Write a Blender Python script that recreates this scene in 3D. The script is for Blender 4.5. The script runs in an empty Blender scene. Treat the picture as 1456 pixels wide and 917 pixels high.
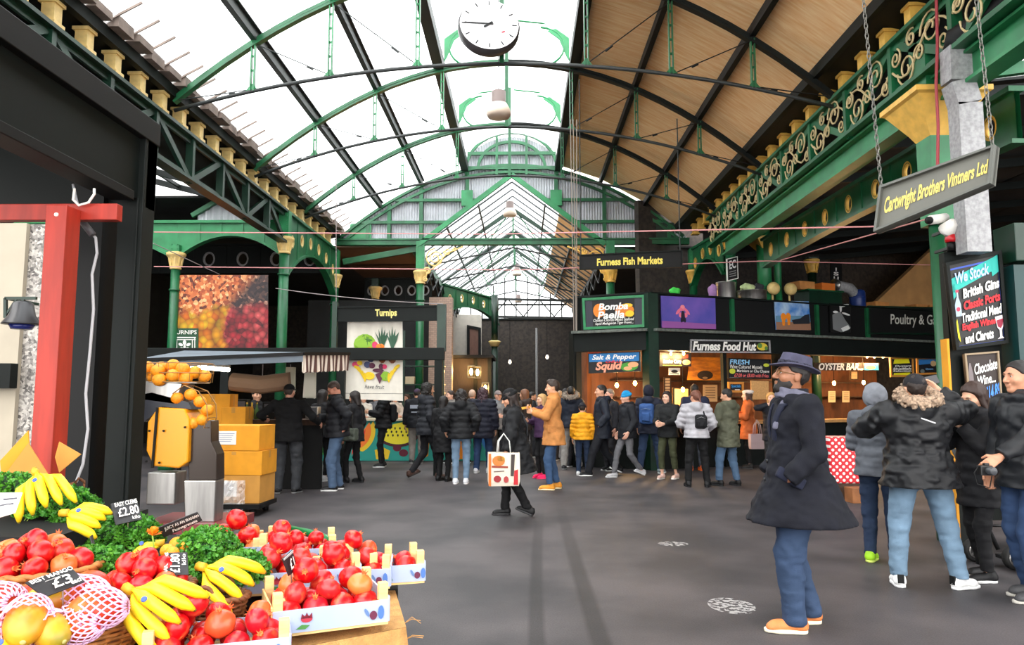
import bpy, math, random
import numpy as np
from mathutils import Vector, Matrix, Euler
C = bpy.context.scene.collection
SC = bpy.context.scene
PI = math.pi
R = math.radians
random.seed(7)
# ------------------------------------------------------------------ camera, sky, exposure
FPX = 1051.0
CAMH = 1.56
TH = math.atan(106 / FPX)
PSI = math.atan(15 / FPX * math.cos(TH))
cam = bpy.data.cameras.new('camera'); camo = bpy.data.objects.new('camera', cam); C.objects.link(camo)
cam.sensor_fit = 'HORIZONTAL'; cam.sensor_width = 36.0; cam.lens = 36.0 * FPX / 1456.0
camo.location = (0, 0, CAMH); camo.rotation_euler = (PI / 2 + TH, 0, PSI)
cam.clip_start = 0.05; cam.clip_end = 300
SC.camera = camo
SC.view_settings.view_transform = 'Standard'; SC.view_settings.look = 'None'
SC.view_settings.gamma = 1.0; SC.view_settings.use_curve_mapping = False
SC.view_settings.exposure = 1.95
SC.cycles.max_bounces = 8; SC.cycles.diffuse_bounces = 4; SC.cycles.transparent_max_bounces = 12
SC.cycles.caustics_reflective = False; SC.cycles.caustics_refractive = False
W = bpy.data.worlds.new('overcast_sky'); SC.world = W; W.use_nodes = True
wn = W.node_tree.nodes; wl = W.node_tree.links
bg = wn['Background']; bg.inputs['Color'].default_value = (1.0, 0.985, 0.965, 1); bg.inputs['Strength'].default_value = 1.35
sun = bpy.data.lights.new('veiled_sun', 'SUN'); sun.energy = 0.6; sun.angle = R(50); sun.color = (1.0, 0.97, 0.92)
suno = bpy.data.objects.new('veiled_sun', sun); C.objects.link(suno); suno.rotation_euler = (R(38), R(-22), 0)

def ray(u, v):
    x, y, z = (u - 728) / FPX, (458.5 - v) / FPX, 1.0
    Y = z * math.cos(TH) - y * math.sin(TH); Z = z * math.sin(TH) + y * math.cos(TH)
    return x * math.cos(PSI) - Y * math.sin(PSI), x * math.sin(PSI) + Y * math.cos(PSI), Z
def P(u, v, Y):
    a, b, c = ray(u, v); t = Y / b
    return Vector((a * t, Y, CAMH + c * t))
def G(u, v, z=0.0):
    a, b, c = ray(u, v); t = (z - CAMH) / c
    return Vector((a * t, b * t, z))
def PX(u, v, X):
    a, b, c = ray(u, v); t = X / a
    return Vector((X, b * t, CAMH + c * t))

# ------------------------------------------------------------------ materials
def lin(c):
    return tuple(((x / 255) / 12.92 if x / 255 <= 0.04045 else ((x / 255 + 0.055) / 1.055) ** 2.4) for x in c[:3]) + (1,)
MATS = {}
def mat(name, rgb, rough=0.6, metal=0.0, var=0.0, vscale=6.0, rgb2=None, bump=0.0, bscale=40.0, emit=0.0, spec=0.5, alpha=1.0, stretch=None, sheen=0.0):
    if name in MATS: return MATS[name]
    m = bpy.data.materials.new(name); m.use_nodes = True; nt = m.node_tree; n = nt.nodes; l = nt.links
    b = n['Principled BSDF']
    b.inputs['Base Color'].default_value = lin(rgb); b.inputs['Roughness'].default_value = rough; b.inputs['Metallic'].default_value = metal
    b.inputs['Specular IOR Level'].default_value = spec; b.inputs['Alpha'].default_value = alpha
    if sheen: b.inputs['Sheen Weight'].default_value = sheen
    if emit:
        b.inputs['Emission Color'].default_value = lin(rgb); b.inputs['Emission Strength'].default_value = emit
    if var or rgb2 or bump:
        tc = n.new('ShaderNodeTexCoord'); src = tc.outputs['Object']
        if stretch:
            mp = n.new('ShaderNodeMapping'); mp.inputs['Scale'].default_value = stretch; l.new(src, mp.inputs['Vector']); src = mp.outputs['Vector']
    if var or rgb2:
        nz = n.new('ShaderNodeTexNoise'); nz.inputs['Scale'].default_value = vscale; nz.inputs['Detail'].default_value = 5; l.new(src, nz.inputs['Vector'])
        cr = n.new('ShaderNodeValToRGB'); l.new(nz.outputs['Fac'], cr.inputs['Fac'])
        a = lin(rgb); e = lin(rgb2) if rgb2 else tuple(min(1, x * (1 + var)) for x in a[:3]) + (1,)
        s = a if rgb2 else tuple(x * (1 - var) for x in a[:3]) + (1,)
        cr.color_ramp.elements[0].color = s; cr.color_ramp.elements[0].position = 0.35
        cr.color_ramp.elements[1].color = e; cr.color_ramp.elements[1].position = 0.65
        l.new(cr.outputs['Color'], b.inputs['Base Color'])
    if bump:
        bz = n.new('ShaderNodeTexNoise'); bz.inputs['Scale'].default_value = bscale; bz.inputs['Detail'].default_value = 4; l.new(src, bz.inputs['Vector'])
        bp = n.new('ShaderNodeBump'); bp.inputs['Strength'].default_value = bump; bp.inputs['Distance'].default_value = 0.01
        l.new(bz.outputs['Fac'], bp.inputs['Height']); l.new(bp.outputs['Normal'], b.inputs['Normal'])
    MATS[name] = m; return m
def flat(rgb, rough=0.6, emit=0.0):
    return mat('paint_%d_%d_%d_%d' % (rgb[0], rgb[1], rgb[2], int(emit * 10)), rgb, rough, emit=emit)
GREEN = mat('green_paint', (24, 92, 56), 0.38, var=0.25, vscale=3)
GREENL = mat('lit_green_paint', (38, 124, 76), 0.4, var=0.2, vscale=3)  # lit tone of the steel green, its light put into the colour
DGREEN = mat('dark_and_shaded_green', (11, 44, 30), 0.4, var=0.3, vscale=3)  # shaded tone of the steel green; also for dark green stall parts
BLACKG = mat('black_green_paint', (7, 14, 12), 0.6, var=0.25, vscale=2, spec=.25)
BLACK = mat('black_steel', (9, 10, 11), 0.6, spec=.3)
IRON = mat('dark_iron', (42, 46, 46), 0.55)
CREAM = mat('cream_paint', (226, 196, 128), 0.5, var=0.12, vscale=9)
CREAMR = mat('ochre_cream_paint', (228, 180, 84), 0.5, var=0.12, vscale=9)
ZINC = mat('zinc_grey', (150, 150, 152), 0.45, var=0.2, vscale=25)
WHITE = mat('white_paint', (236, 234, 228), 0.5)
STEEL = mat('brushed_steel', (170, 168, 165), 0.3, 0.9, var=0.15, vscale=20, stretch=(1, 1, .1))
WOODL = mat('pale_crate_wood', (226, 190, 128), 0.7, var=0.16, vscale=14, stretch=(1, 1, 6))
DWOOD = mat('dark_wood', (72, 46, 28), 0.6, var=0.3, vscale=12)
CARD = mat('cardboard', (196, 140, 62), 0.8, var=0.08, vscale=5)
ORANGEB = mat('amber_cardboard', (222, 150, 30), 0.75, var=0.08, vscale=5)

# ------------------------------------------------------------------ mesh builder
def set_ramp(cr, els):
    e = cr.color_ramp.elements
    while len(e) > 1: e.remove(e[-1])
    e[0].position = els[0][0]; e[0].color = lin(els[0][1])
    for p_, c_ in els[1:]: k = e.new(p_); k.color = lin(c_)
class MB:
    def __init__(s): s.v = []; s.f = []; s.mi = []; s.cur = 0
    def add(s, vs, fs):
        b = len(s.v); s.v.extend([tuple(x) for x in vs]); s.f.extend([tuple(b + i for i in q) for q in fs]); s.mi.extend([s.cur] * len(fs)); return s
    def box(s, c, d, rot=None):
        h = [x / 2 for x in d]; vs = [Vector((x * h[0], y * h[1], z * h[2])) for x in (-1, 1) for y in (-1, 1) for z in (-1, 1)]
        if rot is not None: vs = [rot @ v for v in vs]
        return s.add([v + Vector(c) for v in vs], [(0, 1, 3, 2), (4, 6, 7, 5), (0, 4, 5, 1), (2, 3, 7, 6), (0, 2, 6, 4), (1, 5, 7, 3)])
    def bb(s, lo, hi):
        return s.box([(a + b) / 2 for a, b in zip(lo, hi)], [abs(b - a) for a, b in zip(lo, hi)])
    def bar(s, a, b, w, h, up=(0, 0, 1)):
        a, b = Vector(a), Vector(b); d = (b - a).normalized(); sx = d.cross(Vector(up))
        if sx.length < 1e-4: sx = d.cross(Vector((0, 1, 0)))
        sx.normalize(); u = sx.cross(d)
        vs = [p + sx * (w / 2) * i + u * (h / 2) * j for p in (a, b) for i, j in ((-1, -1), (1, -1), (1, 1), (-1, 1))]
        return s.add(vs, [(3, 2, 1, 0), (4, 5, 6, 7), (0, 1, 5, 4), (1, 2, 6, 5), (2, 3, 7, 6), (3, 0, 4, 7)])
    def tube(s, pts, r, n=8, closed=False, cap=True):
        pts = [Vector(p) for p in pts]; m = len(pts); rr = r if isinstance(r, (list, tuple)) else [r] * m
        base = len(s.v); ref = None; vs = []
        for i, p in enumerate(pts):
            if closed: d = pts[(i + 1) % m] - pts[i - 1]
            else: d = pts[min(i + 1, m - 1)] - pts[max(i - 1, 0)]
            d.normalize()
            if ref is None:
                ref = d.cross(Vector((0, 0, 1)))
                if ref.length < 1e-3: ref = d.cross(Vector((0, 1, 0)))
            ref = (ref - d * ref.dot(d)).normalized(); b2 = d.cross(ref)
            vs += [p + ref * rr[i] * math.cos(2 * PI * k / n) + b2 * rr[i] * math.sin(2 * PI * k / n) for k in range(n)]
        fs = []
        for i in range(m if closed else m - 1):
            j = (i + 1) % m
            fs += [(i * n + k, i * n + (k + 1) % n, j * n + (k + 1) % n, j * n + k) for k in range(n)]
        if cap and not closed: fs += [tuple(range(n - 1, -1, -1)), tuple((m - 1) * n + k for k in range(n))]
        return s.add(vs, fs)
    def lathe(s, prof, o=(0, 0, 0), n=16, sx=1, sy=1, rot=None):
        o = Vector(o); vs = []
        for r, z in prof:
            for k in range(n):
                v = Vector((r * math.cos(2 * PI * k / n) * sx, r * math.sin(2 * PI * k / n) * sy, z))
                vs.append((rot @ v if rot is not None else v) + o)
        m = len(prof); fs = [(i * n + k, i * n + (k + 1) % n, (i + 1) * n + (k + 1) % n, (i + 1) * n + k) for i in range(m - 1) for k in range(n)]
        fs += [tuple(range(n - 1, -1, -1)), tuple((m - 1) * n + k for k in range(n))]
        return s.add(vs, fs)
    def poly(s, pts, off):            # prism: front polygon pts, extruded by vector off
        pts = [Vector(p) for p in pts]; off = Vector(off); n = len(pts)
        return s.add(pts + [p + off for p in pts], [tuple(range(n)), tuple(range(2 * n - 1, n - 1, -1))] + [(i, n + i, n + (i + 1) % n, (i + 1) % n) for i in range(n)])
    def build(s, name, m=None, parent=None, smooth=False, world=True, bevel=0.0, loc=None):
        me = bpy.data.meshes.new(name)
        off = woff(parent) if (parent is not None and world) else Vector((0, 0, 0))
        if loc is not None: off = off + Vector(loc) if not world else Vector(loc)
        me.from_pydata([tuple(Vector(v) - off) for v in s.v], [], s.f); me.update()
        for k in (m if isinstance(m, (list, tuple)) else [m]):
            if k: me.materials.append(k)
        if isinstance(m, (list, tuple)): me.polygons.foreach_set('material_index', s.mi)
        if smooth: me.polygons.foreach_set('use_smooth', [True] * len(me.polygons))
        o = bpy.data.objects.new(name, me); C.objects.link(o)
        if loc is not None: o.location = loc
        if parent is not None: o.parent = parent
        if bevel:
            bv = o.modifiers.new('edge', 'BEVEL'); bv.width = bevel; bv.segments = 2; bv.limit_method = 'ANGLE'
        return o
def woff(o):
    t = Vector((0, 0, 0))
    while o is not None: t = t + o.location; o = o.parent
    return t
def tag(o, label=None, cat=None, group=None, kind=None):
    if label: o['label'] = label
    if cat: o['category'] = cat
    if group: o['group'] = group
    if kind: o['kind'] = kind
    return o
def thing(name, label, cat, loc=(0, 0, 0), group=None, rz=0.0):
    o = bpy.data.objects.new(name, None); C.objects.link(o); o.location = loc; o.rotation_euler = (0, 0, rz); o.empty_display_size = 0.1
    return tag(o, label, cat, group, 'thing')
def struct(mb, name, m, **k):
    return tag(mb.build(name, m, **k), kind='structure')
def copy_tree(o, parent=None):
    c = o.copy(); C.objects.link(c)
    if parent is not None: c.parent = parent
    for ch in list(o.children): copy_tree(ch, c)
    return c
def smooth_angle(o): 
    return o
TXT = {}
def text_geo(s, bold=0.0, shear=0.0):
    key = (s, bold, shear)
    if key in TXT: return TXT[key]
    cu = bpy.data.curves.new('lettering', 'FONT'); cu.body = s; cu.size = 1; cu.offset = bold; cu.shear = shear; cu.resolution_u = 3; cu.fill_mode = 'BOTH'; cu.extrude = 0.0
    o = bpy.data.objects.new('lettering', cu); C.objects.link(o); dg = bpy.context.evaluated_depsgraph_get()
    ev = o.evaluated_get(dg); me = ev.to_mesh()
    v = [(x.co.x, x.co.y) for x in me.vertices]; f = [tuple(p.vertices) for p in me.polygons]
    ev.to_mesh_clear(); bpy.data.objects.remove(o); bpy.data.curves.remove(cu)
    xs = [a for a, b in v] or [0]; ys = [b for a, b in v] or [0]
    TXT[key] = (v, f, min(xs), max(xs), min(ys), max(ys)); return TXT[key]
class Quad:                       # a board given by four corners (top left, top right, bottom right, bottom left)
    def __init__(s, tl, tr, br, bl):
        s.c = [Vector(p) for p in (tl, tr, br, bl)]
        s.n = (s.c[3] - s.c[0]).cross(s.c[1] - s.c[0]).normalized()      # towards the reader
    def at(s, u, v, off=0.0):
        a = s.c[0].lerp(s.c[1], u); b = s.c[3].lerp(s.c[2], u); return a.lerp(b, v) + s.n * off
    def slab(s, mb, th, u0=0, v0=0, u1=1, v1=1, off=0.0):
        return mb.poly([s.at(u0, v0, off), s.at(u0, v1, off), s.at(u1, v1, off), s.at(u1, v0, off)], s.n * -th)
    def poly(s, mb, pts, off=0.004, th=0.003):
        return mb.poly([s.at(u, v, off) for u, v in pts][::1], s.n * -th)
    def text(s, mb, t, u0, v0, u1, v1, off=0.006, bold=0.0, shear=0.0, rot=0.0):
        v, f, x0, x1, y0, y1 = text_geo(t, bold, shear)
        vs = []
        for x, y in v:
            a = (x - x0) / max(x1 - x0, 1e-6); b = (y - y0) / max(y1 - y0, 1e-6)
            vs.append(s.at(u0 + (u1 - u0) * a, v1 + (v0 - v1) * b + rot * (a - .5), off))
        mb.add(vs, f); return mb
    def frame(s, mb, w, th, out=0.0):
        # bars round the edge, w as a share of the shorter side in metres
        W_ = (s.c[1] - s.c[0]).length; H_ = (s.c[3] - s.c[0]).length; a, b = w / W_, w / H_
        for q in ((0 - out * a, 0 - out * b, 1 + out * a, b), (0 - out * a, 1 - b, 1 + out * a, 1 + out * b), (0, b, a, 1 - b), (1 - a, b, 1, 1 - b)):
            s.slab(mb, th, q[0], q[1], q[2], q[3], th * .5)
        return mb
def pq(u0, v0, u1, v1, Y, Y2=None):
    Y2 = Y if Y2 is None else Y2
    return Quad(P(u0, v0, Y), P(u1, v0, Y2), P(u1, v1, Y2), P(u0, v1, Y))
def blob(cu, cv, ru, rv, n=14, a0=0, a1=2 * PI, rot=0.0):
    pts = []
    for k in range(n):
        a = a0 + (a1 - a0) * k / (n if a1 - a0 > 6.2 else n - 1); x, y = ru * math.cos(a), rv * math.sin(a)
        pts.append((cu + x * math.cos(rot) - y * math.sin(rot), cv + x * math.sin(rot) + y * math.cos(rot)))
    return pts
def board(name, label, cat, q, th=0.03, face=None, frame=None, fw=0.03, texts=(), shapes=(), group=None):
    """texts: (string, u0, v0, u1, v1, rgb, bold, shear[, rot]); shapes: (part name, rgb, [polygons])"""
    o = thing(name, label, cat, q.at(.5, 1), group)
    mb = MB(); q.slab(mb, th); mb.build('panel', face or BLACK, o)
    if frame: mb = MB(); q.frame(mb, fw, th * 1.4); mb.build('frame', frame, o)
    for i, (nm, rgb, polys) in enumerate(shapes):
        for grp in ([[p] for p in polys] if len(polys) < 8 and (nm != 'print' or len(polys) < 3) else [polys]):
            mb = MB()
            for pts in grp: q.poly(mb, pts, 0.004 + 0.0012 * i)
            mb.build(nm, rgb if not isinstance(rgb, tuple) else flat(rgb), o)
    for t in texts:
        mb = MB(); q.text(mb, t[0], t[1], t[2], t[3], t[4], 0.007 + 0.0012 * len(shapes), t[6] if len(t) > 6 else 0.01, t[7] if len(t) > 7 else 0.0, t[8] if len(t) > 8 else 0.0)
        mb.build('lettering', flat(t[5]), o)
    return o
# ------------------------------------------------------------------ the setting: ground, roof, walls
XC, HW = -0.3, 4.85                      # hall axis and half width
XL, XR = XC - HW, XC + HW
YG = 20.4                                # far gable
def arcz(x): return 8.05 - 2.1 * ((x - XC) / HW) ** 2
NODES = [-4.85, -3.7, -2.55, -1.25, 1.25, 2.5, 3.7, 4.85]
# asphalt
m = bpy.data.materials.new('asphalt'); m.use_nodes = True; n = m.node_tree.nodes; l = m.node_tree.links; b = n['Principled BSDF']
tc = n.new('ShaderNodeTexCoord'); nz = n.new('ShaderNodeTexNoise'); nz.inputs['Scale'].default_value = 0.9; nz.inputs['Detail'].default_value = 8
l.new(tc.outputs['Object'], nz.inputs['Vector']); cr = n.new('ShaderNodeValToRGB'); l.new(nz.outputs['Fac'], cr.inputs['Fac'])
cr.color_ramp.elements[0].position = .38; cr.color_ramp.elements[0].color = lin((52, 50, 53)); cr.color_ramp.elements[1].position = .62; cr.color_ramp.elements[1].color = lin((78, 73, 75))
n2 = n.new('ShaderNodeTexNoise'); n2.inputs['Scale'].default_value = 90; n2.inputs['Detail'].default_value = 3; l.new(tc.outputs['Object'], n2.inputs['Vector'])
mx = n.new('ShaderNodeMixRGB'); mx.blend_type = 'OVERLAY'; mx.inputs['Fac'].default_value = .55; l.new(cr.outputs['Color'], mx.inputs['Color1']); l.new(n2.outputs['Fac'], mx.inputs['Color2'])
# two tyre marks: bands along the hall, worn into the surface
sep = n.new('ShaderNodeSeparateXYZ'); l.new(tc.outputs['Object'], sep.inputs['Vector'])
def mth(op, a, b_=None, c=None):
    k = n.new('ShaderNodeMath'); k.operation = op
    for i, x in enumerate((a, b_, c)):
        if x is None: continue
        if isinstance(x, (int, float)): k.inputs[i].default_value = x
        else: l.new(x, k.inputs[i])
    return k.outputs[0]
def track(x0, slope, curve, w):
    dy = mth('SUBTRACT', sep.outputs['Y'], 5.0)
    xx = mth('ADD', mth('MULTIPLY', dy, slope), mth('MULTIPLY', mth('MULTIPLY', dy, dy), curve))
    d = mth('ABSOLUTE', mth('SUBTRACT', mth('SUBTRACT', sep.outputs['X'], x0), xx))
    k = n.new('ShaderNodeMapRange'); k.inputs['From Min'].default_value = w; k.inputs['From Max'].default_value = w * .55; k.inputs['To Min'].default_value = 0; k.inputs['To Max'].default_value = 1
    l.new(d, k.inputs['Value']); f_ = n.new('ShaderNodeMapRange'); f_.inputs['From Min'].default_value = 11.5; f_.inputs['From Max'].default_value = 7; l.new(sep.outputs['Y'], f_.inputs['Value'])
    return mth('MULTIPLY', k.outputs[0], f_.outputs[0])
tr = mth('MULTIPLY', mth('MAXIMUM', track(0.09, 0.012, 0.003, .07), track(0.5, 0.0, 0.0012, .085)), mth('MULTIPLY', n2.outputs['Fac'], 1.25))
mt = n.new('ShaderNodeMixRGB'); mt.inputs['Color2'].default_value = lin((22, 21, 22)); l.new(tr, mt.inputs['Fac']); l.new(mx.outputs['Color'], mt.inputs['Color1'])
# two scuffed white paint patches
def patch(cx, cy, rx, ry):
    a = mth('DIVIDE', mth('SUBTRACT', sep.outputs['X'], cx), rx); b2 = mth('DIVIDE', mth('SUBTRACT', sep.outputs['Y'], cy), ry)
    return mth('LESS_THAN', mth('ADD', mth('MULTIPLY', a, a), mth('MULTIPLY', b2, b2)), 1.0)
n3 = n.new('ShaderNodeTexNoise'); n3.inputs['Scale'].default_value = 24; n3.inputs['Detail'].default_value = 5; l.new(tc.outputs['Object'], n3.inputs['Vector'])
g1, g2 = G(957, 773), G(1040, 861)
pm = mth('MULTIPLY', mth('MAXIMUM', patch(g1.x, g1.y, .16, .12), patch(g2.x, g2.y, .17, .22)), mth('MULTIPLY', mth('GREATER_THAN', n3.outputs['Fac'], .5), .6))
mp_ = n.new('ShaderNodeMixRGB'); mp_.inputs['Color2'].default_value = lin((196, 194, 192)); l.new(pm, mp_.inputs['Fac']); l.new(mt.outputs['Color'], mp_.inputs['Color1'])
l.new(mp_.outputs['Color'], b.inputs['Base Color']); b.inputs['Roughness'].default_value = .62; b.inputs['Specular IOR Level'].default_value = .4
bp = n.new('ShaderNodeBump'); bp.inputs['Strength'].default_value = .25; bp.inputs['Distance'].default_value = .006; l.new(n2.outputs['Fac'], bp.inputs['Height']); l.new(bp.outputs['Normal'], b.inputs['Normal'])
ASPH = m
mb = MB(); mb.add([(-16, -8, 0), (18, -8, 0), (18, 40, 0), (-16, 40, 0)], [(0, 1, 2, 3)]); struct(mb, 'floor', ASPH)

# glass: lets the sky through, a little milky
m = bpy.data.materials.new('roof_glass'); m.use_nodes = True; n = m.node_tree.nodes; l = m.node_tree.links
tr_ = n.new('ShaderNodeBsdfTransparent'); tr_.inputs['Color'].default_value = (.93, .95, .96, 1); df = n.new('ShaderNodeBsdfTranslucent'); df.inputs['Color'].default_value = (.9, .92, .93, 1)
mx = n.new('ShaderNodeMixShader'); mx.inputs[0].default_value = .25; l.new(tr_.outputs[0], mx.inputs[1]); l.new(df.outputs[0], mx.inputs[2]); l.new(mx.outputs[0], n['Material Output'].inputs['Surface'])
n.remove(n['Principled BSDF']); RGLASS = m
# tan boarding
BOARDS = mat('tan_roof_boards', (250, 212, 160), 0.75, rgb2=(238, 184, 126), vscale=3.5, stretch=(.5, 6, 1), bump=.2, bscale=10)
YN = -5.0
def roofpts(side):
    xs = [-4.9, -3.7, -2.55, -1.3] if side < 0 else [1.3, 2.5, 3.7, 4.62]
    return [(XC + x, arcz(XC + x) + .2) for x in xs]
pl = roofpts(-1); pr = roofpts(1)
mb = MB()
for (a, b_) in zip(pl, pl[1:]):
    mb.poly([(a[0], YN, a[1]), (a[0], YG, a[1]), (b_[0], YG, b_[1]), (b_[0], YN, b_[1])], (0, 0, .012))
struct(mb, 'window_1', RGLASS)
mb = MB()
for (a, b_) in zip(pr, pr[1:]):
    mb.poly([(a[0], YN, a[1]), (a[0], YG, a[1]), (b_[0], YG, b_[1]), (b_[0], YN, b_[1])], (0, 0, .05))
struct(mb, 'ceiling_right', BOARDS)
# lantern over the ridge
LX0, LX1 = XC - 1.3, XC + 1.3
LZ0 = arcz(LX0) + .15
def lanz(x): return 9.0 - .55 * ((x - XC) / 1.3) ** 2
mb = MB(); xs = [XC + 1.3 * k / 4 for k in range(-4, 5)]
for a, b_ in zip(xs, xs[1:]): mb.poly([(a, YN, lanz(a)), (a, YG, lanz(a)), (b_, YG, lanz(b_)), (b_, YN, lanz(b_))], (0, 0, .012))
for x in (LX0, LX1): mb.poly([(x, YN, LZ0), (x, YG, LZ0), (x, YG, lanz(x)), (x, YN, lanz(x))], (.01, 0, 0))
struct(mb, 'window_2', RGLASS)
# glazing bars of the left slope and the lantern
mb = MB(); y = YN
while y < YG:
    for a, b_ in list(zip(pl, pl[1:]))[2:]: mb.bar((a[0], y, a[1] + .02), (b_[0], y, b_[1] + .02), .018, .02)
    for x in (LX0, LX1): mb.bar((x, y, LZ0), (x, y, lanz(x)), .02, .02)
    y += .66
struct(mb, 'trim_1', mat('glazing_bar', (150, 152, 154), .5))
for sgn, x in ((-1, LX0), (1, LX1)):
    mb = MB(); mb.bar((x, YN, LZ0 - .05), (x, YG, LZ0 - .05), .16, .22); mb.bar((x + .1 * sgn, YN, LZ0 - .06), (x + .1 * sgn, YG, LZ0 - .06), .05, .16)
    tag(mb.build('lantern_curb_beam', IRON if sgn < 0 else BLACKG), 'dark beam under the %s long edge of the ridge lantern' % ('glazed roof' if sgn < 0 else 'boarded roof'), 'beam', kind='thing')
# purlins
for x in NODES:
    if abs(x) in (4.85, 1.25): continue
    mb = MB(); z = arcz(XC + x) + .1
    mb.bar((XC + x, YN, z), (XC + x, YG, z), .09, .15)
    if x < 0: mb.bar((XC + x + .02, YN, z + .085), (XC + x + .02, YG, z + .085), .14, .02)
    d = {-3.7: 'lower dark purlin under the glass roof slope', -2.55: 'upper dark purlin under the glass roof slope', 2.5: 'upper black purlin under the tan boarded slope', 3.7: 'lower black purlin under the tan boarded slope'}[x]
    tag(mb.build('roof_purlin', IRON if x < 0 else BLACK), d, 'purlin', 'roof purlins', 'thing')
# roof trusses
for nm, Y, zc, where in (('A', 10.5, 6.47, 'nearest arched green roof truss, behind the hanging clock'), ('B', 13.8, 6.74, 'middle arched green roof truss with the lantern spandrels above it'), ('C', 17.1, 6.78, 'farthest arched green roof truss, next to the corrugated gable')):
    t = thing('roof_truss', where, 'roof truss', (XC, Y, 5.7), 'arched roof trusses of the hall')
    def tz(x): return zc - (zc - 5.78) * (x / HW) ** 2
    N = 26; xs = [-HW + 2 * HW * k / N for k in range(N + 1)]
    for s in (-1, 1):
        mb = MB()
        for a, b_ in zip(xs, xs[1:]):
            if (a + b_) * s < 0: continue
            for dz in (0, .07): mb.bar((XC + a, Y, arcz(XC + a) - .05 + dz), (XC + b_, Y, arcz(XC + b_) - .05 + dz), .1 if dz == 0 else .05, .05 if dz else .035)
        mb.build('arch_rib', GREEN if s < 0 else BLACKG, t)  # one rib in two tones; shade of the boarded half put into the colour
        mb = MB(); mb.tube([(XC + a, Y, tz(a)) for a in xs if a * s >= -.01], .028, 6); mb.build('tie_rod', IRON, t, True)
    for x in NODES:
        if abs(x) > 4.8: continue
        mb = MB(); a = (XC + x, Y, tz(x)); b_ = (XC + x, Y, arcz(XC + x))
        for s in (-1, 1): mb.bar((a[0] + .025 * s, Y, a[2]), (b_[0] + .025 * s, Y, b_[2]), .016, .07, (0, 1, 0))
        k = a[2] + .1
        while k < b_[2]: mb.box((a[0], Y, k), (.06, .02, .03)); k += .22
        mb.poly([(a[0] - .1, Y - .012, a[2] + .0), (a[0] + .1, Y - .012, a[2]), (a[0] + .03, Y - .012, a[2] + .09), (a[0] - .03, Y - .012, a[2] + .09)], (0, .024, 0))
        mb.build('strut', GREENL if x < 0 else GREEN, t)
    for i in range(3):
        for s in (-1, 1):
            x0 = [4.85, 3.7, 2.55][i] * s; x1 = [3.7, 2.55, 1.25][i] * s
            mb = MB(); mb.tube([(XC + x0, Y, arcz(XC + x0) - .02), (XC + x1, Y, tz(x1) + .03)], .009, 5)
            p = Vector((XC + x0, Y, arcz(XC + x0))).lerp(Vector((XC + x1, Y, tz(x1))), .7); q = Vector((XC + x0, Y, arcz(XC + x0))).lerp(Vector((XC + x1, Y, tz(x1))), .78)
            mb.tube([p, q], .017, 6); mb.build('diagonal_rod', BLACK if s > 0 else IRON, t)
    # spandrels under the lantern: ring segments and corner gussets
    for s in (-1, 1):
        mb = MB(); x0 = XC + 1.22 * s; zz = LZ0 + .0
        pts = [(XC + s * (.62 + .5 * math.cos(a)), Y, zz + .3 + .5 * math.sin(a) * .8) for a in [R(d) for d in range(-80, 100, 15)]]
        mb.tube(pts, .022, 6)
        mb.poly([(x0, Y - .015, zz + .75), (x0 - .42 * s, Y - .015, zz + .62), (x0 - .2 * s, Y - .015, zz + .45), (x0 - .06 * s, Y - .015, zz + .1), (x0, Y - .015, zz)][::s], (0, .03, 0))
        mb.tube([(x0, Y, zz + .72), (XC + .1 * s, Y, lanz(XC) - .1)], .018, 6)
        mb.build('spandrel', GREENL, t)
    mb = MB(); mb.bar((XC, Y, tz(0)), (XC, Y, lanz(XC) - .05), .07, .07); mb.build('king_post', GREEN, t)
# gutters, soffits and stubs along the eaves
for side, X, s in (('left', XL, -1), ('right', XR, 1)):
    dz = 0 if s < 0 else .2
    mb = MB(); xi = X - .02 * s if s < 0 else 4.3; mb.poly([(xi, YN, 6.06 + dz), (X + .55 * s, YN, 5.9 + dz), (X + .55 * s, YG, 5.9 + dz), (xi, YG, 6.06 + dz)][::1], (0, 0, .06)); mb.bar((xi, YN, 6.08 + dz), (xi, YG, 6.08 + dz), .08, .16) if s > 0 else None; mb.bar((X + .02 * s, YN, 6.05), (X + .02 * s, YG, 6.05), .1, .16) if s < 0 else None
    mb.bb((X + .5 * s, YN, 5.2), (X + .56 * s, YG, 6.0 + dz))
    struct(mb, 'trim_2' if s < 0 else 'trim_3', BLACKG)
# ragged sheet ends above the left gutter
mb = MB(); y = YN; k = 0
while y < YG:
    h = .1 + .05 * (k % 2); mb.box((XL + .02 + .03 * (k % 3), y + .2, 6.2), (.22, .36, h)); mb.bar((XL + .05, y, 6.2), (XL + .45, y, 6.42), .02, .03); y += .44; k += 1
struct(mb, 'trim_4', mat('weathered_sheet', (126, 112, 104), .8, var=.2))
k = 0
for s, X, ZQ in ((-1, XL - .12, 0), (1, XR + .1, .22)):
    y = 4.1
    while y < YG - .2:
        mb = MB(); mb.bb((X - .075, y - .07, 5.7 + ZQ), (X + .075, y + .07, 5.98 + ZQ)); mb.bb((X - .1, y - .095, 5.93 + ZQ), (X + .1, y + .095, 5.97 + ZQ)); mb.bb((X - .1, y - .095, 5.68 + ZQ), (X + .1, y + .095, 5.72 + ZQ))
        o = mb.build('eaves_stub_post', CREAM if s < 0 else CREAMR, loc=(X, y, 5.7)); tag(o, 'short cream stub post on the girder below the %s' % ('glass roof gutter' if s < 0 else 'boarded roof gutter'), 'post', 'stub posts under the %s gutter' % ('glass roof' if s < 0 else 'boarded roof'), 'thing')
        y += .62
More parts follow.
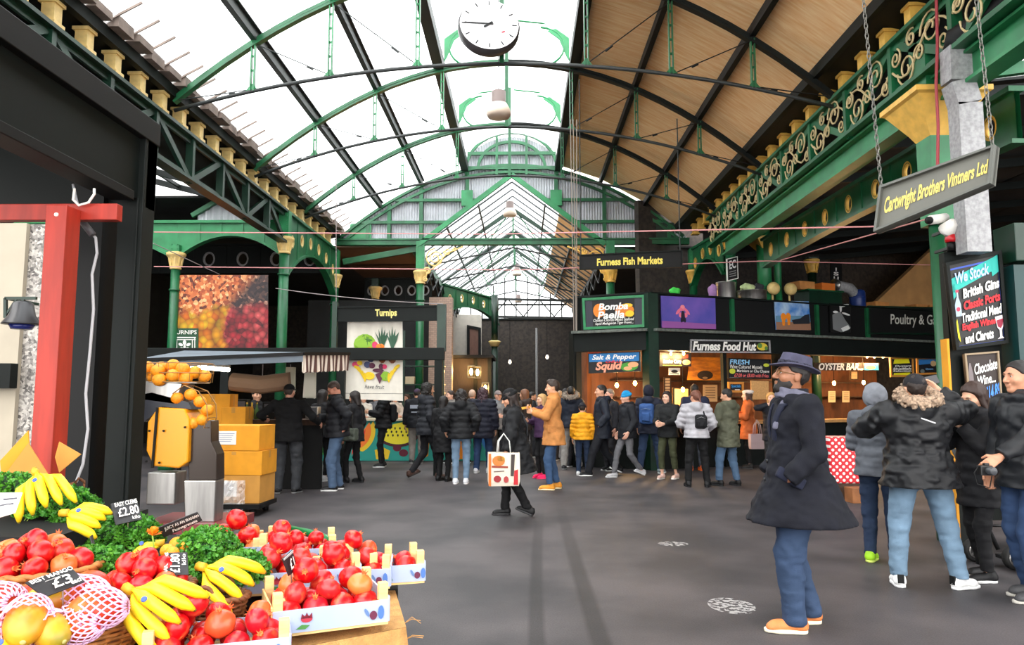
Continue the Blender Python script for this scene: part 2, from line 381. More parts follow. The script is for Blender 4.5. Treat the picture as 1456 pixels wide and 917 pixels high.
# ------------------------------------------------------------------ iron columns and girders
def column(x, y, zc, ztop, label, r=.11, cap=CREAM, shaft=GREEN, wide=.2, group='iron columns', z0=0):
    t = thing('iron_column', label, 'column', (x, y, z0), group)
    mb = MB(); mb.lathe([(r * 1.7, 0), (r * 1.7, .12), (r * 1.35, .16), (r * 1.35, .7), (r * 1.5, .74), (r * 1.5, .8), (r * 1.1, .84)] if z0 == 0 else [(r * 1.3, 0), (r * 1.3, .05), (r, .06)], (x, y, z0), 14); mb.build('base', shaft, t, True)
    mb = MB(); mb.lathe([(r * 1.05, z0 or .8), (r * .95, zc - .02)], (x, y, 0), 16); mb.lathe([(r * 1.15, zc - .5), (r * 1.2, zc - .48), (r * 1.15, zc - .46)], (x, y, 0), 16); mb.build('shaft', shaft, t, True)
    mb = MB(); mb.lathe([(r * 1.12, zc - .02), (r * 1.25, zc), (r * 1.12, zc + .03), (r * 1.15, zc + .1), (r * 1.3, zc + .17), (r * 1.5, zc + .22), (wide, zc + .28), (wide * 1.04, zc + .3), (wide * 1.04, zc + .34), (wide * .8, zc + .36)], (x, y, 0), 20)
    for k in range(10):
        a = 2 * PI * k / 10; mb.bar((x + r * 1.15 * math.cos(a), y + r * 1.15 * math.sin(a), zc + .05), (x + r * 1.5 * math.cos(a), y + r * 1.5 * math.sin(a), zc + .24), .02, .03)
    mb.build('capital', cap, t)
    if ztop > zc + .36:
        mb = MB(); mb.bb((x - r, y - r, zc + .34), (x + r, y + r, ztop)); 
        for i in (-1, 1):
            k = zc + .42
            while k < ztop: mb.box((x + i * r * .6, y - r - .008, k), (.025, .02, .025)); k += .1
        mb.build('pier_block', GREENL if shaft is GREEN else shaft, t)
    return t
def plate_girder(label, p0, p1, ztop, zmid, drop, nseg, hole=.09, th=.06, m=GREEN, ring=CREAM, skip=(), group='porthole plate girders'):
    p0, p1 = Vector((p0[0], p0[1], 0)), Vector((p1[0], p1[1], 0)); d = p1 - p0; L = d.length; d.normalize(); nrm = d.cross(Vector((0, 0, 1)))
    t = thing('plate_girder', label, 'girder', (p0.x, p0.y, zmid - drop), group)
    def zb(s): return zmid - drop * (2 * s / L - 1) ** 2 if drop else zmid
    def pt(s, z, o): return p0 + d * s + nrm * o + Vector((0, 0, z))
    mb = MB(); rings = []
    for i in range(nseg):
        a, b_ = L * i / nseg, L * (i + 1) / nseg; c = (a + b_) / 2; zl = (zb(a) + zb(b_)) / 2; cz = (ztop + zl) / 2
        poly = [(a, ztop), (b_, ztop)] + [(b_ + (a - b_) * q / 4, zb(b_ + (a - b_) * q / 4)) for q in range(5)]
        if i in skip or ztop - zl < hole * 2.6:
            mb.poly([pt(s, z, -th / 2) for s, z in poly], nrm * th); continue
        h = hole; angs = sorted(set([math.atan2(z - cz, s - c) for s, z in poly] + [2 * PI * k / 16 - PI for k in range(16)]))
        outer, inner = [], []
        for A in angs:
            dx, dz = math.cos(A), math.sin(A); best = 9
            for (s0, z0), (s1, z1) in zip(poly, poly[1:] + poly[:1]):
                ex, ez = s1 - s0, z1 - z0; den = dx * ez - dz * ex
                if abs(den) < 1e-9: continue
                tt = ((s0 - c) * ez - (z0 - cz) * ex) / den; uu = ((s0 - c) * dz - (z0 - cz) * dx) / den
                if tt > 0 and -1e-6 <= uu <= 1 + 1e-6: best = min(best, tt)
            outer.append((c + dx * best, cz + dz * best)); inner.append((c + dx * h * .8, cz + dz * h))
        n_ = len(angs); vs = []
        for o in (-th / 2, th / 2): vs += [pt(s, z, o) for s, z in outer] + [pt(s, z, o) for s, z in inner]
        fs = []
        for k in range(n_):
            j = (k + 1) % n_
            fs += [(k, j, n_ + j, n_ + k), (2 * n_ + k, 3 * n_ + k, 3 * n_ + j, 2 * n_ + j), (n_ + k, n_ + j, 3 * n_ + j, 3 * n_ + k)]
        mb.add(vs, fs); rings.append((c, cz))
    mb.build('web_plate', m, t)
    mb = MB(); mb.bar(pt(0, ztop + .03, 0), pt(L, ztop + .03, 0), th * 3, .06)
    ss = [L * k / 16 for k in range(17)]
    for a, b_ in zip(ss, ss[1:]): mb.bar(pt(a, zb(a) - .02, 0), pt(b_, zb(b_) - .02, 0), th * 3, .05)
    for i in range(1, nseg): mb.bar(pt(L * i / nseg, zb(L * i / nseg), 0), pt(L * i / nseg, ztop, 0), th * 1.6, .06, d)
    mb.build('flange', m, t)
    for c, cz in rings:
        mb = MB(); mb.tube([pt(c + .8 * (hole + .02) * math.cos(2 * PI * k / 18), cz + (hole + .02) * math.sin(2 * PI * k / 18), 0) for k in range(18)], th * .62, 6, True); mb.build('porthole_ring', ring, t, True)
    return t
def spiral(cx, cz, r, turns, a0, n=26, s=1):
    return [(cx + s * r * (1 - .8 * k / n) * math.cos(a0 + turns * 2 * PI * k / n), cz + r * (1 - .8 * k / n) * math.sin(a0 + turns * 2 * PI * k / n)) for k in range(n + 1)]
def lattice(label, X, y0, y1, zt, zb, n, scroll, m, s):
    t = thing('lattice_girder', label, 'girder', (X, y0, zb), 'eaves lattice girders')
    for z in (zt, zb):
        mb = MB(); mb.bar((X, y0, z), (X, y1, z), .2, .05); mb.bar((X, y0, z - .05 if z == zt else z + .05), (X, y1, z - .05 if z == zt else z + .05), .04, .1); mb.build('chord', m, t)
    dy = (y1 - y0) / n
    for i in range(n):
        a = y0 + dy * i
        mb = MB(); mb.bar((X, a, zb), (X, a, zt), .12, .08, (0, 1, 0)); mb.build('post', m, t)
        mb = MB(); p, q = ((a, zb), (a + dy, zt)) if i % 2 == 0 else ((a, zt), (a + dy, zb))
        mb.bar((X, p[0], p[1]), (X, q[0], q[1]), .1, .06, (1, 0, 0)); mb.build('diagonal', m, t)
        if scroll:
            mb = MB(); xx = X - .04 * s; h = zt - zb
            up = i % 2 == 0
            for (fy, fz, r, tn, a0, sg) in ((.3, .68, .2, 1.6, 0, 1), (.12, .3, .11, 1.5, 2, 1), (.62, .8, .1, 1.5, 1, -1), (.72, .34, .19, 1.6, 3.1, -1), (.5, .42, .1, 1.4, 0, 1), (.9, .66, .11, 1.5, 2, 1)):
                mb.tube([(xx, a + dy * fy + u, zb + h * fz + w) for u, w in [(q[0], q[1]) for q in spiral(0, 0, r * h / .62, tn, a0, 22, sg)]], .013, 5)
            mb.tube([(xx, a + dy * k / 10, zb + h * (.5 + .28 * math.sin(k * .63 + (0 if up else 3)))) for k in range(11)], .014, 5)
            mb.build('scrollwork', mat('cream_gold_paint', (198, 178, 132), .5), t)
    return t
CL, CR = XL - .1, XR + .2
column(CL, 16.0, 4.72, 5.66, 'green iron column with cream capital at the right edge of the fruit photo banner')
column(-7.65, 16.0, 4.38, 4.9, 'green iron column with cream capital at the left edge of the fruit photo banner', .1)
column(CL, 20.4, 4.62, 5.66, 'green iron column with cream capital behind the striped canopy', .11)
column(-2.85, 20.4, 4.72, 5.9, 'green iron column rising behind the right end of the dark green hanging sign', .115)
column(2.45, 20.4, 4.75, 5.9, 'green iron column standing behind the fish market hanging sign', .12, CREAMR)
column(CR, 20.4, 4.72, 5.66, 'green iron column with cream capital behind the purple picture panel', .11, CREAMR)
column(5.12, 18.0, 5.2, 5.9, 'green iron column with cream capital behind the metal pots on the stall roof', .13, CREAMR, wide=.26, z0=3.06)
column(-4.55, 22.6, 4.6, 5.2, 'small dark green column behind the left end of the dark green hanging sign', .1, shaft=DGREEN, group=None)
# near right column with the big square flared capital
t = thing('iron_column', 'nearest green iron column with large ochre flared capital beside the grey duct', 'column', (CR, 8.3, 0))
x, y = CR, 8.3
mb = MB(); mb.lathe([(.22, 0), (.22, .5), (.16, .56), (.13, .6), (.125, 4.35)], (x, y, 0), 16); mb.build('shaft', GREEN, t, True)
mb = MB(); a = [(-.13, -.13), (.13, -.13), (.13, .13), (-.13, .13)]
for (w0, z0), (w1, z1) in zip([(.13, 4.3), (.15, 4.5), (.2, 4.6), (.38, 4.9), (.42, 4.92)], [(.15, 4.5), (.2, 4.6), (.38, 4.9), (.42, 4.92), (.42, 4.98)]):
    vs = [(x + w * i, y + w * j, z) for w, z in ((w0, z0), (w1, z1)) for i, j in ((-1, -1), (1, -1), (1, 1), (-1, 1))]
    mb.add(vs, [(0, 1, 5, 4), (1, 2, 6, 5), (2, 3, 7, 6), (3, 0, 4, 7), (4, 5, 6, 7), (3, 2, 1, 0)])
mb.build('capital', CREAMR, t)
mb = MB(); mb.bb((x - .15, y - .15, 3.5), (x + .15, y + .15, 4.5)); mb.build('lower_block', GREENL, t)
mb = MB(); mb.bb((x - .17, y - .17, 4.98), (x + .17, y + .17, 5.66)); mb.build('pier_block', GREEN, t)
# eaves girders
lattice('dark green lattice girder under the glass roof, from near stall to first column', CL, 6.6, 16.0, 5.64, 4.95, 8, False, DGREEN, -1)
lattice('green lattice girder with cream scrollwork under the tan boarded slope', XR + .06, 5.0, 17.9, 5.9, 5.22, 10, True, GREEN, 1)
plate_girder('green arched plate girder with cream porthole rings left of the gable', (CL, 16.1), (CL, 20.4), 5.62, 5.05, .75, 6, .12, m=GREEN)
plate_girder('green arched plate girder with cream porthole rings right of the gable', (5.0, 18.1), (CR, 20.4), 5.62, 5.2, .6, 4, .12, m=GREEN, ring=CREAMR)
plate_girder('plain green arched girder between the two columns of the fruit photo banner', (-11.3, 16.05), (-7.65, 16.05), 5.4, 5.15, .55, 5, 0, m=GREENL, skip=range(9))
plate_girder('plain bright green arched girder above the fruit photo banner', (-7.65, 16.05), (CL, 16.05), 5.4, 5.15, .5, 5, 0, m=GREENL, skip=range(9))
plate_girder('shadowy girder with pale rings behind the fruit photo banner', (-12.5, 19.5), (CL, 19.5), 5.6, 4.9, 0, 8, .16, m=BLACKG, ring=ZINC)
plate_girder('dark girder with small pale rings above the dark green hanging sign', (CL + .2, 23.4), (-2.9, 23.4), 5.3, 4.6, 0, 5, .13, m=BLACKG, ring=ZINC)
plate_girder('green arched girder with cream rings over the far pale wall', (-2.95, 27.2), (-1.05, 31.6), 5.7, 5.15, .5, 5, .13, m=GREEN)
plate_girder('green porthole girder running behind the vintners hanging sign', (CR + .55, 16.0), (CR + .75, 8.0), 4.95, 4.5, .1, 9, .12, m=GREEN, ring=CREAMR)
# big green edge beam of the right aisle roof
mb = MB(); mb.bar((CR + .02, 17.0, 5.0), (CR + .02, 5.0, 5.0), .1, .3); mb.bar((CR, 17.0, 5.16), (CR, 5.0, 5.16), .24, .03); mb.bar((CR, 17.0, 4.85), (CR, 5.0, 4.85), .24, .04)
tag(mb.build('edge_beam', GREENL), 'long bright green beam below the scrollwork girder', 'beam', kind='thing')
# ------------------------------------------------------------------ far gable
CORR = mat('corrugated_sheet', (186, 188, 194), .5, .1, var=.1, vscale=4)
def rake(x):
    return 7.75 - 1.95 * abs(x - XC) / 2.55
def gtop(x):
    d = abs(x - XC)
    return lanz(x) - .05 if d < 1.3 else arcz(x) + .12
mb = MB(); x = XL - .1; cols = []
while x < XR + .1:
    lo = max(5.95, rake(x)) ; hi = max(gtop(x), lo + .01); cols.append((x, YG + .06 + .022 * math.sin((x - XL) / .075 * 2 * PI), lo, hi)); x += .01875
vs = []; fs = []
for i, (x, y, lo, hi) in enumerate(cols):
    vs += [(x, y, lo), (x, y, hi)]
    if i: fs.append((2 * i - 2, 2 * i, 2 * i + 1, 2 * i - 1))
mb.add(vs, fs); struct(mb, 'wall_gable', CORR)
t = thing('gable_frame', 'green iron framing over the corrugated far gable', 'gable frame', (XC, YG, 5.9))
mb = MB(); mb.bb((XL - .1, YG - .1, 5.8), (XR + .1, YG + .1, 5.95)); mb.bb((XL - .1, YG - .14, 5.93), (XR + .1, YG + .14, 5.97)); mb.build('bottom_beam', GREEN, t)
xs = [XL + .05 + (XR - XL - .1) * k / 28 for k in range(29)]
mb = MB()
for a, b_ in zip(xs, xs[1:]):
    for dz, w in ((.03, .12), (-.16, .07)):
        mb.bar((a, YG - .05, arcz(a) + dz), (b_, YG - .05, arcz(b_) + dz), w, .07)
mb.build('arched_rim', GREEN, t)
for x in (-4.35, -3.75, -2.85, -1.55, .95, 2.3, 3.55, 4.1):
    mb = MB(); lo = max(5.9, rake(x)); mb.bar((x, YG, lo), (x, YG, arcz(x)), .1, .12, (0, 1, 0)); mb.build('mullion_post', GREEN, t)
for z in (6.45, 7.08):
    for s in (-1, 1):
        mb = MB(); xe = XC + s * HW * math.sqrt((8.05 - z) / 2.1); xi = XC + s * max(0, (7.75 - z) / 1.95 * 2.55); mb.bar((xi, YG - .03, z), (xe, YG - .03, z), .1, .08); mb.build('cross_rail', GREEN, t)
for s in (-1, 1):
    mb = MB(); mb.bar((XC + 2.6 * s, YG - .08, 5.8), (XC, YG - .08, 7.79), .12, .13); mb.build('rake_beam', GREENL, t)
    mb = MB(); mb.bb((XC + s * 4.25 - .3, YG - .04, 5.97), (XC + s * 4.25 + .3, YG + .02, 6.42)); mb.build('blank_panel', GREENL if s < 0 else DGREEN, t)
    mb = MB(); mb.bb((XC + s * 1.25 - .16, YG - .12, 6.9), (XC + s * 1.25 + .16, YG - .02, 7.35)); mb.build('gusset_panel', GREENL, t)
# arched lantern head of the gable: fan of hoops and posts
for r_, nm in ((1.28, 'hoop'), (.95, 'hoop')):
    mb = MB(); pts = [(XC + r_ * math.cos(R(a)), YG - .06, 7.98 + (r_ * .82) * math.sin(R(a))) for a in range(0, 181, 10)]
    for a, b_ in zip(pts, pts[1:]): mb.bar(a, b_, .08, .07, (0, 1, 0))
    mb.build(nm, GREEN, t)
for x in (-1.28, -.42, .42, 1.28):
    mb = MB(); mb.bar((XC + x, YG - .06, 7.8), (XC + x, YG - .06, 7.98 + 1.05 * math.sqrt(max(0, 1 - (x / 1.3) ** 2)) + .02), .07, .08, (0, 1, 0)); mb.build('mullion_post', GREEN, t)
for z in (8.0, 8.42):
    mb = MB(); mb.bar((XC - 1.25, YG - .06, z), (XC + 1.25, YG - .06, z), .09, .09); mb.build('cross_rail', GREEN, t)
# scroll brackets either side of the gable opening
for x, s, lab, mm in ((-2.85, 1, 'cream scroll bracket on the column behind the dark green hanging sign', CREAM), (2.45, -1, 'cream scroll bracket above the fish market hanging sign', CREAMR)):
    mb = MB(); 
    for (cx, cz, r_, tn, a0, sg) in ((.42, -.38, .27, 2.2, 1.6, s), (.75, -.2, .1, 1.6, 3, s), (.95, -.13, .06, 1.4, 3, s), (.2, -.75, .11, 1.6, 0, -s), (.15, -.98, .07, 1.5, 1, s)):
        mb.tube([(x + s * cx + u, YG - .1, 5.8 + cz + w) for u, w in spiral(0, 0, r_, tn, a0, 36, sg)], .022, 6)
    mb.tube([(x + s * .13, YG - .1, 4.75), (x + s * .2, YG - .1, 5.0), (x + s * .45, YG - .1, 5.2), (x + s * .75, YG - .1, 5.55), (x + s * 1.2, YG - .1, 5.74)], .022, 6)
    tag(mb.build('scroll_bracket', mm, smooth=True), lab, 'bracket', kind='thing')
# sloping green aisle beams under the gable
for s in (-1, 1):
    mb = MB(); xa = XC + s * 4.75; xb = XC + s * 2.65; mb.bar((xa, YG + .1, 5.35), (xb, YG + .1, 5.72), .1, .16)
    tag(mb.build('sloping_beam', GREEN), 'sloping green beam under the gable, %s' % ('above the dark green hanging sign' if s < 0 else 'behind the fish market hanging sign'), 'beam', kind='thing')
# ------------------------------------------------------------------ the hall beyond the gable
YE = 35.5
def nz_(x): return 7.75 - 1.9 * abs(x - XC) / 2.6
for s, nm, mm in ((-1, 'window_3', RGLASS), (1, 'window_4', RGLASS)):
    mb = MB(); a, b_ = XC + s * (2.75 if s < 0 else 1.35), XC; mb.poly([(a, YG + .2, nz_(a)), (a, YE, nz_(a)), (b_, YE, nz_(b_)), (b_, YG + .2, nz_(b_))], (0, 0, .012)); struct(mb, nm, mm)
mb = MB(); a, b_ = XC + 2.8, XC + 1.35; mb.poly([(a, YG + .2, nz_(a)), (a, YE, nz_(a)), (b_, YE, nz_(b_)), (b_, YG + .2, nz_(b_))], (0, 0, .03)); struct(mb, 'ceiling_far', BOARDS)
mb = MB(); y = YG + .4
while y < YE:
    for s in (-1, 1): mb.bar((XC + 2.7 * s, y, nz_(XC + 2.7 * s) - .02), (XC, y, nz_(XC) - .02), .035, .05)
    y += .75
for s in (-1, 1):
    for k in (.35, .68): mb.bar((XC + 2.7 * s * k, YG + .2, nz_(XC + 2.7 * s * k) - .06), (XC + 2.7 * s * k, YE, nz_(XC + 2.7 * s * k) - .06), .05, .07)
struct(mb, 'trim_5', mat('rafter_grey', (92, 96, 98), .6))
for y in (23.7, 27.0, 30.3, 33.6):
    t = thing('far_truss', 'dark triangular truss in the glazed hall beyond the gable', 'roof truss', (XC, y, 5.9), 'trusses of the hall beyond the gable')
    for s in (-1, 1):
        mb = MB(); mb.bar((XC + 2.7 * s, y, 5.8), (XC, y, 7.66), .1, .12); mb.build('rafter', DGREEN, t)
        mb = MB(); mb.tube([(XC + 2.6 * s, y, 5.85), (XC, y, 6.4)], .03, 6); mb.build('tie_rod', IRON, t)
        mb = MB(); mb.tube([(XC + 1.4 * s, y, 6.75), (XC + 1.1 * s, y, 6.18)], .025, 6); mb.tube([(XC + 1.1 * s, y, 6.18), (XC + .1 * s, y, 7.6)], .02, 6); mb.build('strut', GREEN, t)
    mb = MB(); mb.tube([(XC, y, 6.4), (XC, y, 7.6)], .03, 6); mb.build('king_rod', GREEN, t)
for s in (-1, 1):
    mb = MB(); mb.bar((XC + 2.75 * s, YG + .2, 5.75), (XC + 2.75 * s, YE, 5.75), .14, .28); tag(mb.build('eaves_beam', GREEN if s < 0 else BLACKG), 'long %s eaves beam of the glazed hall beyond the gable' % ('green' if s < 0 else 'dark'), 'beam', kind='thing')
    if 1:
        t = thing('lattice_girder', 'crossed iron lattice hung along the %s side of the far hall' % ('glazed' if s < 0 else 'boarded'), 'girder', (XC + 2.6 * s, YG, 5.2))
        y = YG + .3
        while y < YE - 1.5:
            for z0, z1 in ((5.0, 5.6), (5.6, 5.0)): mb = MB(); mb.bar((XC + 2.62 * s, y, z0), (XC + 2.62 * s, y + 1.5, z1), .03, .05, (1, 0, 0)); mb.build('diagonal', IRON, t)
            y += 1.5
# far end: glazed screen over a dark brick wall
mb = MB(); mb.poly([(XC - 2.75, YE, 5.3), (XC + 2.75, YE, 5.3), (XC + 2.75, YE, 5.75), (XC, YE, 7.72), (XC - 2.75, YE, 5.75)], (0, .012, 0)); struct(mb, 'window_5', RGLASS)
mb = MB()
for x in (-2.2, -1.65, -1.1, -.55, 0, .55, 1.1, 1.65, 2.2): mb.bar((XC + x, YE - .03, 5.3), (XC + x, YE - .03, nz_(XC + x)), .06, .08, (0, 1, 0))
for z in (5.3, 6.0): mb.bar((XC - 2.7, YE - .03, z), (XC + 2.7, YE - .03, z), .06, .09)
struct(mb, 'trim_6', BLACKG)
DBRICK = mat('shade_dark_brick', (44, 40, 38), .85, rgb2=(66, 58, 52), vscale=9, bump=.4, bscale=22)  # brick toned dark to stand for the unlit void beyond the hall
DARKW = mat('shade_dark_wall', (30, 31, 31), .85, var=.35, vscale=2)  # near-black so the side aisles stay dark; shade put into the colour
mb = MB(); mb.bb((-16, YE, 0), (18, YE + .3, 5.3)); mb.bb((-16, YE, 5.3), (XC - 2.8, YE + .3, 7.5)); mb.bb((XC + 2.8, YE, 5.3), (18, YE + .3, 7.5)); struct(mb, 'wall_far', DBRICK)
mb = MB(); mb.bb((-13.3, -2, 0), (-13, YE, 7)); struct(mb, 'wall_left', DARKW)
mb = MB(); mb.bb((16, 2, 0), (16.3, YE, 7)); struct(mb, 'wall_right', DARKW)
# aisle roofs: sheeting toned dark as shade, with a lighter glazed strip on the left
mb = MB(); mb.poly([(XL - .6, 6.0, 5.75), (XL - .6, 15.9, 5.75), (-13, 15.9, 7.6), (-13, 6.0, 7.6)], (0, 0, .02)); struct(mb, 'window_6', RGLASS)
mb = MB(); 
for k in range(9): y = 6.2 + 1.2 * k; mb.bar((XL - .6, y, 5.7), (-13, y, 7.55), .08, .14)
for k in range(6): x = XL - 1.2 - 1.2 * k; z = 5.75 + (XL - .6 - x) * .2387; mb.bar((x, 6, z), (x, 15.9, z), .05, .08)
struct(mb, 'trim_7', BLACKG)
mb = MB(); mb.poly([(XL - .5, 15.9, 5.95), (XL - .5, YE, 5.95), (-13, YE, 5.95), (-13, 15.9, 5.95)], (0, 0, .05)); struct(mb, 'ceiling_left_aisle', DARKW)
mb = MB(); mb.poly([(XL - .5, YG + .25, 5.8), (XL - .5, YE, 5.8), (XC - 2.8, YE, 5.8), (XC - 2.8, YG + .25, 5.8)], (0, 0, .05)); struct(mb, 'ceiling_left', mat('brown_boards', (92, 66, 50), .8, var=.2, stretch=(1, 8, 1)))
mb = MB(); mb.poly([(XR + .5, YG + .25, 5.75), (XR + .5, YE, 5.75), (XC + 2.8, YE, 5.75), (XC + 2.8, YG + .25, 5.75)], (0, 0, .05)); struct(mb, 'ceiling_right_bay', DARKW)
mb = MB(); mb.poly([(XR + .62, 9.5, 5.62), (XR + .62, YE, 5.62), (16, YE, 6.6), (16, 9.5, 6.6)], (0, 0, .05)); struct(mb, 'ceiling_right_aisle', DARKW)
mb = MB(); mb.poly([(XR + .62, 4.0, 5.62), (XR + .62, 9.5, 5.62), (16, 9.5, 6.9), (16, 4.0, 6.9)], (0, 0, .012)); struct(mb, 'window_7', RGLASS)
mb = MB()
for k in range(13): y = 9.6 + 1.9 * k; mb.bar((XR + .6, y, 5.5), (16, y, 6.5), .08, .16)
for k in range(4): x = XR + 1.6 + 2.0 * k; mb.bar((x, 4, 5.62 + (x - XR) * .09), (x, YE, 5.62 + (x - XR) * .09), .07, .12)
struct(mb, 'trim_8', BLACKG)
for k in range(4):
    y = 5.2 + 1.2 * k; mb = MB(); mb.bar((XR + .6, y, 5.45), (12, y, 6.35), .09, .15); tag(mb.build('aisle_rafter', GREEN), 'green rafter of the small glazed roof at top right', 'rafter', 'green rafters at top right', 'thing')
# corrugated pediment over the banner bay
mb = MB(); pts = []; x = -7.3
vs = []; fs = []; i = 0
while x < -5.5:
    hi = 6.3 - abs(x + 6.2) * .55 if x < -6.2 else 6.3 - abs(x + 6.2) * .8
    vs += [(x, 16.2 + .02 * math.sin(x * 40), 5.45), (x, 16.2 + .02 * math.sin(x * 40), max(5.47, hi))]
    if i: fs.append((2 * i - 2, 2 * i, 2 * i + 1, 2 * i - 1))
    i += 1; x += .03
mb.add(vs, fs); struct(mb, 'wall_pediment', CORR)
mb = MB(); mb.bar((-7.4, 16.15, 5.6), (-6.2, 16.15, 6.35), .1, .1); mb.bar((-6.2, 16.15, 6.35), (-5.3, 16.15, 5.6), .1, .1); struct(mb, 'trim_9', GREEN)
# ------------------------------------------------------------------ food stall on the right: two facets, lit inside
FA, FB = Vector((2.80, 16.2, 0)), Vector((11.4, 20.1, 0)); LA = Vector((1.2, 16.9, 0))
def planepx(u, v, A, B, o=0.0):
    d = (B - A).normalized(); nn = Vector((d.y, -d.x, 0)); a, b, c = ray(u, v)
    t = (A + nn * o).dot(nn) / (a * nn.x + b * nn.y)
    return Vector((a * t, b * t, CAMH + c * t))
def FPt(u, v, o=0.0): return planepx(u, v, FA, FB, o)
def LPt(u, v, o=0.0): return planepx(u, v, LA, FA, o)
def fq(c, o=0.0, f=FPt): return Quad(f(c[0], c[1], o), f(c[2], c[3], o), f(c[4], c[5], o), f(c[6], c[7], o))
fd = (FB - FA).normalized(); fn = Vector((fd.y, -fd.x, 0)); ld = (FA - LA).normalized(); ln = Vector((ld.y, -ld.x, 0))
SW = mat('stall_inner_wood', (104, 58, 28), .7, var=.25, vscale=7, stretch=(1, 1, .3))
def wallbox(mb, A, B, z0, z1, th, o=0.0):
    d = (B - A).normalized(); nn = Vector((d.y, -d.x, 0)); a = A + nn * o; b = B + nn * o
    return mb.poly([(a.x, a.y, z0), (b.x, b.y, z0), (b.x, b.y, z1), (a.x, a.y, z1)], nn * -th)
ZF0, ZF1 = FPt(1000, 471).z, FPt(1000, 423).z          # fascia
ZO = 2.58                                    # top of the opening
t = thing('food_stall', 'long dark green food stall with lit openings on the right of the hall', 'market stall', (FA.x, FA.y, 0))
mb = MB(); wallbox(mb, FA, FB, ZF0, ZF1, .1); wallbox(mb, LA, FA, ZF0, ZF1, .1); mb.build('fascia', BLACK, t)
mb = MB(); wallbox(mb, FA, FB, ZF0 - .06, ZF0, .5, .25); wallbox(mb, LA, FA, ZF0 - .06, ZF0, .5, .25); mb.build('ledge', mat('dusty_ledge', (92, 98, 92), .7, var=.4, vscale=12), t)
mb = MB(); wallbox(mb, FA, FB, ZO, ZF0 - .06, .3, .12); wallbox(mb, LA, FA, ZO, ZF0 - .06, .3, .12); mb.build('canopy_box', BLACKG, t)
mb = MB(); wallbox(mb, FA, FB, 0, .95, .12); wallbox(mb, LA, FA, 0, .95, .12); mb.build('counter_front', BLACKG, t)
mb = MB(); wallbox(mb, FA, FB, .95, 1.02, .6, .15); wallbox(mb, LA, FA, .95, 1.02, .5, .12); mb.build('counter_top', mat('counter_wood', (190, 140, 84), .5, var=.2, stretch=(1, 1, 4)), t)
mb = MB(); B0 = FA - fn * 2.2; B1 = FB - fn * 2.2; wallbox(mb, B0 + Vector((-.4, -.1, 0)), B1, 0, ZF0, .1); b2 = LA - ln * 2.0; wallbox(mb, b2, B0 + Vector((-.4, -.1, 0)), 0, ZF0, .1); mb.build('back_wall', SW, t)
mb = MB(); mb.poly([(LA.x, LA.y, ZF0 - .02), (FA.x, FA.y, ZF0 - .02), (FB.x, FB.y, ZF0 - .02), (B1.x, B1.y, ZF0 - .02), (b2.x, b2.y, ZF0 - .02)], (0, 0, .06)); mb.build('roof_deck', BLACK, t)
for nm, p, w, zz in (('corner_post', FA, .26, ZF1), ('post', LA, .2, ZF0), ('post', LA + ld * .06 + ln * .02, .12, ZF1), ('post', FPt(1030, 560), .1, ZO), ('post', FPt(1112, 560), .3, ZO), ('post', FA + fd * 9.3, .2, ZO)):
    mb = MB(); mb.bar((p.x, p.y, 0), (p.x, p.y, zz), w, w, fn); mb.build(nm, BLACKG if nm == 'post' else DGREEN, t)
for u, f in ((1040, FPt), (1160, FPt), (1231, FPt), (926, FPt)):
    a = f(u, 420, .03); mb = MB(); mb.bar((a.x, a.y, ZF0), (a.x, a.y, ZF1 + .02), .09, .08, fn); mb.build('fascia_post', GREEN, t)
mb = MB(); wallbox(mb, FA, FB, ZF1, ZF1 + .04, .2, .08); wallbox(mb, LA, FA, ZF1, ZF1 + .04, .2, .08); mb.build('fascia_cap', BLACKG, t)
# inner shelves and jars read as warm clutter: shelf boards
for k, (o, z) in enumerate(((-1.9, 1.55), (-1.9, 1.95))):
    mb = MB(); wallbox(mb, FA + fd * .3, FB - fd * .4, z, z + .03, .3, o); mb.build('inner_shelf', DWOOD, t)
BULB = mat('warm_bulb', (255, 190, 90), .4, emit=25)
def bulb(label, p, drop=.35, power=16, r=.045, group='hanging bulbs in the food stall', lantern=False):
    o = thing('pendant_bulb', label, 'lamp', p, group)
    mb = MB(); mb.tube([(p[0], p[1], p[2] + .06), (p[0], p[1], p[2] + .06 + drop)], .006, 5); mb.lathe([(.02, .05), (.022, .1)], p, 8); mb.build('cord', BLACK, o)
    mb = MB(); mb.lathe([(.004, -r * 1.2), (r * .75, -r * .75), (r, 0), (r * .7, r * .8), (.02, r * 1.3)], p, 10); mb.build('glass_bulb', BULB, o, True)
    li = bpy.data.lights.new('bulb_glow', 'POINT'); li.energy = power; li.color = (1, .62, .28); li.shadow_soft_size = r; lo = bpy.data.objects.new('bulb_glow', li); C.objects.link(lo); lo.parent = o; lo.location = (0, 0, -r * 2.2)
    return o
for u, v, o, lab in ((877, 548, -.5, 'bulb hanging below the squid board, left one of two'), (903, 545, -.5, 'bulb hanging below the squid board, right one of two'), (971, 554, -.5, 'bulb hanging over the food counter, in front of a cork board'), (1186, 545, -.5, 'bulb glowing below the oyster bar sign, beside the felt hat'), (1228, 544, -.5, 'bulb glowing below the oyster bar sign, left of the fur hood'), (1331, 541, -.5, 'bulb glowing by the raised hand of the parka man')):
    p = (LPt if u < 920 else FPt)(u, v, o); bulb(lab, p, ZO - p.z + .1, 15)
for u in (954, 972, 1233, 1243, 1255):
    p = FPt(u, 503 if u < 1000 else 507, -.35); p.z = min(p.z, ZF0 - .12); bulb('small spotlight under the stall roof, %s' % ('above the burger board' if u < 1000 else 'right of the oyster bar sign'), p, .05, 9, .03, 'small spotlights under the stall roof')
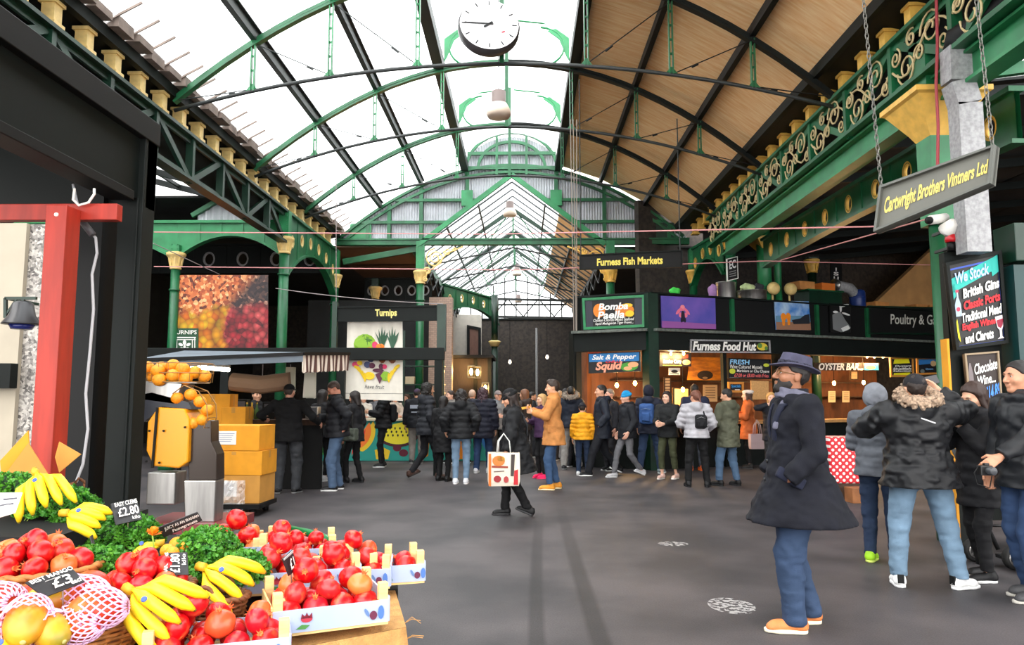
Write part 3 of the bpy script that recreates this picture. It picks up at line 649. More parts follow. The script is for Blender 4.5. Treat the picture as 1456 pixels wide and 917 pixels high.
# --- boards on and in the stall
YEL, RED, WHT, LBL = (250, 224, 40), (226, 34, 44), (246, 244, 238), (60, 150, 220)
board('paella_board', 'paella sign with orange rice picture and green frame on the stall corner', 'sign', fq((828, 424, 917, 419, 917, 465, 830, 469), .06, LPt), .03, mat('slate_grey', (44, 46, 58), .5), GREENL, .06,
      [('Bomba', .26, .2, .74, .42, WHT, .03, .2), ('Paella', .24, .45, .68, .69, WHT, .03, .2), ('Chicken Chorizo Mixed Seafood', .17, .68, .83, .77, WHT, .01, .2), ('Squid Madagascan Tiger Prawn...', .2, .79, .82, .89, WHT, .01, .2)],
      [('black_field', (10, 10, 12), [[(.16, .1), (.16, .95), (.84, .95), (.84, .1)]]), ('rice_picture', (226, 128, 30), [blob(.68, .45, .15, .2), blob(.27, .42, .1, .22)]), ('lemon_picture', (248, 200, 40), [blob(.76, .56, .07, .1), blob(.72, .3, .09, .06)])])
PUR = mat('purple_backdrop', (78, 76, 168), .45, rgb2=(130, 96, 190), vscale=1.2)
board('picture_panel', 'purple picture of a pink octopus shape on the stall fascia', 'picture', fq((940, 420.5, 1017, 424, 1018, 468, 941, 466), .06), .03, PUR, None, .02, [],
      [('floor_shade', (150, 84, 160), [[(0, .78), (0, 1), (1, 1), (1, .84)]]), ('octopus_arms', (240, 120, 150), [blob(.38, .36, .045, .1), blob(.31, .46, .03, .12, rot=.4), blob(.46, .46, .03, .12, rot=-.4), blob(.34, .58, .03, .08), blob(.44, .58, .03, .08)]), ('octopus_body', (30, 22, 44), [blob(.385, .62, .035, .18), blob(.36, .74, .02, .08), blob(.42, .74, .02, .08)]), ('octopus_head', (250, 150, 160), [blob(.385, .32, .035, .06)])])
board('picture_panel', 'beach picture with two orange figures on the stall fascia', 'picture', fq((1101.5, 427.5, 1150, 428.5, 1153, 469.5, 1104, 468.5), .06), .03, mat('sea_sky', (64, 128, 206), .45, rgb2=(186, 212, 236), vscale=3), None, .02, [],
      [('sand', (150, 108, 84), [[(0, .72), (0, 1), (1, 1), (1, .72)]]), ('sea', (96, 140, 170), [[(0, .52), (0, .74), (1, .72), (1, .5)]]), ('figures', (244, 140, 24), [blob(.22, .56, .08, .14), blob(.36, .54, .07, .13), [(.16, .6), (.18, .86), (.24, .86), (.27, .6)], [(.32, .6), (.33, .84), (.39, .84), (.42, .6)]]), ('dark_heap', (24, 26, 36), [[(.45, .66), (.5, .8), (.98, .78), (.98, .44), (.84, .48), (.7, .6)]])])
board('picture_panel', 'black and white fish picture on the stall fascia', 'picture', fq((1180, 431, 1210, 432, 1210, 473, 1181, 472), .06), .03, mat('near_black', (12, 12, 13), .5), None, .02, [],
      [('fish_body', (120, 122, 124), [[(.1, .4), (.12, .9), (.5, 1.0), (.85, .92), (.98, .82), (.7, .55), (.5, .3), (.35, .3)]]), ('fish_highlight', (226, 226, 224), [[(.5, .86), (.6, .98), (.95, .86), (.85, .74)], blob(.66, .07, .24, .04, rot=-.2), blob(.75, .36, .2, .035, rot=.2), blob(.25, .3, .12, .04), blob(.5, .18, .05, .12)])])
board('fascia_sign', 'black stall fascia sign with large pale poultry lettering', 'sign', fq((1234, 434.5, 1340, 437, 1340, 476, 1234, 475), .05), .03, mat('near_black', (12, 12, 13), .5), DGREEN, .04, [('Poultry & Game', .29, .28, 1.06, .75, (206, 206, 196), .01, .0)])
board('menu_board', 'Salt and Pepper Squid sign above the stall window', 'sign', fq((836, 502, 911, 500, 911, 528, 837, 531), .02, LPt), .03, mat('near_black', (12, 12, 13), .5), None, .02,
      [('Salt & Pepper', .08, .1, .92, .42, WHT, .025, .25), ('CHILLI', .34, .4, .62, .52, RED, .02, .2), ('Squid', .14, .45, .66, .98, (250, 160, 130), .04, .25), ('Calamari', .0, -.08, .25, .02, RED, 0, 0)],
      [('blue_band', (36, 120, 186), [[(.02, .05), (.02, .44), (.97, .46), (.97, .02)]]), ('salad_picture', (70, 150, 50), [blob(.78, .74, .17, .22)]), ('squid_picture', (236, 170, 120), [blob(.86, .64, .1, .14), blob(.76, .82, .08, .1)])])
board('name_sign', 'long food hut sign in slanted white letters over the stall opening', 'sign', fq((981, 482.5, 1094, 484, 1095, 502, 981, 501.5), .16), .04, mat('near_black', (12, 12, 13), .5), ZINC, .035,
      [('Furness Food Hut', .03, .14, .82, .84, WHT, .04, .2), ('Freshly Prepared Dishes', .4, .86, .76, 1.06, RED, .01, .1)], [('lemon_picture', (220, 196, 60), [blob(.9, .5, .07, .3)]), ('leaf_picture', (86, 130, 60), [blob(.87, .42, .03, .2), blob(.95, .62, .02, .16)])])
board('menu_board', 'FRESH mussels chalk menu board with coloured writing', 'menu board', fq((1035, 509, 1095, 511, 1096, 539, 1035, 538), -.05), .03, mat('chalk_black', (16, 18, 26), .6), BLACK, .02,
      [('FRESH', .04, .06, .5, .3, (150, 210, 250), .02, .1), ('Wine Cultured Mussels', .04, .32, .8, .5, WHT, .01, .15), ('Mariniere or Chu Chyane', .2, .54, .96, .72, WHT, .012, .15), ('£7.00 or £8.00 with Fries', .14, .75, .94, .92, (240, 110, 110), .012, .1)], [('oyster_picture', (200, 208, 60), [blob(.1, .64, .07, .13), blob(.9, .3, .07, .09)]), ('rule', WHT, [[(.02, .95), (.02, .97), (.98, .98), (.98, .96)]])])
board('cork_board', 'large amber fish smokehouse board in the stall', 'board', fq((982, 508, 1025, 508, 1026, 541, 978, 540), -1.0), .03, mat('amber_smoke', (226, 140, 30), .6, rgb2=(160, 92, 30), vscale=3, stretch=(1, 1, 4)), None, .02, [], [('dark_pan', (52, 40, 30), [blob(.5, .78, .24, .2)]), ('pan_shine', (150, 120, 84), [blob(.5, .9, .08, .05)])])
board('menu_board', 'small chalkboard headed Oyster Curry above the counter', 'menu board', fq((938, 501, 983, 502, 983, 521, 938, 521), -.5), .02, mat('chalk_black', (16, 18, 26), .6), None, .02, [('Butcher Curry', .1, .5, .68, .84, WHT, .02, .15)], [('label_strip', (90, 40, 30), [[(.05, .12), (.05, .4), (.9, .4), (.9, .1)]]), ('bread_picture', (200, 150, 110), [blob(.84, .7, .13, .2)]), ('rule', (160, 190, 60), [[(.1, .9), (.1, .95), (.7, .95), (.7, .9)]])])
board('menu_card', 'small white and black card below the Oyster Curry board', 'card', fq((951, 523, 967, 523, 967, 533, 951, 533), -.6), .01, flat((226, 224, 216)), None, .01, [], [('print', (20, 20, 20), [blob(.5, .5, .3, .22), [(.1, .8), (.1, .92), (.9, .92), (.9, .8)]])])
board('cork_board', 'black-framed cork board behind a bulb on the counter', 'board', fq((957, 551, 980, 551, 980, 578, 957, 578), -.9), .03, mat('cork', (206, 156, 98), .8, var=.1, vscale=30), BLACK, .03)
board('menu_board', 'little blue chalk sign in an amber wooden frame', 'menu board', fq((1035, 543, 1057, 543, 1057, 558, 1035, 558), -.1), .03, mat('chalk_black', (16, 18, 26), .6), mat('amber_frame', (206, 140, 60), .6), .05, [('Specials', .2, .25, .8, .6, LBL, .02, .1)], [('price', WHT, [[(.45, .7), (.45, .78), (.75, .78), (.75, .7)]])])
board('cork_board', 'plain tan notice board hung beside the woman in the orange coat', 'board', fq((1068, 541, 1093, 542, 1093, 568, 1069, 568), .2), .03, mat('cork', (206, 156, 98), .8), None, .02)
board('name_sign', 'OYSTER BAR sign in white slanted capitals inside the stall', 'sign', fq((1158, 515.5, 1250, 516, 1250, 526.5, 1158, 526.5), -.5), .03, mat('dark_brown_board', (40, 24, 16), .6), None, .02, [('OYSTER BAR...', .06, .05, .74, .98, WHT, .04, .2)], [('sea_picture', (40, 130, 170), [[(.76, .05), (.76, .98), (.99, .98), (.99, .05)]]), ('shell_picture', (226, 190, 90), [blob(.86, .6, .08, .28)])])
board('menu_board', 'bright yellow lettered menu board with amber frame', 'menu board', fq((1265, 508, 1298, 507, 1299, 536, 1266, 536), -.1), .03, mat('chalk_black', (16, 18, 26), .6), mat('amber_frame', (206, 140, 60), .6), .05, [('Oysters', .2, .4, .9, .52, WHT, .03, .1), ('Shellfish', .12, .53, .9, .64, WHT, .03, .1), ('Selection', .12, .65, .9, .74, WHT, .03, .1)], [('yellow_flash', (240, 232, 30), [[(.2, .1), (.14, .34), (.86, .32), (.8, .08)], [(.16, .8), (.12, .96), (.84, .97), (.86, .78)]])])
board('menu_board', 'blue seascape menu board with a pale disc', 'menu board', fq((1303, 508, 1333, 508, 1334, 532, 1304, 533), -.1), .03, mat('chalk_black', (16, 18, 26), .6), mat('amber_frame', (206, 140, 60), .6), .05, [('Oysters', .4, .62, .75, .76, (120, 180, 230), .02, .1)], [('blue_band', (46, 120, 190), [[(.06, .06), (.06, .44), (.94, .34), (.94, .06)]]), ('moon_picture', (206, 170, 120), [blob(.78, .36, .14, .17)]), ('shell_picture', (110, 120, 116), [blob(.25, .8, .1, .12)])])
for i, (u, v, w, h) in enumerate(((1178, 556, 10, 16), (1198, 556, 10, 16), (1209, 527, 11, 13), (944, 536, 10, 28), (1000, 547, 20, 24))):
    board('price_list', ['pale price list on the back wall left of the oyster bulbs', 'second pale price list right of the left oyster bulb', 'little framed print under the oyster bar sign', 'narrow framed notice on the amber inside wall', 'white rack of price slips behind the bald man'][i], 'notice', fq((u, v, u + w, v, u + w, v + h, u, v + h), -1.6), .015, flat((216, 184, 140)), [None, None, DWOOD, DWOOD, None][i], .03, [], [('print', (120, 90, 70), [[(.15, y), (.15, y + .05), (.85, y + .05), (.85, y)] for y in (.15, .3, .45, .6, .75)])])
# poster and kitchen things on the stall roof
board('poster', 'black poster with white border hung by the stall roof column', 'poster', fq((1033, 368, 1049, 364, 1050, 396, 1034, 400), .2), .02, WHITE, None, .01, [('EC', .2, .12, .8, .5, (236, 236, 236), .03, 0)], [('black_field', (14, 14, 14), [[(.08, .04), (.08, .96), (.92, .96), (.92, .04)]]), ('lines', (150, 150, 150), [[(.2, y), (.2, y + .04), (.8, y + .04), (.8, y)] for y in (.6, .7, .8)])])
def pot(lab, u, v0, v1, w, mm, o=-.25):
    p = FPt(u, v1, o); q = FPt(u, v0, o); r = (FPt(u + w / 2, v1, o) - FPt(u - w / 2, v1, o)).length / 2; p.z = ZF1 + .04; h = max(.1, q.z - p.z)
    t = thing('cooking_pot', lab, 'pot', p, 'metal pots on the stall roof')
    mb = MB(); mb.lathe([(r * .96, 0), (r, .02), (r, h * .95), (r * 1.04, h * .97), (r * 1.04, h), (r * .95, h), (r * .93, h * .6)], p, 24); mb.build('pan_body', mm, t, True)
    for s in (-1, 1):
        mb = MB(); mb.tube([p + fd * s * r + Vector((0, 0, h * .7)), p + fd * s * (r + .05) + Vector((0, 0, h * .72)), p + fd * s * (r + .05) + Vector((0, 0, h * .6)), p + fd * s * r + Vector((0, 0, h * .58))], .01, 6); mb.build('handle', mm, t, True)
pot('tall dented steel pot on the stall roof', 1032, 402, 421, 22, STEEL); pot('wide steel pan beside the tall pot, with rags on it', 1069, 414, 423, 32, STEEL)
def lumpy(name, lab, cat, p, r, mm, n=1, group=None, seed=1, sz=(1, 1, .8)):
    rnd = random.Random(seed); mb = MB()
    prof = 12; vs = []; nu = 16; nv = 10
    for j in range(nv + 1):
        for i in range(nu):
            a = 2 * PI * i / nu; b_ = PI * j / nv - PI / 2; k = 1 + .18 * math.sin(3 * a + seed) * math.cos(b_) + .12 * math.sin(5 * b_ + 2 * a)
            vs.append((p[0] + r * sz[0] * k * math.cos(a) * math.cos(b_), p[1] + r * sz[1] * k * math.sin(a) * math.cos(b_), p[2] + r * sz[2] * (1 + k * math.sin(b_))))
    mb.add(vs, [(j * nu + i, j * nu + (i + 1) % nu, (j + 1) * nu + (i + 1) % nu, (j + 1) * nu + i) for j in range(nv) for i in range(nu)])
    return tag(mb.build(name, mm, smooth=True), lab, cat, group, 'thing')
def onroof(u, o=-.25): 
    p = FPt(u, 420, o); p.z = ZF1 + .035; return p
lumpy('herb_bunch', 'bright green herb bunch on the stall roof edge', 'herbs', onroof(959), .12, mat('leaf_bright', (60, 190, 70), .6, var=.3), seed=3)
lumpy('cloth_bag', 'crumpled lilac bag left of the steel pots on the stall roof', 'bag', onroof(1014), .15, mat('lilac_cloth', (150, 110, 160), .8, var=.2), seed=5, sz=(.7, .7, 1.1))
p = onroof(1062); p.z += .19; lumpy('cloth_bag', 'pale green and white rags heaped on the wide steel pan', 'rags', p, .16, mat('rag_pale', (190, 206, 150), .8, var=.3), seed=8, sz=(1.1, .8, .7))
p = onroof(1078); p.z += .19; lumpy('cloth_bag', 'dark rag bundle on the wide steel pan', 'rags', p, .14, mat('rag_dark', (40, 40, 46), .8, var=.3), seed=9, sz=(.9, .8, .9))
def carton(name, lab, cat, c, d, rz, mm, flaps=True, tape=None, group=None, label_mat=None, lid=True):
    c = Vector(c); t = thing(name, lab, cat, c, group); M = Matrix.Rotation(rz, 3, 'Z'); x, y, z = d
    mb = MB(); mb.box(c + Vector((0, 0, z / 2)), (x, y, z), M); mb.build('body', mm, t, bevel=.006)
    if flaps:
        for s in (-1, 1):
            mb = MB(); mb.box(c + M @ Vector((0, s * y * .255, z + .004)), (x * 1.005, y * .485, .008), M); mb.build('flap', mm, t)
    if tape:
        mb = MB(); mb.box(c + M @ Vector((0, 0, z + .009)), (x * 1.01, .05, .004), M); mb.box(c + M @ Vector((x / 2 + .002, 0, z * .85)), (.003, .05, z * .3), M); mb.box(c + M @ Vector((0, -y / 2 - .002, z * .93)), (.06, .003, z * .14), M); mb.build('tape', tape, t)
    if label_mat:
        mb = MB(); mb.box(c + M @ Vector((-x * .12, -y / 2 - .003, z * .52)), (x * .42, .004, z * .55), M); o = mb.build('paper_label', WHITE, t)
        mb = MB()
        for k in range(5): mb.box(c + M @ Vector((-x * .12 - .01 * k, -y / 2 - .006, z * (.7 - .08 * k))), (x * (.36 - .02 * (k % 3)), .002, z * .018), M)
        mb.build('print', mat('print_ink', (120, 130, 170), .7), o)
    return t
for u, z, w, lab in ((1141, .28, .5, 'open wooden tray box on the green stall rooftop cabinet'), (1171, .28, .45, 'orange box beside the tray on the rooftop cabinet'), (1246, 0, .5, 'flat cardboard box on the stall roof by the blue bin'), (1302, 0, .45, 'wooden box on the stall roof over the pale poultry lettering'), (1322, 0, .5, 'flat wooden crate right of the wooden box on the roof')):
    p = onroof(u, -.4); p.z += z * 1.35 if z else 0
    carton('storage_box', lab, 'box', p, (w, .35, .2), math.atan2(fd.y, fd.x), mat('roof_box_wood', (206, 140, 76), .7, var=.15) if u != 1171 else mat('box_orange', (226, 120, 40), .7))
t = thing('rooftop_cabinet', 'green cabinet on the stall roof above the beach picture', 'cabinet', onroof(1163, -.4)); p = onroof(1163, -.4)
mb = MB(); mb.box(p + Vector((0, 0, .18)), (1.1, .5, .36), Matrix.Rotation(math.atan2(fd.y, fd.x), 3, 'Z')); mb.build('body', DGREEN, t); mb = MB(); mb.box(p + Vector((0, 0, .37)), (1.2, .55, .03), Matrix.Rotation(math.atan2(fd.y, fd.x), 3, 'Z')); mb.build('top', GREEN, t)
p = onroof(1219, -.5); t = thing('plastic_drum', 'blue plastic drum on the stall roof', 'drum', p); mb = MB(); mb.lathe([(.17, 0), (.2, .05), (.2, .45), (.17, .5), (.12, .52)], p, 18); mb.lathe([(.205, .3), (.212, .32), (.205, .34)], p, 18); mb.build('drum_body', mat('blue_plastic', (24, 52, 120), .4), t, True)
p = onroof(1204, -.5); t = thing('vent_hood', 'curved grey duct bend on the stall roof', 'duct', p); mb = MB(); mb.tube([p + fd * .5 + Vector((0, 0, 0)), p + fd * .42 + Vector((0, 0, .3)), p + fd * .1 + Vector((0, 0, .55)), p - fd * .4 + Vector((0, 0, .6))], .14, 14); mb.build('bend', ZINC, t, True); mb = MB(); mb.tube([p - fd * .38 + Vector((0, 0, .6)), p - fd * .42 + Vector((0, 0, .6))], .17, 14); mb.build('collar', STEEL, t, True)
for u, v, lab in ((1100, 410, 'round cream bell fitting on the green post left'), (1124, 411, 'round cream bell fitting right of the green post')):
    p = FPt(u, v, .0); mb = MB(); mb.lathe([(.02, -.12), (.13, -.06), (.16, .0), (.12, .07), (.03, .1)], p, 16, rot=Matrix.Rotation(PI / 2, 3, 'X')); mb.lathe([(.05, -.15), (.05, -.1)], p, 10, rot=Matrix.Rotation(PI / 2, 3, 'X')); mb.bar(p + Vector((0, .1, 0)), p + Vector((0, .1, -(p.z - ZF1))), .04, .04); tag(mb.build('alarm_bell', CREAM, smooth=True), lab, 'bell', kind='thing')
t = thing('post_pair', 'pair of green posts with a cream capital rising from the stall roof', 'posts', FPt(1090, 425, -.3))
for u, w in ((1088, .17), (1107, .09)):
    a = FPt(u, 425, -.3); a.z = ZF1; mb = MB(); mb.lathe([(w, 0), (w, 1.85)], a, 14); mb.build('post', GREENL, t, True)
a = FPt(1092, 345, -.3); mb = MB()
for (w0, z0), (w1, z1) in zip([(.14, -.35), (.2, -.2), (.36, .02)], [(.2, -.2), (.36, .02), (.38, .1)]):
    vs = [(a.x + w * i, a.y + w * j, a.z + z) for w, z in ((w0, z0), (w1, z1)) for i, j in ((-1, -1), (1, -1), (1, 1), (-1, 1))]
    mb.add(vs, [(0, 1, 5, 4), (1, 2, 6, 5), (2, 3, 7, 6), (3, 0, 4, 7), (4, 5, 6, 7), (3, 2, 1, 0)])
mb.build('capital', CREAMR, t)
column(FPt(1155, 400, -1.2).x, FPt(1155, 400, -1.2).y, 4.9, 5.3, 'small iron column with cream capital behind the rooftop cabinet', .12, CREAMR, DGREEN, group=None)
board('black_banner', 'narrow black banner with vertical white letters behind the stall roof', 'banner', fq((1181, 370, 1197, 372, 1197, 400, 1181, 399), -.9), .02, BLACK, None, .01, [('U', .25, .78, .7, .96, WHT, .03), ('S', .25, .55, .7, .73, WHT, .03), ('I', .42, .34, .52, .5, WHT, .03)])
# tan arched soffit at the back of the roof
mb = MB(); a, b_, c_ = FPt(1235, 440, -1.5), FPt(1400, 440, -1.5), FPt(1400, 320, -1.5); c2 = FPt(1330, 350, -1.5); mb.poly([a, b_, c_, c2], fn * -.15); struct(mb, 'wall_arch', mat('tan_render', (196, 150, 96), .8, var=.12, vscale=2))
mb = MB(); wallbox(mb, FA - fn * 3.4 + fd * 2, FB - fn * 3.4 + fd * 4, 0, 7, .2); struct(mb, 'wall_shed', DBRICK)
# ------------------------------------------------------------------ hanging signs
o = board('hanging_sign', 'long black hanging fish market sign with gold lettering', 'sign', Quad(P(824, 362.5, 14), P(970, 355.5, 14), P(970, 380, 14), P(824, 383.5, 14)), .05, BLACK, BLACKG, .02, [('Furness Fish Markets', .17, .3, .81, .78, (236, 214, 96), .035)])
for u, v in ((826, 362), (967, 356)):
    a = P(u, v, 14); mb = MB(); mb.tube([a, (a.x, a.y, arcz(a.x) - .1)], .012, 5); mb.build('hanger_rod', IRON, o)
o = board('hanging_sign', 'dark green hanging greengrocer sign with one gold word', 'sign', Quad(P(478, 436, 15), P(622, 434, 15), P(622, 456, 15), P(478, 457.5, 15)), .05, BLACKG, BLACKG, .03, [('Turnips', .385, .2, .6, .8, (240, 220, 130), .035)])
q = Quad(P(1253, 266, 6.9), P(1417, 207, 6.1), P(1411, 262, 6.1), P(1245, 331, 6.9))
o = board('hanging_sign', 'tilted grey hanging vintners sign with yellow lettering on chains', 'sign', q, .06, mat('sign_grey', (104, 104, 96), .5), mat('sign_grey_frame', (96, 98, 92), .5), .025, [('Cartwright Brothers Vintners Ltd', .06, .28, .95, .76, (226, 206, 110), .03)])
def chain(lab, a, b, r=.012, n=None):
    a, b = Vector(a), Vector(b); L = (b - a).length; n = n or int(L / .05); t = None; mb = MB(); d = (b - a).normalized(); s1 = d.cross(Vector((0, 1, 0))).normalized(); s2 = d.cross(s1)
    for i in range(n):
        c = a.lerp(b, (i + .5) / n); s = s1 if i % 2 else s2; h = L / n * .72
        mb.tube([c + d * h * math.cos(x) + s * .016 * math.sin(x) for x in [2 * PI * k / 8 for k in range(8)]], .005, 4, True)
    return tag(mb.build('hanging_chain', mat('chain_steel', (120, 118, 112), .4, .6)), lab, 'chain', kind='thing')
chain('steel chain holding up the left end of the vintners sign', q.at(.0, 0), P(1225, -30, 6.9)); chain('steel chain holding up the right end of the vintners sign', q.at(.97, 0), P(1384, -40, 6.1))
# near right: duct, red cable, cameras, wine boards
t = thing('ventilation_duct', 'square grey metal duct running up the nearest green column', 'duct', P(1385, 345, 7.4))
mb = MB(); pts = [P(1385, 360, 7.6), P(1372, 150, 7.6), P(1362, 118, 7.6), P(1360, 70, 7.6)]
for a, b_ in zip(pts, pts[1:]): mb.bar(a, b_, .25, .2, (0, -1, 0))
mb.build('duct_run', ZINC, t); mb = MB(); pts = [P(1360, 72, 7.6), P(1362, 52, 7.6), P(1385, 40, 7.4), P(1440, -10, 7.0)]; mb.tube(pts, .13, 12); mb.build('black_bend', BLACK, t, True)
mb = MB(); mb.tube([P(1331, -10, 7.7), P(1333, 60, 7.7), P(1331, 120, 7.7), P(1334, 180, 7.7), P(1333, 240, 7.7)], .016, 6); tag(mb.build('power_cable', mat('red_cable', (150, 40, 50), .5)), 'red cable hanging beside the nearest green column', 'cable', kind='thing')
for u, v, lab in ((1332, 312, 'white security camera below the vintners sign'),):
    t = thing('security_camera', lab, 'camera', P(u, v, 7.8)); c = P(u, v, 7.8)
    mb = MB(); mb.tube([c + Vector((-.1, -.05, -.02)), c + Vector((.12, .05, .03))], .05, 12); mb.build('housing', WHITE, t, True); mb = MB(); mb.tube([c + Vector((-.13, -.065, -.025)), c + Vector((-.1, -.05, -.02))], .04, 12); mb.build('lens', BLACK, t, True); mb = MB(); mb.bar(c, c + Vector((.2, .3, .02)), .03, .03); mb.build('bracket', IRON, t)
for u, v, lab in ((1352, 338, 'red beacon lamp on the near column'), (1393, 338, 'red beacon lamp over the wine board')):
    t = thing('beacon_lamp', lab, 'lamp', P(u, v, 7.75)); c = P(u, v, 7.75); mb = MB(); mb.lathe([(.02, .05), (.05, .03), (.06, -.02), (.055, -.05), (.02, -.05)], c, 12); mb.build('red_lens', mat('red_lens', (190, 20, 30), .3), t, True); mb = MB(); mb.lathe([(.045, -.05), (.04, -.14)], c, 10); mb.build('holder', BLACK, t, True); mb = MB(); mb.bar(c + Vector((0, .0, -.1)), c + Vector((0, .3, -.1)), .03, .03); mb.build('bracket', IRON, t)
c = P(1350, 325, 7.75); t = thing('floodlight', 'small white floodlight on the near column', 'lamp', c); mb = MB(); mb.lathe([(.05, .1), (.09, .0), (.1, -.03)], c, 14, rot=Matrix.Rotation(R(60), 3, 'X')); mb.build('shade', WHITE, t, True); mb = MB(); mb.bar(c, c + Vector((.02, .35, 0)), .03, .03); mb.build('bracket', IRON, t)
t = thing('sign_post', 'dark green timber stand carrying the wine boards', 'stand', G(1400, 760)); 
for u in (1345, 1428): 
    a = P(u, 360, 7.85); mb = MB(); mb.bar((a.x, a.y, 0), (a.x, a.y, a.z), .1, .1); mb.build('post', BLACKG, t)
mb = MB(); a, b_ = P(1345, 356, 7.85), P(1436, 700, 7.85); mb.bb((a.x, 7.83, 0.3), (b_.x, 7.9, a.z)); mb.build('back_board', BLACKG, t)
mb = MB(); q2 = Quad(P(1345, 357, 7.75), P(1421, 352, 7.75), P(1421, 340, 7.75), P(1345, 345, 7.75)); 
o = board('wine_board', 'We Stock British Gins painted board on the right stand', 'sign', Quad(P(1343, 374, 7.72), P(1422, 356, 7.72), P(1432, 488, 7.72), P(1358, 498, 7.72)), .04, mat('near_black', (12, 12, 13), .5), BLACKG, .035,
      [('We Stock', .14, .12, .76, .25, (176, 196, 255), .03, .15, -.04), ('British Gins', .25, .31, .92, .42, WHT, .04, .1, -.05), ('Classic Ports', .24, .455, .92, .555, RED, .04, .1, -.04), ('Traditional Mead', .18, .585, .93, .69, WHT, .03, .1, -.04), ('English Wines', .17, .71, .8, .805, RED, .04, .1, -.02), ('and Clarets', .2, .83, .74, .935, WHT, .035, .1, -.02)],
      [('blue_border', (60, 90, 190), [[(.05, .08), (.05, .1), (.95, .1), (.95, .08)], [(.05, .96), (.05, .975), (.95, .975), (.95, .96)], [(.05, .08), (.05, .97), (.065, .97), (.065, .08)], [(.94, .08), (.94, .97), (.955, .97), (.955, .08)]]), ('teal_ribbon', (38, 180, 168), [[(.06, .2), (.06, .36), (.84, .2), (.84, .06)], [(.8, .07), (.82, .26), (.98, .21), (.98, .03)], [(.03, .27), (.05, .46), (.13, .4), (.13, .26)]]), ('bottle_picture', (170, 190, 206), [[(.13, .42), (.09, .5), (.09, .63), (.2, .63), (.2, .5), (.17, .42)], [(.14, .35), (.14, .42), (.17, .42), (.17, .35)]]), ('bottle_label', (210, 60, 90), [blob(.145, .55, .035, .025), [(.13, .33), (.13, .36), (.18, .36), (.18, .33)]]), ('yellow_arrow', (240, 226, 30), [[(.1, .66), (.02, .78), (.12, .92)]]), ('glass_picture', (226, 220, 224), [[(.8, .7), (.83, .82), (.87, .85), (.87, .92), (.82, .94), (.96, .94), (.91, .92), (.91, .85), (.95, .8), (.97, .69)]]), ('wine_picture', (150, 30, 60), [[(.82, .74), (.84, .81), (.89, .83), (.93, .8), (.95, .73)]])])
o = board('wine_board', 'Chocolate Wine chalkboard with blue price in a wooden frame', 'sign', Quad(P(1370, 503, 7.72), P(1419, 499, 7.72), P(1424, 571, 7.72), P(1377, 572, 7.72)), .03, mat('brown_slate', (46, 34, 30), .6), mat('grey_frame', (150, 130, 104), .6), .018, [('Chocolate', .26, .18, .94, .4, WHT, .02, .2, -.1), ('Wine...', .32, .45, .86, .64, WHT, .02, .2, -.06), ('£14.89', .5, .66, .98, .95, (70, 140, 230), .03, .2, -.1)], [('bottle_picture', (120, 110, 112), [[(.08, .4), (.1, .8), (.22, .8), (.22, .42), (.17, .2), (.13, .2)]])])
mb = MB(); q2.text(mb, 'London', .05, .95, .6, .15, .0, .02, .3); tag(mb.build('crest_lettering', mat('gold_letters', (190, 170, 110), .5)), 'pale cut-out lettering along the top of the wine stand', 'lettering', kind='thing')
t = thing('amber_box_stack', 'narrow column of amber cardboard against the wine stand', 'boxes', P(1346, 545, 7.7)); mb = MB(); a = P(1343, 482, 7.74); b_ = P(1350, 545, 7.74); mb.bb((a.x, 7.7, 0), (b_.x, 7.82, a.z)); mb.build('box_side', ORANGEB, t)
t = thing('locker', 'dark green locker box at the far right edge', 'locker', P(1446, 520, 7.6)); a, b_ = P(1437, 318, 7.6), P(1475, 372, 7.6); mb = MB(); mb.bb((a.x, 7.55, b_.z), (b_.x, 7.9, a.z)); mb.build('upper_panel', DGREEN, t, bevel=.01); mb = MB(); mb.bb((a.x, 7.6, 0), (b_.x, 7.9, b_.z - .03)); mb.build('lower_cabinet', mat('petrol_green', (14, 56, 56), .45), t)
# ------------------------------------------------------------------ clock and pendant lamps
c = P(695, 40, 10.25); t = thing('hanging_clock', 'large round white clock hanging under the roof ridge', 'clock', c); M = Matrix.Rotation(R(-14), 3, 'X') @ Matrix.Rotation(R(90), 3, 'X'); M = Matrix.Rotation(R(8), 3, 'Z') @ Matrix.Rotation(R(78), 3, 'X')
def cl(x, y, z=0.0): return c + M @ Vector((x, y, z))
mb = MB(); mb.lathe([(.3, -.13), (.42, -.11), (.45, -.06), (.45, .05), (.43, .07), (.43, .075)], c, 40, rot=M); mb.build('case', mat('clock_case', (58, 54, 56), .4), t, True)
mb = MB(); mb.lathe([(.01, .066), (.425, .078), (.425, .084)], c, 40, rot=M); mb.build('dial', mat('clock_dial', (244, 242, 246), .35), t)
mb = MB()
for k in range(60):
    a = 2 * PI * k / 60; big = k % 5 == 0; r0, r1, w = (.33, .4, .016) if big else (.4, .408, .006)
    p0, p1 = cl(r0 * math.sin(a), r0 * math.cos(a), .09), cl(r1 * math.sin(a), r1 * math.cos(a), .09); mb.bar(p0, p1, w, .004, M @ Vector((0, 0, 1)))
mb.build('hour_marks', BLACK, t)
for nm, a, L, w in (('minute_hand', R(-90), .36, .022), ('hour_hand', R(-128), .1, .03)):
    mb = MB(); mb.bar(cl(-.06 * math.sin(a), -.06 * math.cos(a), .098), cl(L * math.sin(a), L * math.cos(a), .098), w, .006, M @ Vector((0, 0, 1))); mb.build(nm, BLACK, t)
mb = MB(); mb.poly([cl(.2 + x, -.12 + y, .09) for x, y in [(.03 * math.cos(R(k)), .016 * math.sin(R(k)) + .012 * math.cos(R(k))) for k in range(0, 360, 30)]], M @ Vector((0, 0, -.003))); mb.build('red_mark', mat('red_mark', (190, 40, 60), .5), t)
mb = MB(); mb.bar(cl(0, .44), (c.x, c.y + .1, lanz(XC) - .1), .06, .06); mb.build('hanger', IRON, t)
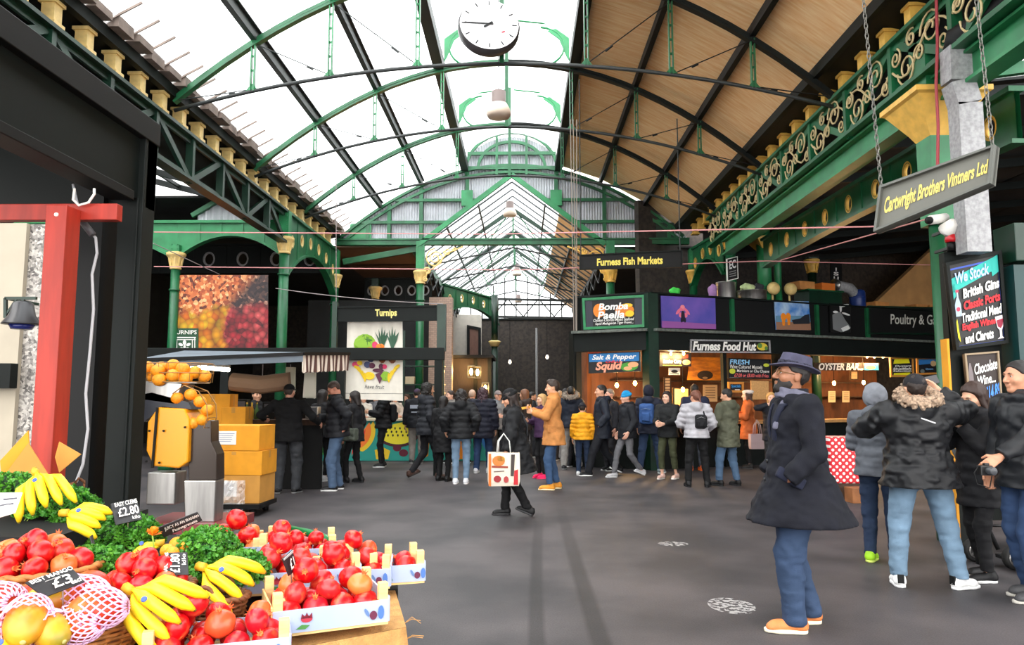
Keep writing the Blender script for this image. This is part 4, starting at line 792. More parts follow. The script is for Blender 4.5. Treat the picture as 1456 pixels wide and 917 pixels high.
for u, v, Y, lab, s in ((709, 150, 13.0, 'big grey and cream pendant lamp under the ridge, nearest', 1.0), (725, 298, 21.5, 'pendant lamp at the gable opening', .9), (735, 385, 30, 'small pendant lamp far down the glazed hall', .9), (737, 425, 32, 'lowest white pendant lamp against the dark far wall', .7)):
    c = P(u, v, Y); t = thing('pendant_lamp', lab, 'lamp', c, 'pendant lamps along the ridge')
    mb = MB(); mb.lathe([(.06 * s, .28 * s), (.13 * s, .26 * s), (.13 * s, .05 * s), (.15 * s, .03 * s)], c, 16); mb.build('housing', mat('lamp_grey', (120, 104, 100), .5), t, True)
    mb = MB(); mb.lathe([(.15 * s, .03 * s), (.2 * s, -.06 * s), (.23 * s, -.16 * s), (.2 * s, -.22 * s), (.05, -.23 * s)], c, 18); mb.build('shade', mat('lamp_cream', (226, 204, 186), .5), t, True)
    top = lanz(XC) if Y < YG else 7.6
    mb = MB(); mb.tube([c + Vector((0, 0, .27 * s)), (c.x, c.y, max(c.z + .4, top))], .012, 5); mb.build('cord', IRON, t)
# ------------------------------------------------------------------ cables and ropes
def cable(lab, pts, r, mm, name='cable', sag=0.0, cat='cable'):
    out = []
    for (u0, v0, Y0), (u1, v1, Y1) in zip(pts, pts[1:]):
        a, b_ = P(u0, v0, Y0), P(u1, v1, Y1)
        for k in range(8): q = a.lerp(b_, k / 8); q.z -= sag * 4 * (k / 8) * (1 - k / 8); out.append(q)
    out.append(P(*pts[-1])); mb = MB(); mb.tube(out, r, 5); return tag(mb.build(name, mm), lab, cat, kind='thing')
PINK = mat('pink_cable', (206, 140, 140), .6); GREY = mat('grey_cable', (150, 140, 140), .6)
cable('upper pink cable strung across the whole hall', [(219, 330, 11.5), (700, 333, 11.5), (1250, 322, 8.5)], .009, PINK)
cable('lower pale pink cable strung across the hall', [(219, 379, 14.4), (735, 384, 14.4), (1090, 371, 14.8), (1330, 377, 15.4)], .01, PINK)
cable('thin cable dropping from near post to the fruit banner', [(218, 346, 12), (312, 390, 14.5)], .008, GREY)
cable('thin wire from the column to the dark green hanging sign', [(392, 410, 14.4), (630, 432, 14.8)], .008, GREY, sag=.05)
cable('pink cable rising to the security camera', [(1110, 370, 15), (1330, 308, 7.8)], .009, PINK)
cable('thin guy rope left of the dark green hanging sign', [(478, 240, 14.6), (478, 437, 15)], .008, GREY, 'rope', cat='rope')
for u0, u1, lab in ((811, 816, 'left'), (815, 819, 'middle'), (820, 820, 'right')): cable('%s of the three slack ropes hanging by the fish sign' % lab, [(u0, 170, 13.4), (u1, 470, 15.4)], .011, mat('rope_pale', (170, 160, 150), .8), 'rope', cat='rope')
# ------------------------------------------------------------------ greengrocer's stall on the left: beam, posts, banner, canopy
YB = 15.0
t = thing('market_stall', 'long black timber beam and posts of the greengrocer stall on the left', 'stall frame', P(630, 650, YB))
a, b_ = P(212, 495, YB), P(632, 512, YB)
mb = MB(); mb.bb((a.x, YB - .08, b_.z), (b_.x, YB + .08, a.z)); mb.build('cross_beam', BLACKG, t, bevel=.01)
for u in (322, 486, 624):
    p = P(u, 503, YB); mb = MB(); mb.bb((p.x - .08, YB - .07, 0), (p.x + .08, YB + .07, p.z)); mb.build('post', BLACKG, t)
p = P(628, 470, YB); mb = MB(); mb.bb((p.x - .09, YB - .06, P(0, 500, YB).z), (p.x + .09, YB + .06, P(0, 434, YB).z)); mb.build('upper_post', DGREEN, t)
p = P(476, 470, YB); mb = MB(); mb.bb((p.x - .05, YB - .06, P(0, 500, YB).z), (p.x + .05, YB + .06, P(0, 430, YB).z)); mb.build('upper_post', DGREEN, t)
# printed fruit banner
q = Quad(P(243, 391, 16.02), P(381, 391, 16.02), P(381, 498, 16.02), P(243, 498, 16.02))
m = bpy.data.materials.new('fruit_print'); m.use_nodes = True; n = m.node_tree.nodes; l = m.node_tree.links; b = n['Principled BSDF']; b.inputs['Roughness'].default_value = .5
tc = n.new('ShaderNodeTexCoord'); se = n.new('ShaderNodeSeparateXYZ'); l.new(tc.outputs['Object'], se.inputs['Vector'])
nz = n.new('ShaderNodeTexNoise'); nz.inputs['Scale'].default_value = 1.7; nz.inputs['Detail'].default_value = 4; l.new(tc.outputs['Object'], nz.inputs['Vector'])
def ramp(val, *els):
    c = n.new('ShaderNodeValToRGB'); set_ramp(c, els)
    l.new(val, c.inputs['Fac']); return c.outputs['Color']
def vor(scale):
    v = n.new('ShaderNodeTexVoronoi'); v.inputs['Scale'].default_value = scale; l.new(tc.outputs['Object'], v.inputs['Vector']); s = n.new('ShaderNodeSeparateColor'); l.new(v.outputs['Color'], s.inputs['Color']); return v.outputs['Distance'], s.outputs[0]
def m2(op, a, b2=None):
    k = n.new('ShaderNodeMath'); k.operation = op
    for i, x in enumerate((a, b2)):
        if x is None: continue
        if isinstance(x, (int, float)): k.inputs[i].default_value = x
        else: l.new(x, k.inputs[i])
    return k.outputs[0]
def mixc(f_, a, b2, bt='MIX'):
    k = n.new('ShaderNodeMixRGB'); k.blend_type = bt; l.new(f_, k.inputs['Fac']) if not isinstance(f_, float) else None
    if isinstance(f_, float): k.inputs['Fac'].default_value = f_
    l.new(a, k.inputs['Color1']); l.new(b2, k.inputs['Color2']); return k.outputs['Color']
def sstep(v, a, b2):
    k = n.new('ShaderNodeMapRange'); k.inputs['From Min'].default_value = a; k.inputs['From Max'].default_value = b2; l.new(v, k.inputs['Value']); return k.outputs[0]
d1, r1 = vor(16); d2, r2 = vor(6.5); d3, r3 = vor(8.5)
shells = ramp(r1, (0, (70, 26, 20)), (.35, (176, 80, 40)), (.7, (216, 124, 66)), (1, (240, 186, 130)))
dark = ramp(r1, (0, (20, 16, 18)), (.6, (50, 34, 38)), (.85, (90, 60, 50)), (1, (180, 130, 110)))
yel = ramp(r2, (0, (226, 120, 20)), (.5, (246, 186, 30)), (1, (226, 210, 60)))
red = ramp(r3, (0, (110, 16, 36)), (.5, (188, 36, 58)), (1, (226, 110, 110)))
yelS = mixc(sstep(d2, .06, .16), yel, ramp(d2, (0, (250, 230, 120)), (1, (90, 40, 10))), 'MULTIPLY'); redS = mixc(sstep(d3, .05, .12), red, ramp(d3, (0, (250, 210, 210)), (1, (70, 10, 20))), 'MULTIPLY')
wob = m2('MULTIPLY', m2('SUBTRACT', nz.outputs['Fac'], .5), 1.0)
zz = m2('ADD', se.outputs['Z'], wob); xx = m2('ADD', se.outputs['X'], wob)
top = mixc(sstep(m2('ADD', xx, m2('MULTIPLY', zz, -.9)), -1.0, -.6), shells, dark)
low = mixc(sstep(xx, .0, .14), yelS, redS)
l.new(mixc(sstep(zz, .78, .98), low, top), b.inputs['Base Color'])
FRUITP = m
t = thing('photo_banner', 'big printed banner showing heaps of fruit and peppers', 'banner', q.at(.5, 1))
mb = MB(); q.slab(mb, .03); mb.build('printed_sheet', FRUITP, t)
mb = MB(); q.slab(mb, .01, .0, .71, .285, 1.0, .012); mb.build('green_panel', mat('logo_green', (20, 70, 40), .5), t)
mb = MB(); q.text(mb, 'TURNIPS', .02, .735, .27, .79, .02, .01); mb.build('lettering', WHITE, t)
mb = MB()
for a in ([(.04, .84), (.04, .99)], [(.25, .84), (.25, .99)], [(.065, .86), (.065, .98)], [(.225, .86), (.225, .98)]): q.slab(mb, .004, a[0][0] - .004, a[0][1], a[1][0] + .004, a[1][1], .02)
q.slab(mb, .004, .03, .825, .26, .84, .02); q.slab(mb, .004, .03, .855, .26, .865, .02)
for pts in (blob(.145, .9, .018, .035), blob(.105, .925, .025, .018, rot=.7), blob(.185, .925, .025, .018, rot=-.7), blob(.145, .96, .012, .04), blob(.115, .975, .018, .012), blob(.175, .975, .018, .012)): q.poly(mb, pts, .02)
mb.build('emblem', WHITE, t)
# hanging white cloth with painted fruit
q = Quad(P(494, 456, 15.16), P(572, 456, 15.16), P(573, 570, 15.16), P(491, 567, 15.16)); t = thing('cloth_banner', 'white hanging cloth painted with pineapples, melons and bananas', 'banner', q.at(.5, 1))
def wave(u, v): return .02 * math.sin(u * 17 + v * 2) * (1 - .6 * v) + .012 * math.sin(u * 31 - v * 5)
mb = MB(); vs = [q.at(i / 24, j / 24, wave(i / 24, j / 24)) for j in range(25) for i in range(25)]; mb.add(vs, [(j * 25 + i, (j + 1) * 25 + i, (j + 1) * 25 + i + 1, j * 25 + i + 1) for j in range(24) for i in range(24)])
mb.build('cloth', mat('calico', (232, 226, 214), .85, var=.04), t, True)
def paint(nm, rgb, polys, off):
    for pts in polys: mb = MB(); mb.poly([q.at(u, v, wave(u, v) + .022 + off) for u, v in pts], q.n * -.003); mb.build(nm, flat(rgb), t)
paint('pineapple_leaves', (50, 90, 66), [[(x - .015, .36), (x + dx * .7 - .025, .22), (x + dx * 1.5, .07 + abs(dx) * .9), (x + dx * .8 + .025, .24), (x + .015, .36)] for x in (.63, .82) for dx in (-.08, -.04, 0.001, .04, .08)], .0)
paint('pineapple_fruit', (150, 86, 50), [blob(.64, .44, .08, .1), blob(.82, .44, .08, .1)], .001)
paint('melon_picture', (138, 184, 50), [blob(.33, .3, .2, .13), blob(.7, .7, .1, .06)], .002)
paint('melon_stripes', (70, 120, 40), [blob(.27, .29, .03, .12, rot=.4), blob(.4, .29, .03, .12, rot=-.3), blob(.33, .25, .14, .02)], .004)
paint('orange_picture', (236, 130, 40), [blob(.5, .38, .18, .05), blob(.6, .33, .08, .04)], .005)
paint('pink_fruit', (226, 60, 110), [blob(.51, .31, .05, .045), blob(.17, .56, .06, .035), blob(.68, .58, .05, .03)], .006)
paint('banana_picture', (244, 204, 30), [blob(.2 + .035 * k, .6 + .03 * k, .06, .022, rot=.3 + .3 * k) for k in range(5)] + [blob(.9 - .035 * k, .58 + .035 * k, .06, .022, rot=-.4 - .3 * k) for k in range(5)] + [blob(.42, .7, .09, .05), blob(.24, .54, .05, .03)], .007)
paint('dark_fruit', (90, 30, 60), [blob(.46, .57, .06, .035), blob(.57, .63, .1, .025), blob(.62, .58, .04, .04), [(.52, .68), (.6, .8), (.66, .7), (.72, .74), (.64, .64)]], .008)
paint('blue_fruit', (60, 70, 110), [blob(.38, .56, .06, .04), blob(.44, .5, .05, .03)], .009)
mb = MB(); Q2 = q; v_, f_, x0, x1, y0, y1 = text_geo('have fruit', .0, .3); mb.add([q.at(.34 + .34 * (x - x0) / (x1 - x0), .86 - .05 * (y - y0) / (y1 - y0), .035) for x, y in v_], f_); mb.build('lettering', flat((60, 60, 60)), t)
mb = MB(); mb.tube([q.at(k / 10, .93 - .02 * k / 10, wave(k / 10, .93) + .003) for k in range(11)], .004, 4); mb.build('hem_seam', flat((120, 112, 104)), t)
for i in range(3): mb = MB(); a = q.at(i / 2, .0); mb.tube([a, a + Vector((0, .0, .12))], .006, 5); mb.build('tie', GREY, t)
# painted mural counter
q = Quad(P(447, 598, 18.3), P(700, 598, 18.3), P(700, 655, 18.3), P(447, 655, 18.3))
t = thing('mural_counter', 'counter front painted teal with giant slices of fruit', 'counter', q.at(.5, 1)); mb = MB(); q.slab(mb, .6); mb.build('counter_body', flat((36, 150, 138)), t)
mb = MB(); mb.poly([q.at(0, 0, .06), q.at(1, 0, .06), q.at(1, 0, -.64), q.at(0, 0, -.64)], (0, 0, .05)); mb.build('counter_top', flat((210, 196, 170)), t)
def uv(u, v): return ((u - 447) / 253., (v - 598) / 57.)
def mural(nm, rgb, polys, off):
    for pts in polys: mb = MB(); q.poly(mb, [uv(*p_) for p_ in pts], .004 + off); mb.build(nm, flat(rgb), t)
def arc(cu, cv, r, a0, a1, sy=1, n_=16): return [(cu + r * math.cos(R(a0 + (a1 - a0) * k / n_)), cv + r * sy * math.sin(R(a0 + (a1 - a0) * k / n_))) for k in range(n_ + 1)]
mural('yellow_rind', (236, 196, 40), [arc(500, 612, 34, -24, 62)[:] + [(505, 640)], [(533, 640), (545, 636), (555, 641), (552, 653), (535, 653)]], 0)
mural('orange_flesh', (240, 120, 40), [arc(500, 612, 28, -25, 66) + [(504, 630)]], .002)
mural('red_flesh', (226, 52, 40), [arc(498, 610, 22, 0, 80) + [(500, 648)]], .004)
mural('melon_rind', (70, 26, 40), [arc(566, 617, 30, 6, 174, .62)], .001)
mural('yellow_flesh', (240, 222, 50), [arc(566, 615, 27, 0, 180, .62) + [(560, 603), (578, 599)]], .003)
mural('black_seeds', (24, 26, 20), [arc(548 + (k % 6) * 7 + (k // 6) * 2, 609 + (k // 6) * 5, 1.3, 0, 340, 1.5, 6) for k in range(18)], .005)
mural('green_wedge', (60, 170, 70), [[(590, 600), (607, 600), (600, 616)], [(447, 620), (462, 612), (470, 640), (450, 652)]], .001)
mural('plum_slices', (96, 16, 40), [arc(565, 637, 6, 0, 350, .8), arc(574, 644, 6.5, 0, 350, .8)], .002)
mural('orange_wedge', (244, 150, 30), [[(601, 622), (612, 610), (609, 648), (602, 652)], [(640, 604), (660, 600), (668, 650), (650, 654)]], .002)
mural('blue_patch', (40, 110, 180), [[(596, 615), (612, 603), (610, 622)], [(672, 602), (694, 606), (690, 640)]], .003)
# things behind the counter: shelves, back boards, brick pier, door
mb = MB(); a, b_ = P(440, 400, 21.6), P(640, 660, 21.6); mb.bb((a.x, 21.55, 0), (b_.x - .2, 21.7, 4.4)); struct(mb, 'wall_back', DARKW)
t = thing('shelving', 'dark shelving with a pale box right of the white cloth banner', 'shelf', P(588, 620, 19.6)); mb = MB()
for v in (546, 558, 520): a, b_ = P(574, v, 19.6), P(632, v + 1.5, 19.6); mb.bb((a.x, 19.5, b_.z), (b_.x, 19.9, a.z))
for u in (575, 631): a = P(u, 470, 19.6); mb.bb((a.x - .03, 19.55, 0), (a.x + .03, 19.6, a.z))
mb.build('rack', DGREEN, t)
a = P(582, 546, 19.55); carton('storage_box', 'small pale box on the shelf right of the cloth banner', 'box', (a.x, 19.7, a.z), (.24, .2, .2), 0, flat((176, 160, 130)), False)
mb = MB(); a, b_ = P(604, 455, 20.0), P(632, 565, 20.0); mb.bb((a.x, 20.9, .0), (b_.x + .1, 21.3, 4.4)); m = bpy.data.materials.new('pale_brick'); m.use_nodes = True; n = m.node_tree.nodes; l = m.node_tree.links; bk = n.new('ShaderNodeTexBrick'); bk.inputs['Scale'].default_value = 4.5; bk.inputs['Color1'].default_value = lin((150, 122, 108)); bk.inputs['Color2'].default_value = lin((170, 140, 122)); bk.inputs['Mortar'].default_value = lin((120, 106, 96)); tc = n.new('ShaderNodeTexCoord'); mp = n.new('ShaderNodeMapping'); mp.inputs['Rotation'].default_value = (PI / 2, 0, 0); l.new(tc.outputs['Object'], mp.inputs['Vector']); l.new(mp.outputs['Vector'], bk.inputs['Vector']); l.new(bk.outputs['Color'], n['Principled BSDF'].inputs['Base Color'])
struct(mb, 'wall_pier', m)
mb = MB(); a, b_ = P(639, 425, 32.6), P(683, 560, 32.6); mb.bb((a.x - .6, 32.5, 0), (b_.x, 33.4, 5.2)); struct(mb, 'wall_pale', mat('pale_render', (206, 198, 188), .8, var=.06))
q = Quad(P(664, 462, 32.4), P(684, 466, 32.4), P(684, 612, 32.4), P(664, 612, 32.4)); mb = MB(); q.slab(mb, .06); struct(mb, 'door_1', mat('russet_door', (118, 84, 72), .6, var=.15, stretch=(8, 1, 1))); mb = MB(); q.frame(mb, .12, .1); struct(mb, 'trim_10', BLACK)
t = thing('timber_kiosk', 'dark slatted timber kiosk below the pale wall, hung with lanterns', 'kiosk', P(655, 640, 24)); mb = MB(); a, b_ = P(632, 505, 24), P(697, 640, 24); mb.bb((a.x, 24, 0), (b_.x, 26, a.z - .1)); mb.build('body', mat('dark_slats', (50, 40, 34), .7, var=.35, vscale=10, stretch=(9, 9, .4)), t); mb = MB(); mb.bb((a.x - .1, 23.8, a.z - .1), (b_.x + .1, 26.2, a.z)); mb.build('flat_roof', BLACK, t)
for u in (633, 676, 696): p = P(u, 560, 23.95); mb = MB(); mb.bb((p.x - .06, 23.92, 0), (p.x + .06, 24, a.z - .1)); mb.build('post', BLACKG, t)
LGLASS = mat('lantern_amber', (255, 170, 50), .3, emit=4)
for u, v, Y, lab in ((637, 507, 23.4, 'amber wall lantern at the top left of the timber kiosk'), (670, 528, 23.4, 'amber lantern pair in the middle of the timber kiosk'), (679, 529, 23.4, 'right lamp of the amber lantern pair'), (690, 552, 22.8, 'lowest amber lantern, above the curly-haired woman')):
    p = P(u, v, Y); o = thing('wall_lantern', lab, 'lamp', p, 'amber lanterns of the timber kiosk'); s = .1
    mb = MB()
    for x in (-1, 1):
        for y in (-1, 1): mb.bar((p.x + s * x, p.y + s * y, p.z - .18), (p.x + s * x, p.y + s * y, p.z + .16), .02, .02)
    mb.bb((p.x - s * 1.15, p.y - s * 1.15, p.z + .15), (p.x + s * 1.15, p.y + s * 1.15, p.z + .19)); mb.bb((p.x - s * 1.15, p.y - s * 1.15, p.z - .2), (p.x + s * 1.15, p.y + s * 1.15, p.z - .17)); mb.bar((p.x, p.y, p.z + .18), (p.x, p.y + (.6 if Y > 23 else 1.2), p.z + .2), .02, .02); mb.build('cage', IRON, o)
    mb = MB(); mb.lathe([(.02, -.12), (.05, -.05), (.055, .02), (.02, .1)], p, 10); mb.build('glass_bulb', BULB, o, True)
    li = bpy.data.lights.new('lantern_glow', 'POINT'); li.energy = 14; li.color = (1, .6, .25); li.shadow_soft_size = .05; lo = bpy.data.objects.new('lantern_glow', li); C.objects.link(lo); lo.parent = o; lo.location = (0, -.16, 0)
p = P(703, 600, 27.0); t = thing('lamp_post', 'slim dark green iron post with a cream collar at the back of the hall', 'post', (p.x, 27, 0)); z = P(703, 488, 27).z; mb = MB(); mb.lathe([(.2, 0), (.2, .4), (.13, .5), (.11, z)], (p.x, 27, 0), 12); mb.lathe([(.12, z + .1), (.12, 5.3)], (p.x, 27, 0), 12); mb.build('shaft', DGREEN, t, True); mb = MB(); mb.lathe([(.15, z - .12), (.2, z), (.24, z + .05), (.2, z + .08), (.15, z + .1)], (p.x, 27, 0), 14); mb.build('collar', CREAM, t, True)
# dark trussed gantry before the far wall
t = thing('far_gantry', 'dark lattice gantry crossing the far end below the bright glazing', 'gantry', P(760, 460, 31)); 
for v in (425, 450): a, b_ = P(700, v, 31), P(832, v + 3, 31); mb = MB(); mb.bar(a, b_, .08, .1); mb.build('chord', IRON, t)
for k in range(6): a, b_ = P(700 + 22 * k, 425 if k % 2 else 450, 31), P(722 + 22 * k, 450 if k % 2 else 425, 31); mb = MB(); mb.bar(a, b_, .05, .06, (0, 1, 0)); mb.build('diagonal', IRON, t)
for u, lab in ((706, 'left'), (828, 'right')): p = P(u, 450, 31); mb = MB(); mb.bb((p.x - .08, 30.9, 0), (p.x + .08, 31.1, p.z)); mb.build('leg', IRON, t)
for u, v, Y, lab in ((725, 515, 31, 'left tiny white lamp in the dark far end'), (778, 508, 31, 'right tiny white lamp in the dark far end')):
    p = P(u, v, Y); o = thing('small_lamp', lab, 'lamp', p, 'tiny lamps in the dark far end'); mb = MB(); mb.lathe([(.02, -.07), (.06, -.02), (.05, .06), (.02, .1)], p, 10); mb.build('globe', mat('white_globe', (255, 236, 210), .4, emit=3), o, True); mb = MB(); mb.tube([(p.x, p.y, p.z + .08), (p.x, p.y, P(0, 450, 31).z)], .012, 5); mb.build('cord', BLACK, o)
mb = MB(); a = P(763, 480, 30.6); mb.tube([(a.x, 30.6, 0), (a.x, 30.6, a.z + .4)], .05, 8); tag(mb.build('standing_pipe', ZINC), 'pale upright pipe in the dark far end', 'pipe', kind='thing')
# stall canopy with striped valance
t = thing('stall_canopy', 'grey canvas stall canopy with a striped side valance', 'canopy', G(420, 690)); CANV = mat('grey_canvas', (96, 106, 116), .8, var=.12, vscale=3)
c1, c2, c3, c4 = P(196, 512, 10.8), P(431, 503, 11.0), P(497, 503, 12.6), P(262, 500, 12.8)
mid1, mid2 = P(325, 502, 11.6), P(200, 500, 11.6)
mb = MB(); mb.poly([c1, c2, c3, c4], (0, 0, .02)); mb.build('canvas_roof', CANV, t)
zt = c2.z; zb_ = P(0, 525, 11.0).z
mb = MB()
for i in range(30):
    a = c1.lerp(c2, i / 30); b_ = c1.lerp(c2, (i + 1) / 30); mb.poly([a, b_, b_ + Vector((0, 0, -.12)), a + Vector((0, 0, -.12))], (0, .01, 0))
mb.build('front_valance', CANV, t)
ST = (mat('stripe_cream', (228, 214, 200), .8), mat('stripe_brown', (92, 62, 56), .8)); N = 22
for i in range(N):
    a = c2.lerp(c3, i / N); b_ = c2.lerp(c3, (i + 1) / N); h = .25; mb = MB(); w0, w1 = .02 * math.sin(i * 1.1), .02 * math.sin((i + 1) * 1.1)
    mb.poly([a, b_, b_ + Vector((w1, 0, -h - .02)), (a + b_) / 2 + Vector((0, 0, -h - .04)), a + Vector((w0, 0, -h - .02))], (-.01, 0, 0))
    mb.build('valance_stripe', ST[i % 2], t)
for p in (c1, c4): mb = MB(); mb.bar((p.x, p.y, 0), (p.x, p.y, p.z), .05, .05); mb.build('leg', BLACK, t)
mb = MB(); mb.bar(c1, c2, .04, .05); mb.bar(c2, c3, .04, .05); mb.build('frame_tube', BLACK, t)
a, b_ = P(272, 521, 11.4), P(326, 526, 11.4); o = thing('tube_light', 'bright fluorescent tube under the grey canopy', 'lamp', a); mb = MB(); mb.tube([a, b_], .03, 8); mb.build('tube', mat('tube_glow', (255, 246, 230), .4, emit=6), o, True); mb = MB(); mb.bar(a + Vector((0, 0, .05)), b_ + Vector((0, 0, .05)), .08, .04); mb.bar(a + Vector((.1, 0, .05)), (a.x + .1, a.y, c1.z + .02), .02, .02); mb.bar(b_ + Vector((-.1, 0, .05)), (b_.x - .1, b_.y, c1.z + .02), .02, .02); mb.build('batten', WHITE, o)
# goods table under the canopy with boxes, bottles and hanging bags
t = thing('trestle_counter', 'dark trestle counter under the grey canopy', 'counter', P(370, 650, 12.9)); a, b_ = P(330, 598, 12.9), P(462, 604, 12.9); mb = MB(); mb.bb((a.x, 12.7, b_.z - .0), (b_.x, 13.5, a.z + .02)); mb.build('top', DWOOD, t); mb = MB(); mb.bb((a.x, 12.75, 0), (b_.x, 12.8, b_.z)); mb.build('skirt', BLACK, t)
ZT = a.z + .02
for u, w, h, lab in ((345, .2, .35, 'dark jar rack on the trestle counter beside the amber box'), (385, .25, .3, 'black till on the trestle counter'), (445, .22, .22, 'steel scale behind the man in the leather jacket')):
    p = P(u, 600, 13.1); t = thing('counter_box', lab, 'counter goods', (p.x, 13.1, ZT)); mb = MB(); mb.bb((p.x - w / 2, 13.0, ZT), (p.x + w / 2, 13.2, ZT + h)); mb.build('housing', BLACK if u != 445 else STEEL, t, bevel=.01); mb = MB(); mb.bb((p.x - w * .35, 12.985, ZT + h * .4), (p.x + w * .35, 13.0, ZT + h * .9)); mb.build('front_panel', flat((90, 90, 96)), t)
for i, u in enumerate((352, 359, 366, 395, 402)):
    p = P(u, 600, 13.0); t = thing('bottle', 'bottle on the trestle counter under the grey canopy', 'bottle', (p.x, 12.95, ZT), 'bottles on the trestle counter'); mb = MB(); mb.lathe([(.035, 0), (.038, .02), (.038, .16), (.014, .22), (.014, .27)], (p.x, 12.95, ZT), 12); mb.build('glass_body', flat([(60, 100, 40), (200, 160, 40), (70, 110, 50), (120, 60, 30), (190, 170, 60)][i]), t, True); mb = MB(); mb.lathe([(.016, .265), (.016, .295)], (p.x, 12.95, ZT), 10); mb.build('cap', flat((220, 180, 60)), t)
for u, v0, v1, w, rgb, lab in ((412, 522, 556, .16, (216, 212, 190), 'pale paper bags hanging at the right of the canopy'), (440, 525, 565, .2, (226, 222, 206), 'white plastic bags hanging beneath the striped valance'), (372, 534, 560, .5, (150, 120, 96), 'rolled tan blind tied up under the canopy')):
    a, b_ = P(u, v0, 12.4), P(u, v1, 12.4); h = a.z - b_.z; t = thing('hanging_bag', lab, 'bags', a); mb = MB(); 
    if w < .4:
        for k in range(5): mb.poly([(a.x - w / 2 + .02 * math.sin(k * 2), 12.4 + .03 * k, b_.z + .03 * math.sin(k * 3)), (a.x + w / 2 + .02 * math.cos(k), 12.4 + .03 * k, b_.z + .02 * math.cos(k)), (a.x + w * .4, 12.4 + .03 * k, a.z), (a.x - w * .4, 12.4 + .03 * k, a.z)], (0, .012, 0))
    else: mb.tube([(a.x - w, 12.4, (a.z + b_.z) / 2 + .05), (a.x, 12.4, (a.z + b_.z) / 2), (a.x + w, 12.4, (a.z + b_.z) / 2 + .06)], h / 2, 12)
    mb.build('folds', flat(rgb, .8), t); mb = MB(); mb.tube([(a.x, 12.44, a.z - .05), (a.x, 12.44, max(c1.z, a.z) + .01)], .008, 5); mb.build('string', GREY, t)
for u, v, w, lab in ((308, 597, .55, 'amber carton standing behind the stacked boxes, left'), (337, 598, .4, 'amber carton standing behind the stacked boxes, right')):
    a = P(u, v, 12.4); z0 = .75; h = P(u, 561 if u < 320 else 579, 12.4).z - z0
    carton('cardboard_box', lab, 'box', (a.x, 12.4, z0), (w, .4, h), R(3), ORANGEB, True, CARD)
t = thing('low_bench', 'low dark bench behind the stacked boxes', 'bench', P(320, 680, 12.4)); a, b_ = P(292, 640, 12.4), P(352, 640, 12.4); mb = MB(); mb.bb((a.x, 12.1, .68), (b_.x, 12.7, .75)); mb.build('top', BLACK, t); mb = MB(); mb.bb((a.x + .05, 12.15, 0), (b_.x - .05, 12.65, .68)); mb.build('base', BLACK, t)
# stack of cartons beside the juicer
YS = 9.9; p = P(328, 700, YS); mpx = YS / FPX
zg = [P(347, v, YS).z for v in (731, 676, 641, 606)]
t = thing('pallet_trolley', 'low black trolley below the stacked cartons', 'trolley', (p.x, YS + .2, 0)); mb = MB(); mb.bb((p.x - .38, YS - .1, .1), (p.x + .42, YS + .6, .16)); mb.build('deck', BLACK, t)
for x in (-.3, .3):
    for y in (0, .5): mb = MB(); mb.tube([(p.x + x - .03, YS + y, .055), (p.x + x + .03, YS + y, .055)], .055, 12); mb.build('wheel', BLACK, t, True)
carton('cardboard_box', 'lowest stacked carton, half wrapped in clear film', 'box', (p.x + .02, YS + .28, .16), (.76, .5, zg[1] - .16), R(-4), CARD, False, None, 'stacked cartons', True)
carton('cardboard_box', 'middle stacked carton tied with cord', 'box', (p.x + .03, YS + .28, zg[1]), (.77, .52, zg[2] - zg[1] - .012), R(-3), ORANGEB, True, CARD, 'stacked cartons')
carton('cardboard_box', 'topmost stacked carton bearing a white label', 'box', (p.x - .01, YS + .28, zg[2]), (.78, .5, zg[3] - zg[2]), R(-5), ORANGEB, True, None, 'stacked cartons', True)
m = bpy.data.materials.new('clear_film'); m.use_nodes = True; b = m.node_tree.nodes['Principled BSDF']; b.inputs['Base Color'].default_value = (.85, .85, .86, 1); b.inputs['Roughness'].default_value = .12; b.inputs['Alpha'].default_value = .4; b.inputs['Specular IOR Level'].default_value = .9
mb = MB(); rnd = random.Random(4); NU, NV = 20, 10; vs = []
for j in range(NV + 1):
    for i in range(NU + 1):
        x = p.x - .42 + .62 * i / NU; z = .04 + (zg[1] - .1) * j / NV + (.05 * math.sin(i * .9) if j == 0 else 0); vs.append((x, YS - .02 + rnd.uniform(-.025, .015) - (.06 if j < 3 else 0), z))
mb.add(vs, [(j * (NU + 1) + i, j * (NU + 1) + i + 1, (j + 1) * (NU + 1) + i + 1, (j + 1) * (NU + 1) + i) for j in range(NV) for i in range(NU)]); tag(mb.build('plastic_wrap', m), 'crumpled clear plastic film over the lowest carton', 'wrapping', kind='thing')
# juicer
YJ = 7.4; k = YJ / FPX; jx = P(262, 600, YJ).x
def J(u, v, dy=0.0): q_ = P(u, v, YJ); return Vector((q_.x, YJ + dy, q_.z))
YELM = mat('juicer_yellow', (240, 158, 16), .3); JB = mat('juicer_dark', (58, 48, 42), .25, .3)
t = thing('juice_machine', 'yellow and steel orange juicing machine', 'juicer', (jx, YJ + .25, 0))
mb = MB(); a, b_ = J(206, 742), J(250, 672); mb.bb((a.x, YJ, .5), (b_.x, YJ + .25, b_.z)); mb.build('peel_bin', STEEL, t, bevel=.012)
mb = MB(); a, b_ = J(264, 742), J(308, 683); mb.poly([(a.x, YJ - .02, a.z), (b_.x + .0, YJ - .02, a.z), (b_.x, YJ - .02, b_.z), (a.x - .03, YJ - .02, b_.z)], (0, .22, 0)); mb.build('cup_bin', STEEL, t, bevel=.01)
mb = MB(); pts = [J(*x) for x in ((268, 683), (308, 683), (308, 646), (300, 628), (300, 598), (268, 598))]; mb.poly(pts[::-1], (0, .2, 0)); mb.build('filter_housing', JB, t, bevel=.008)
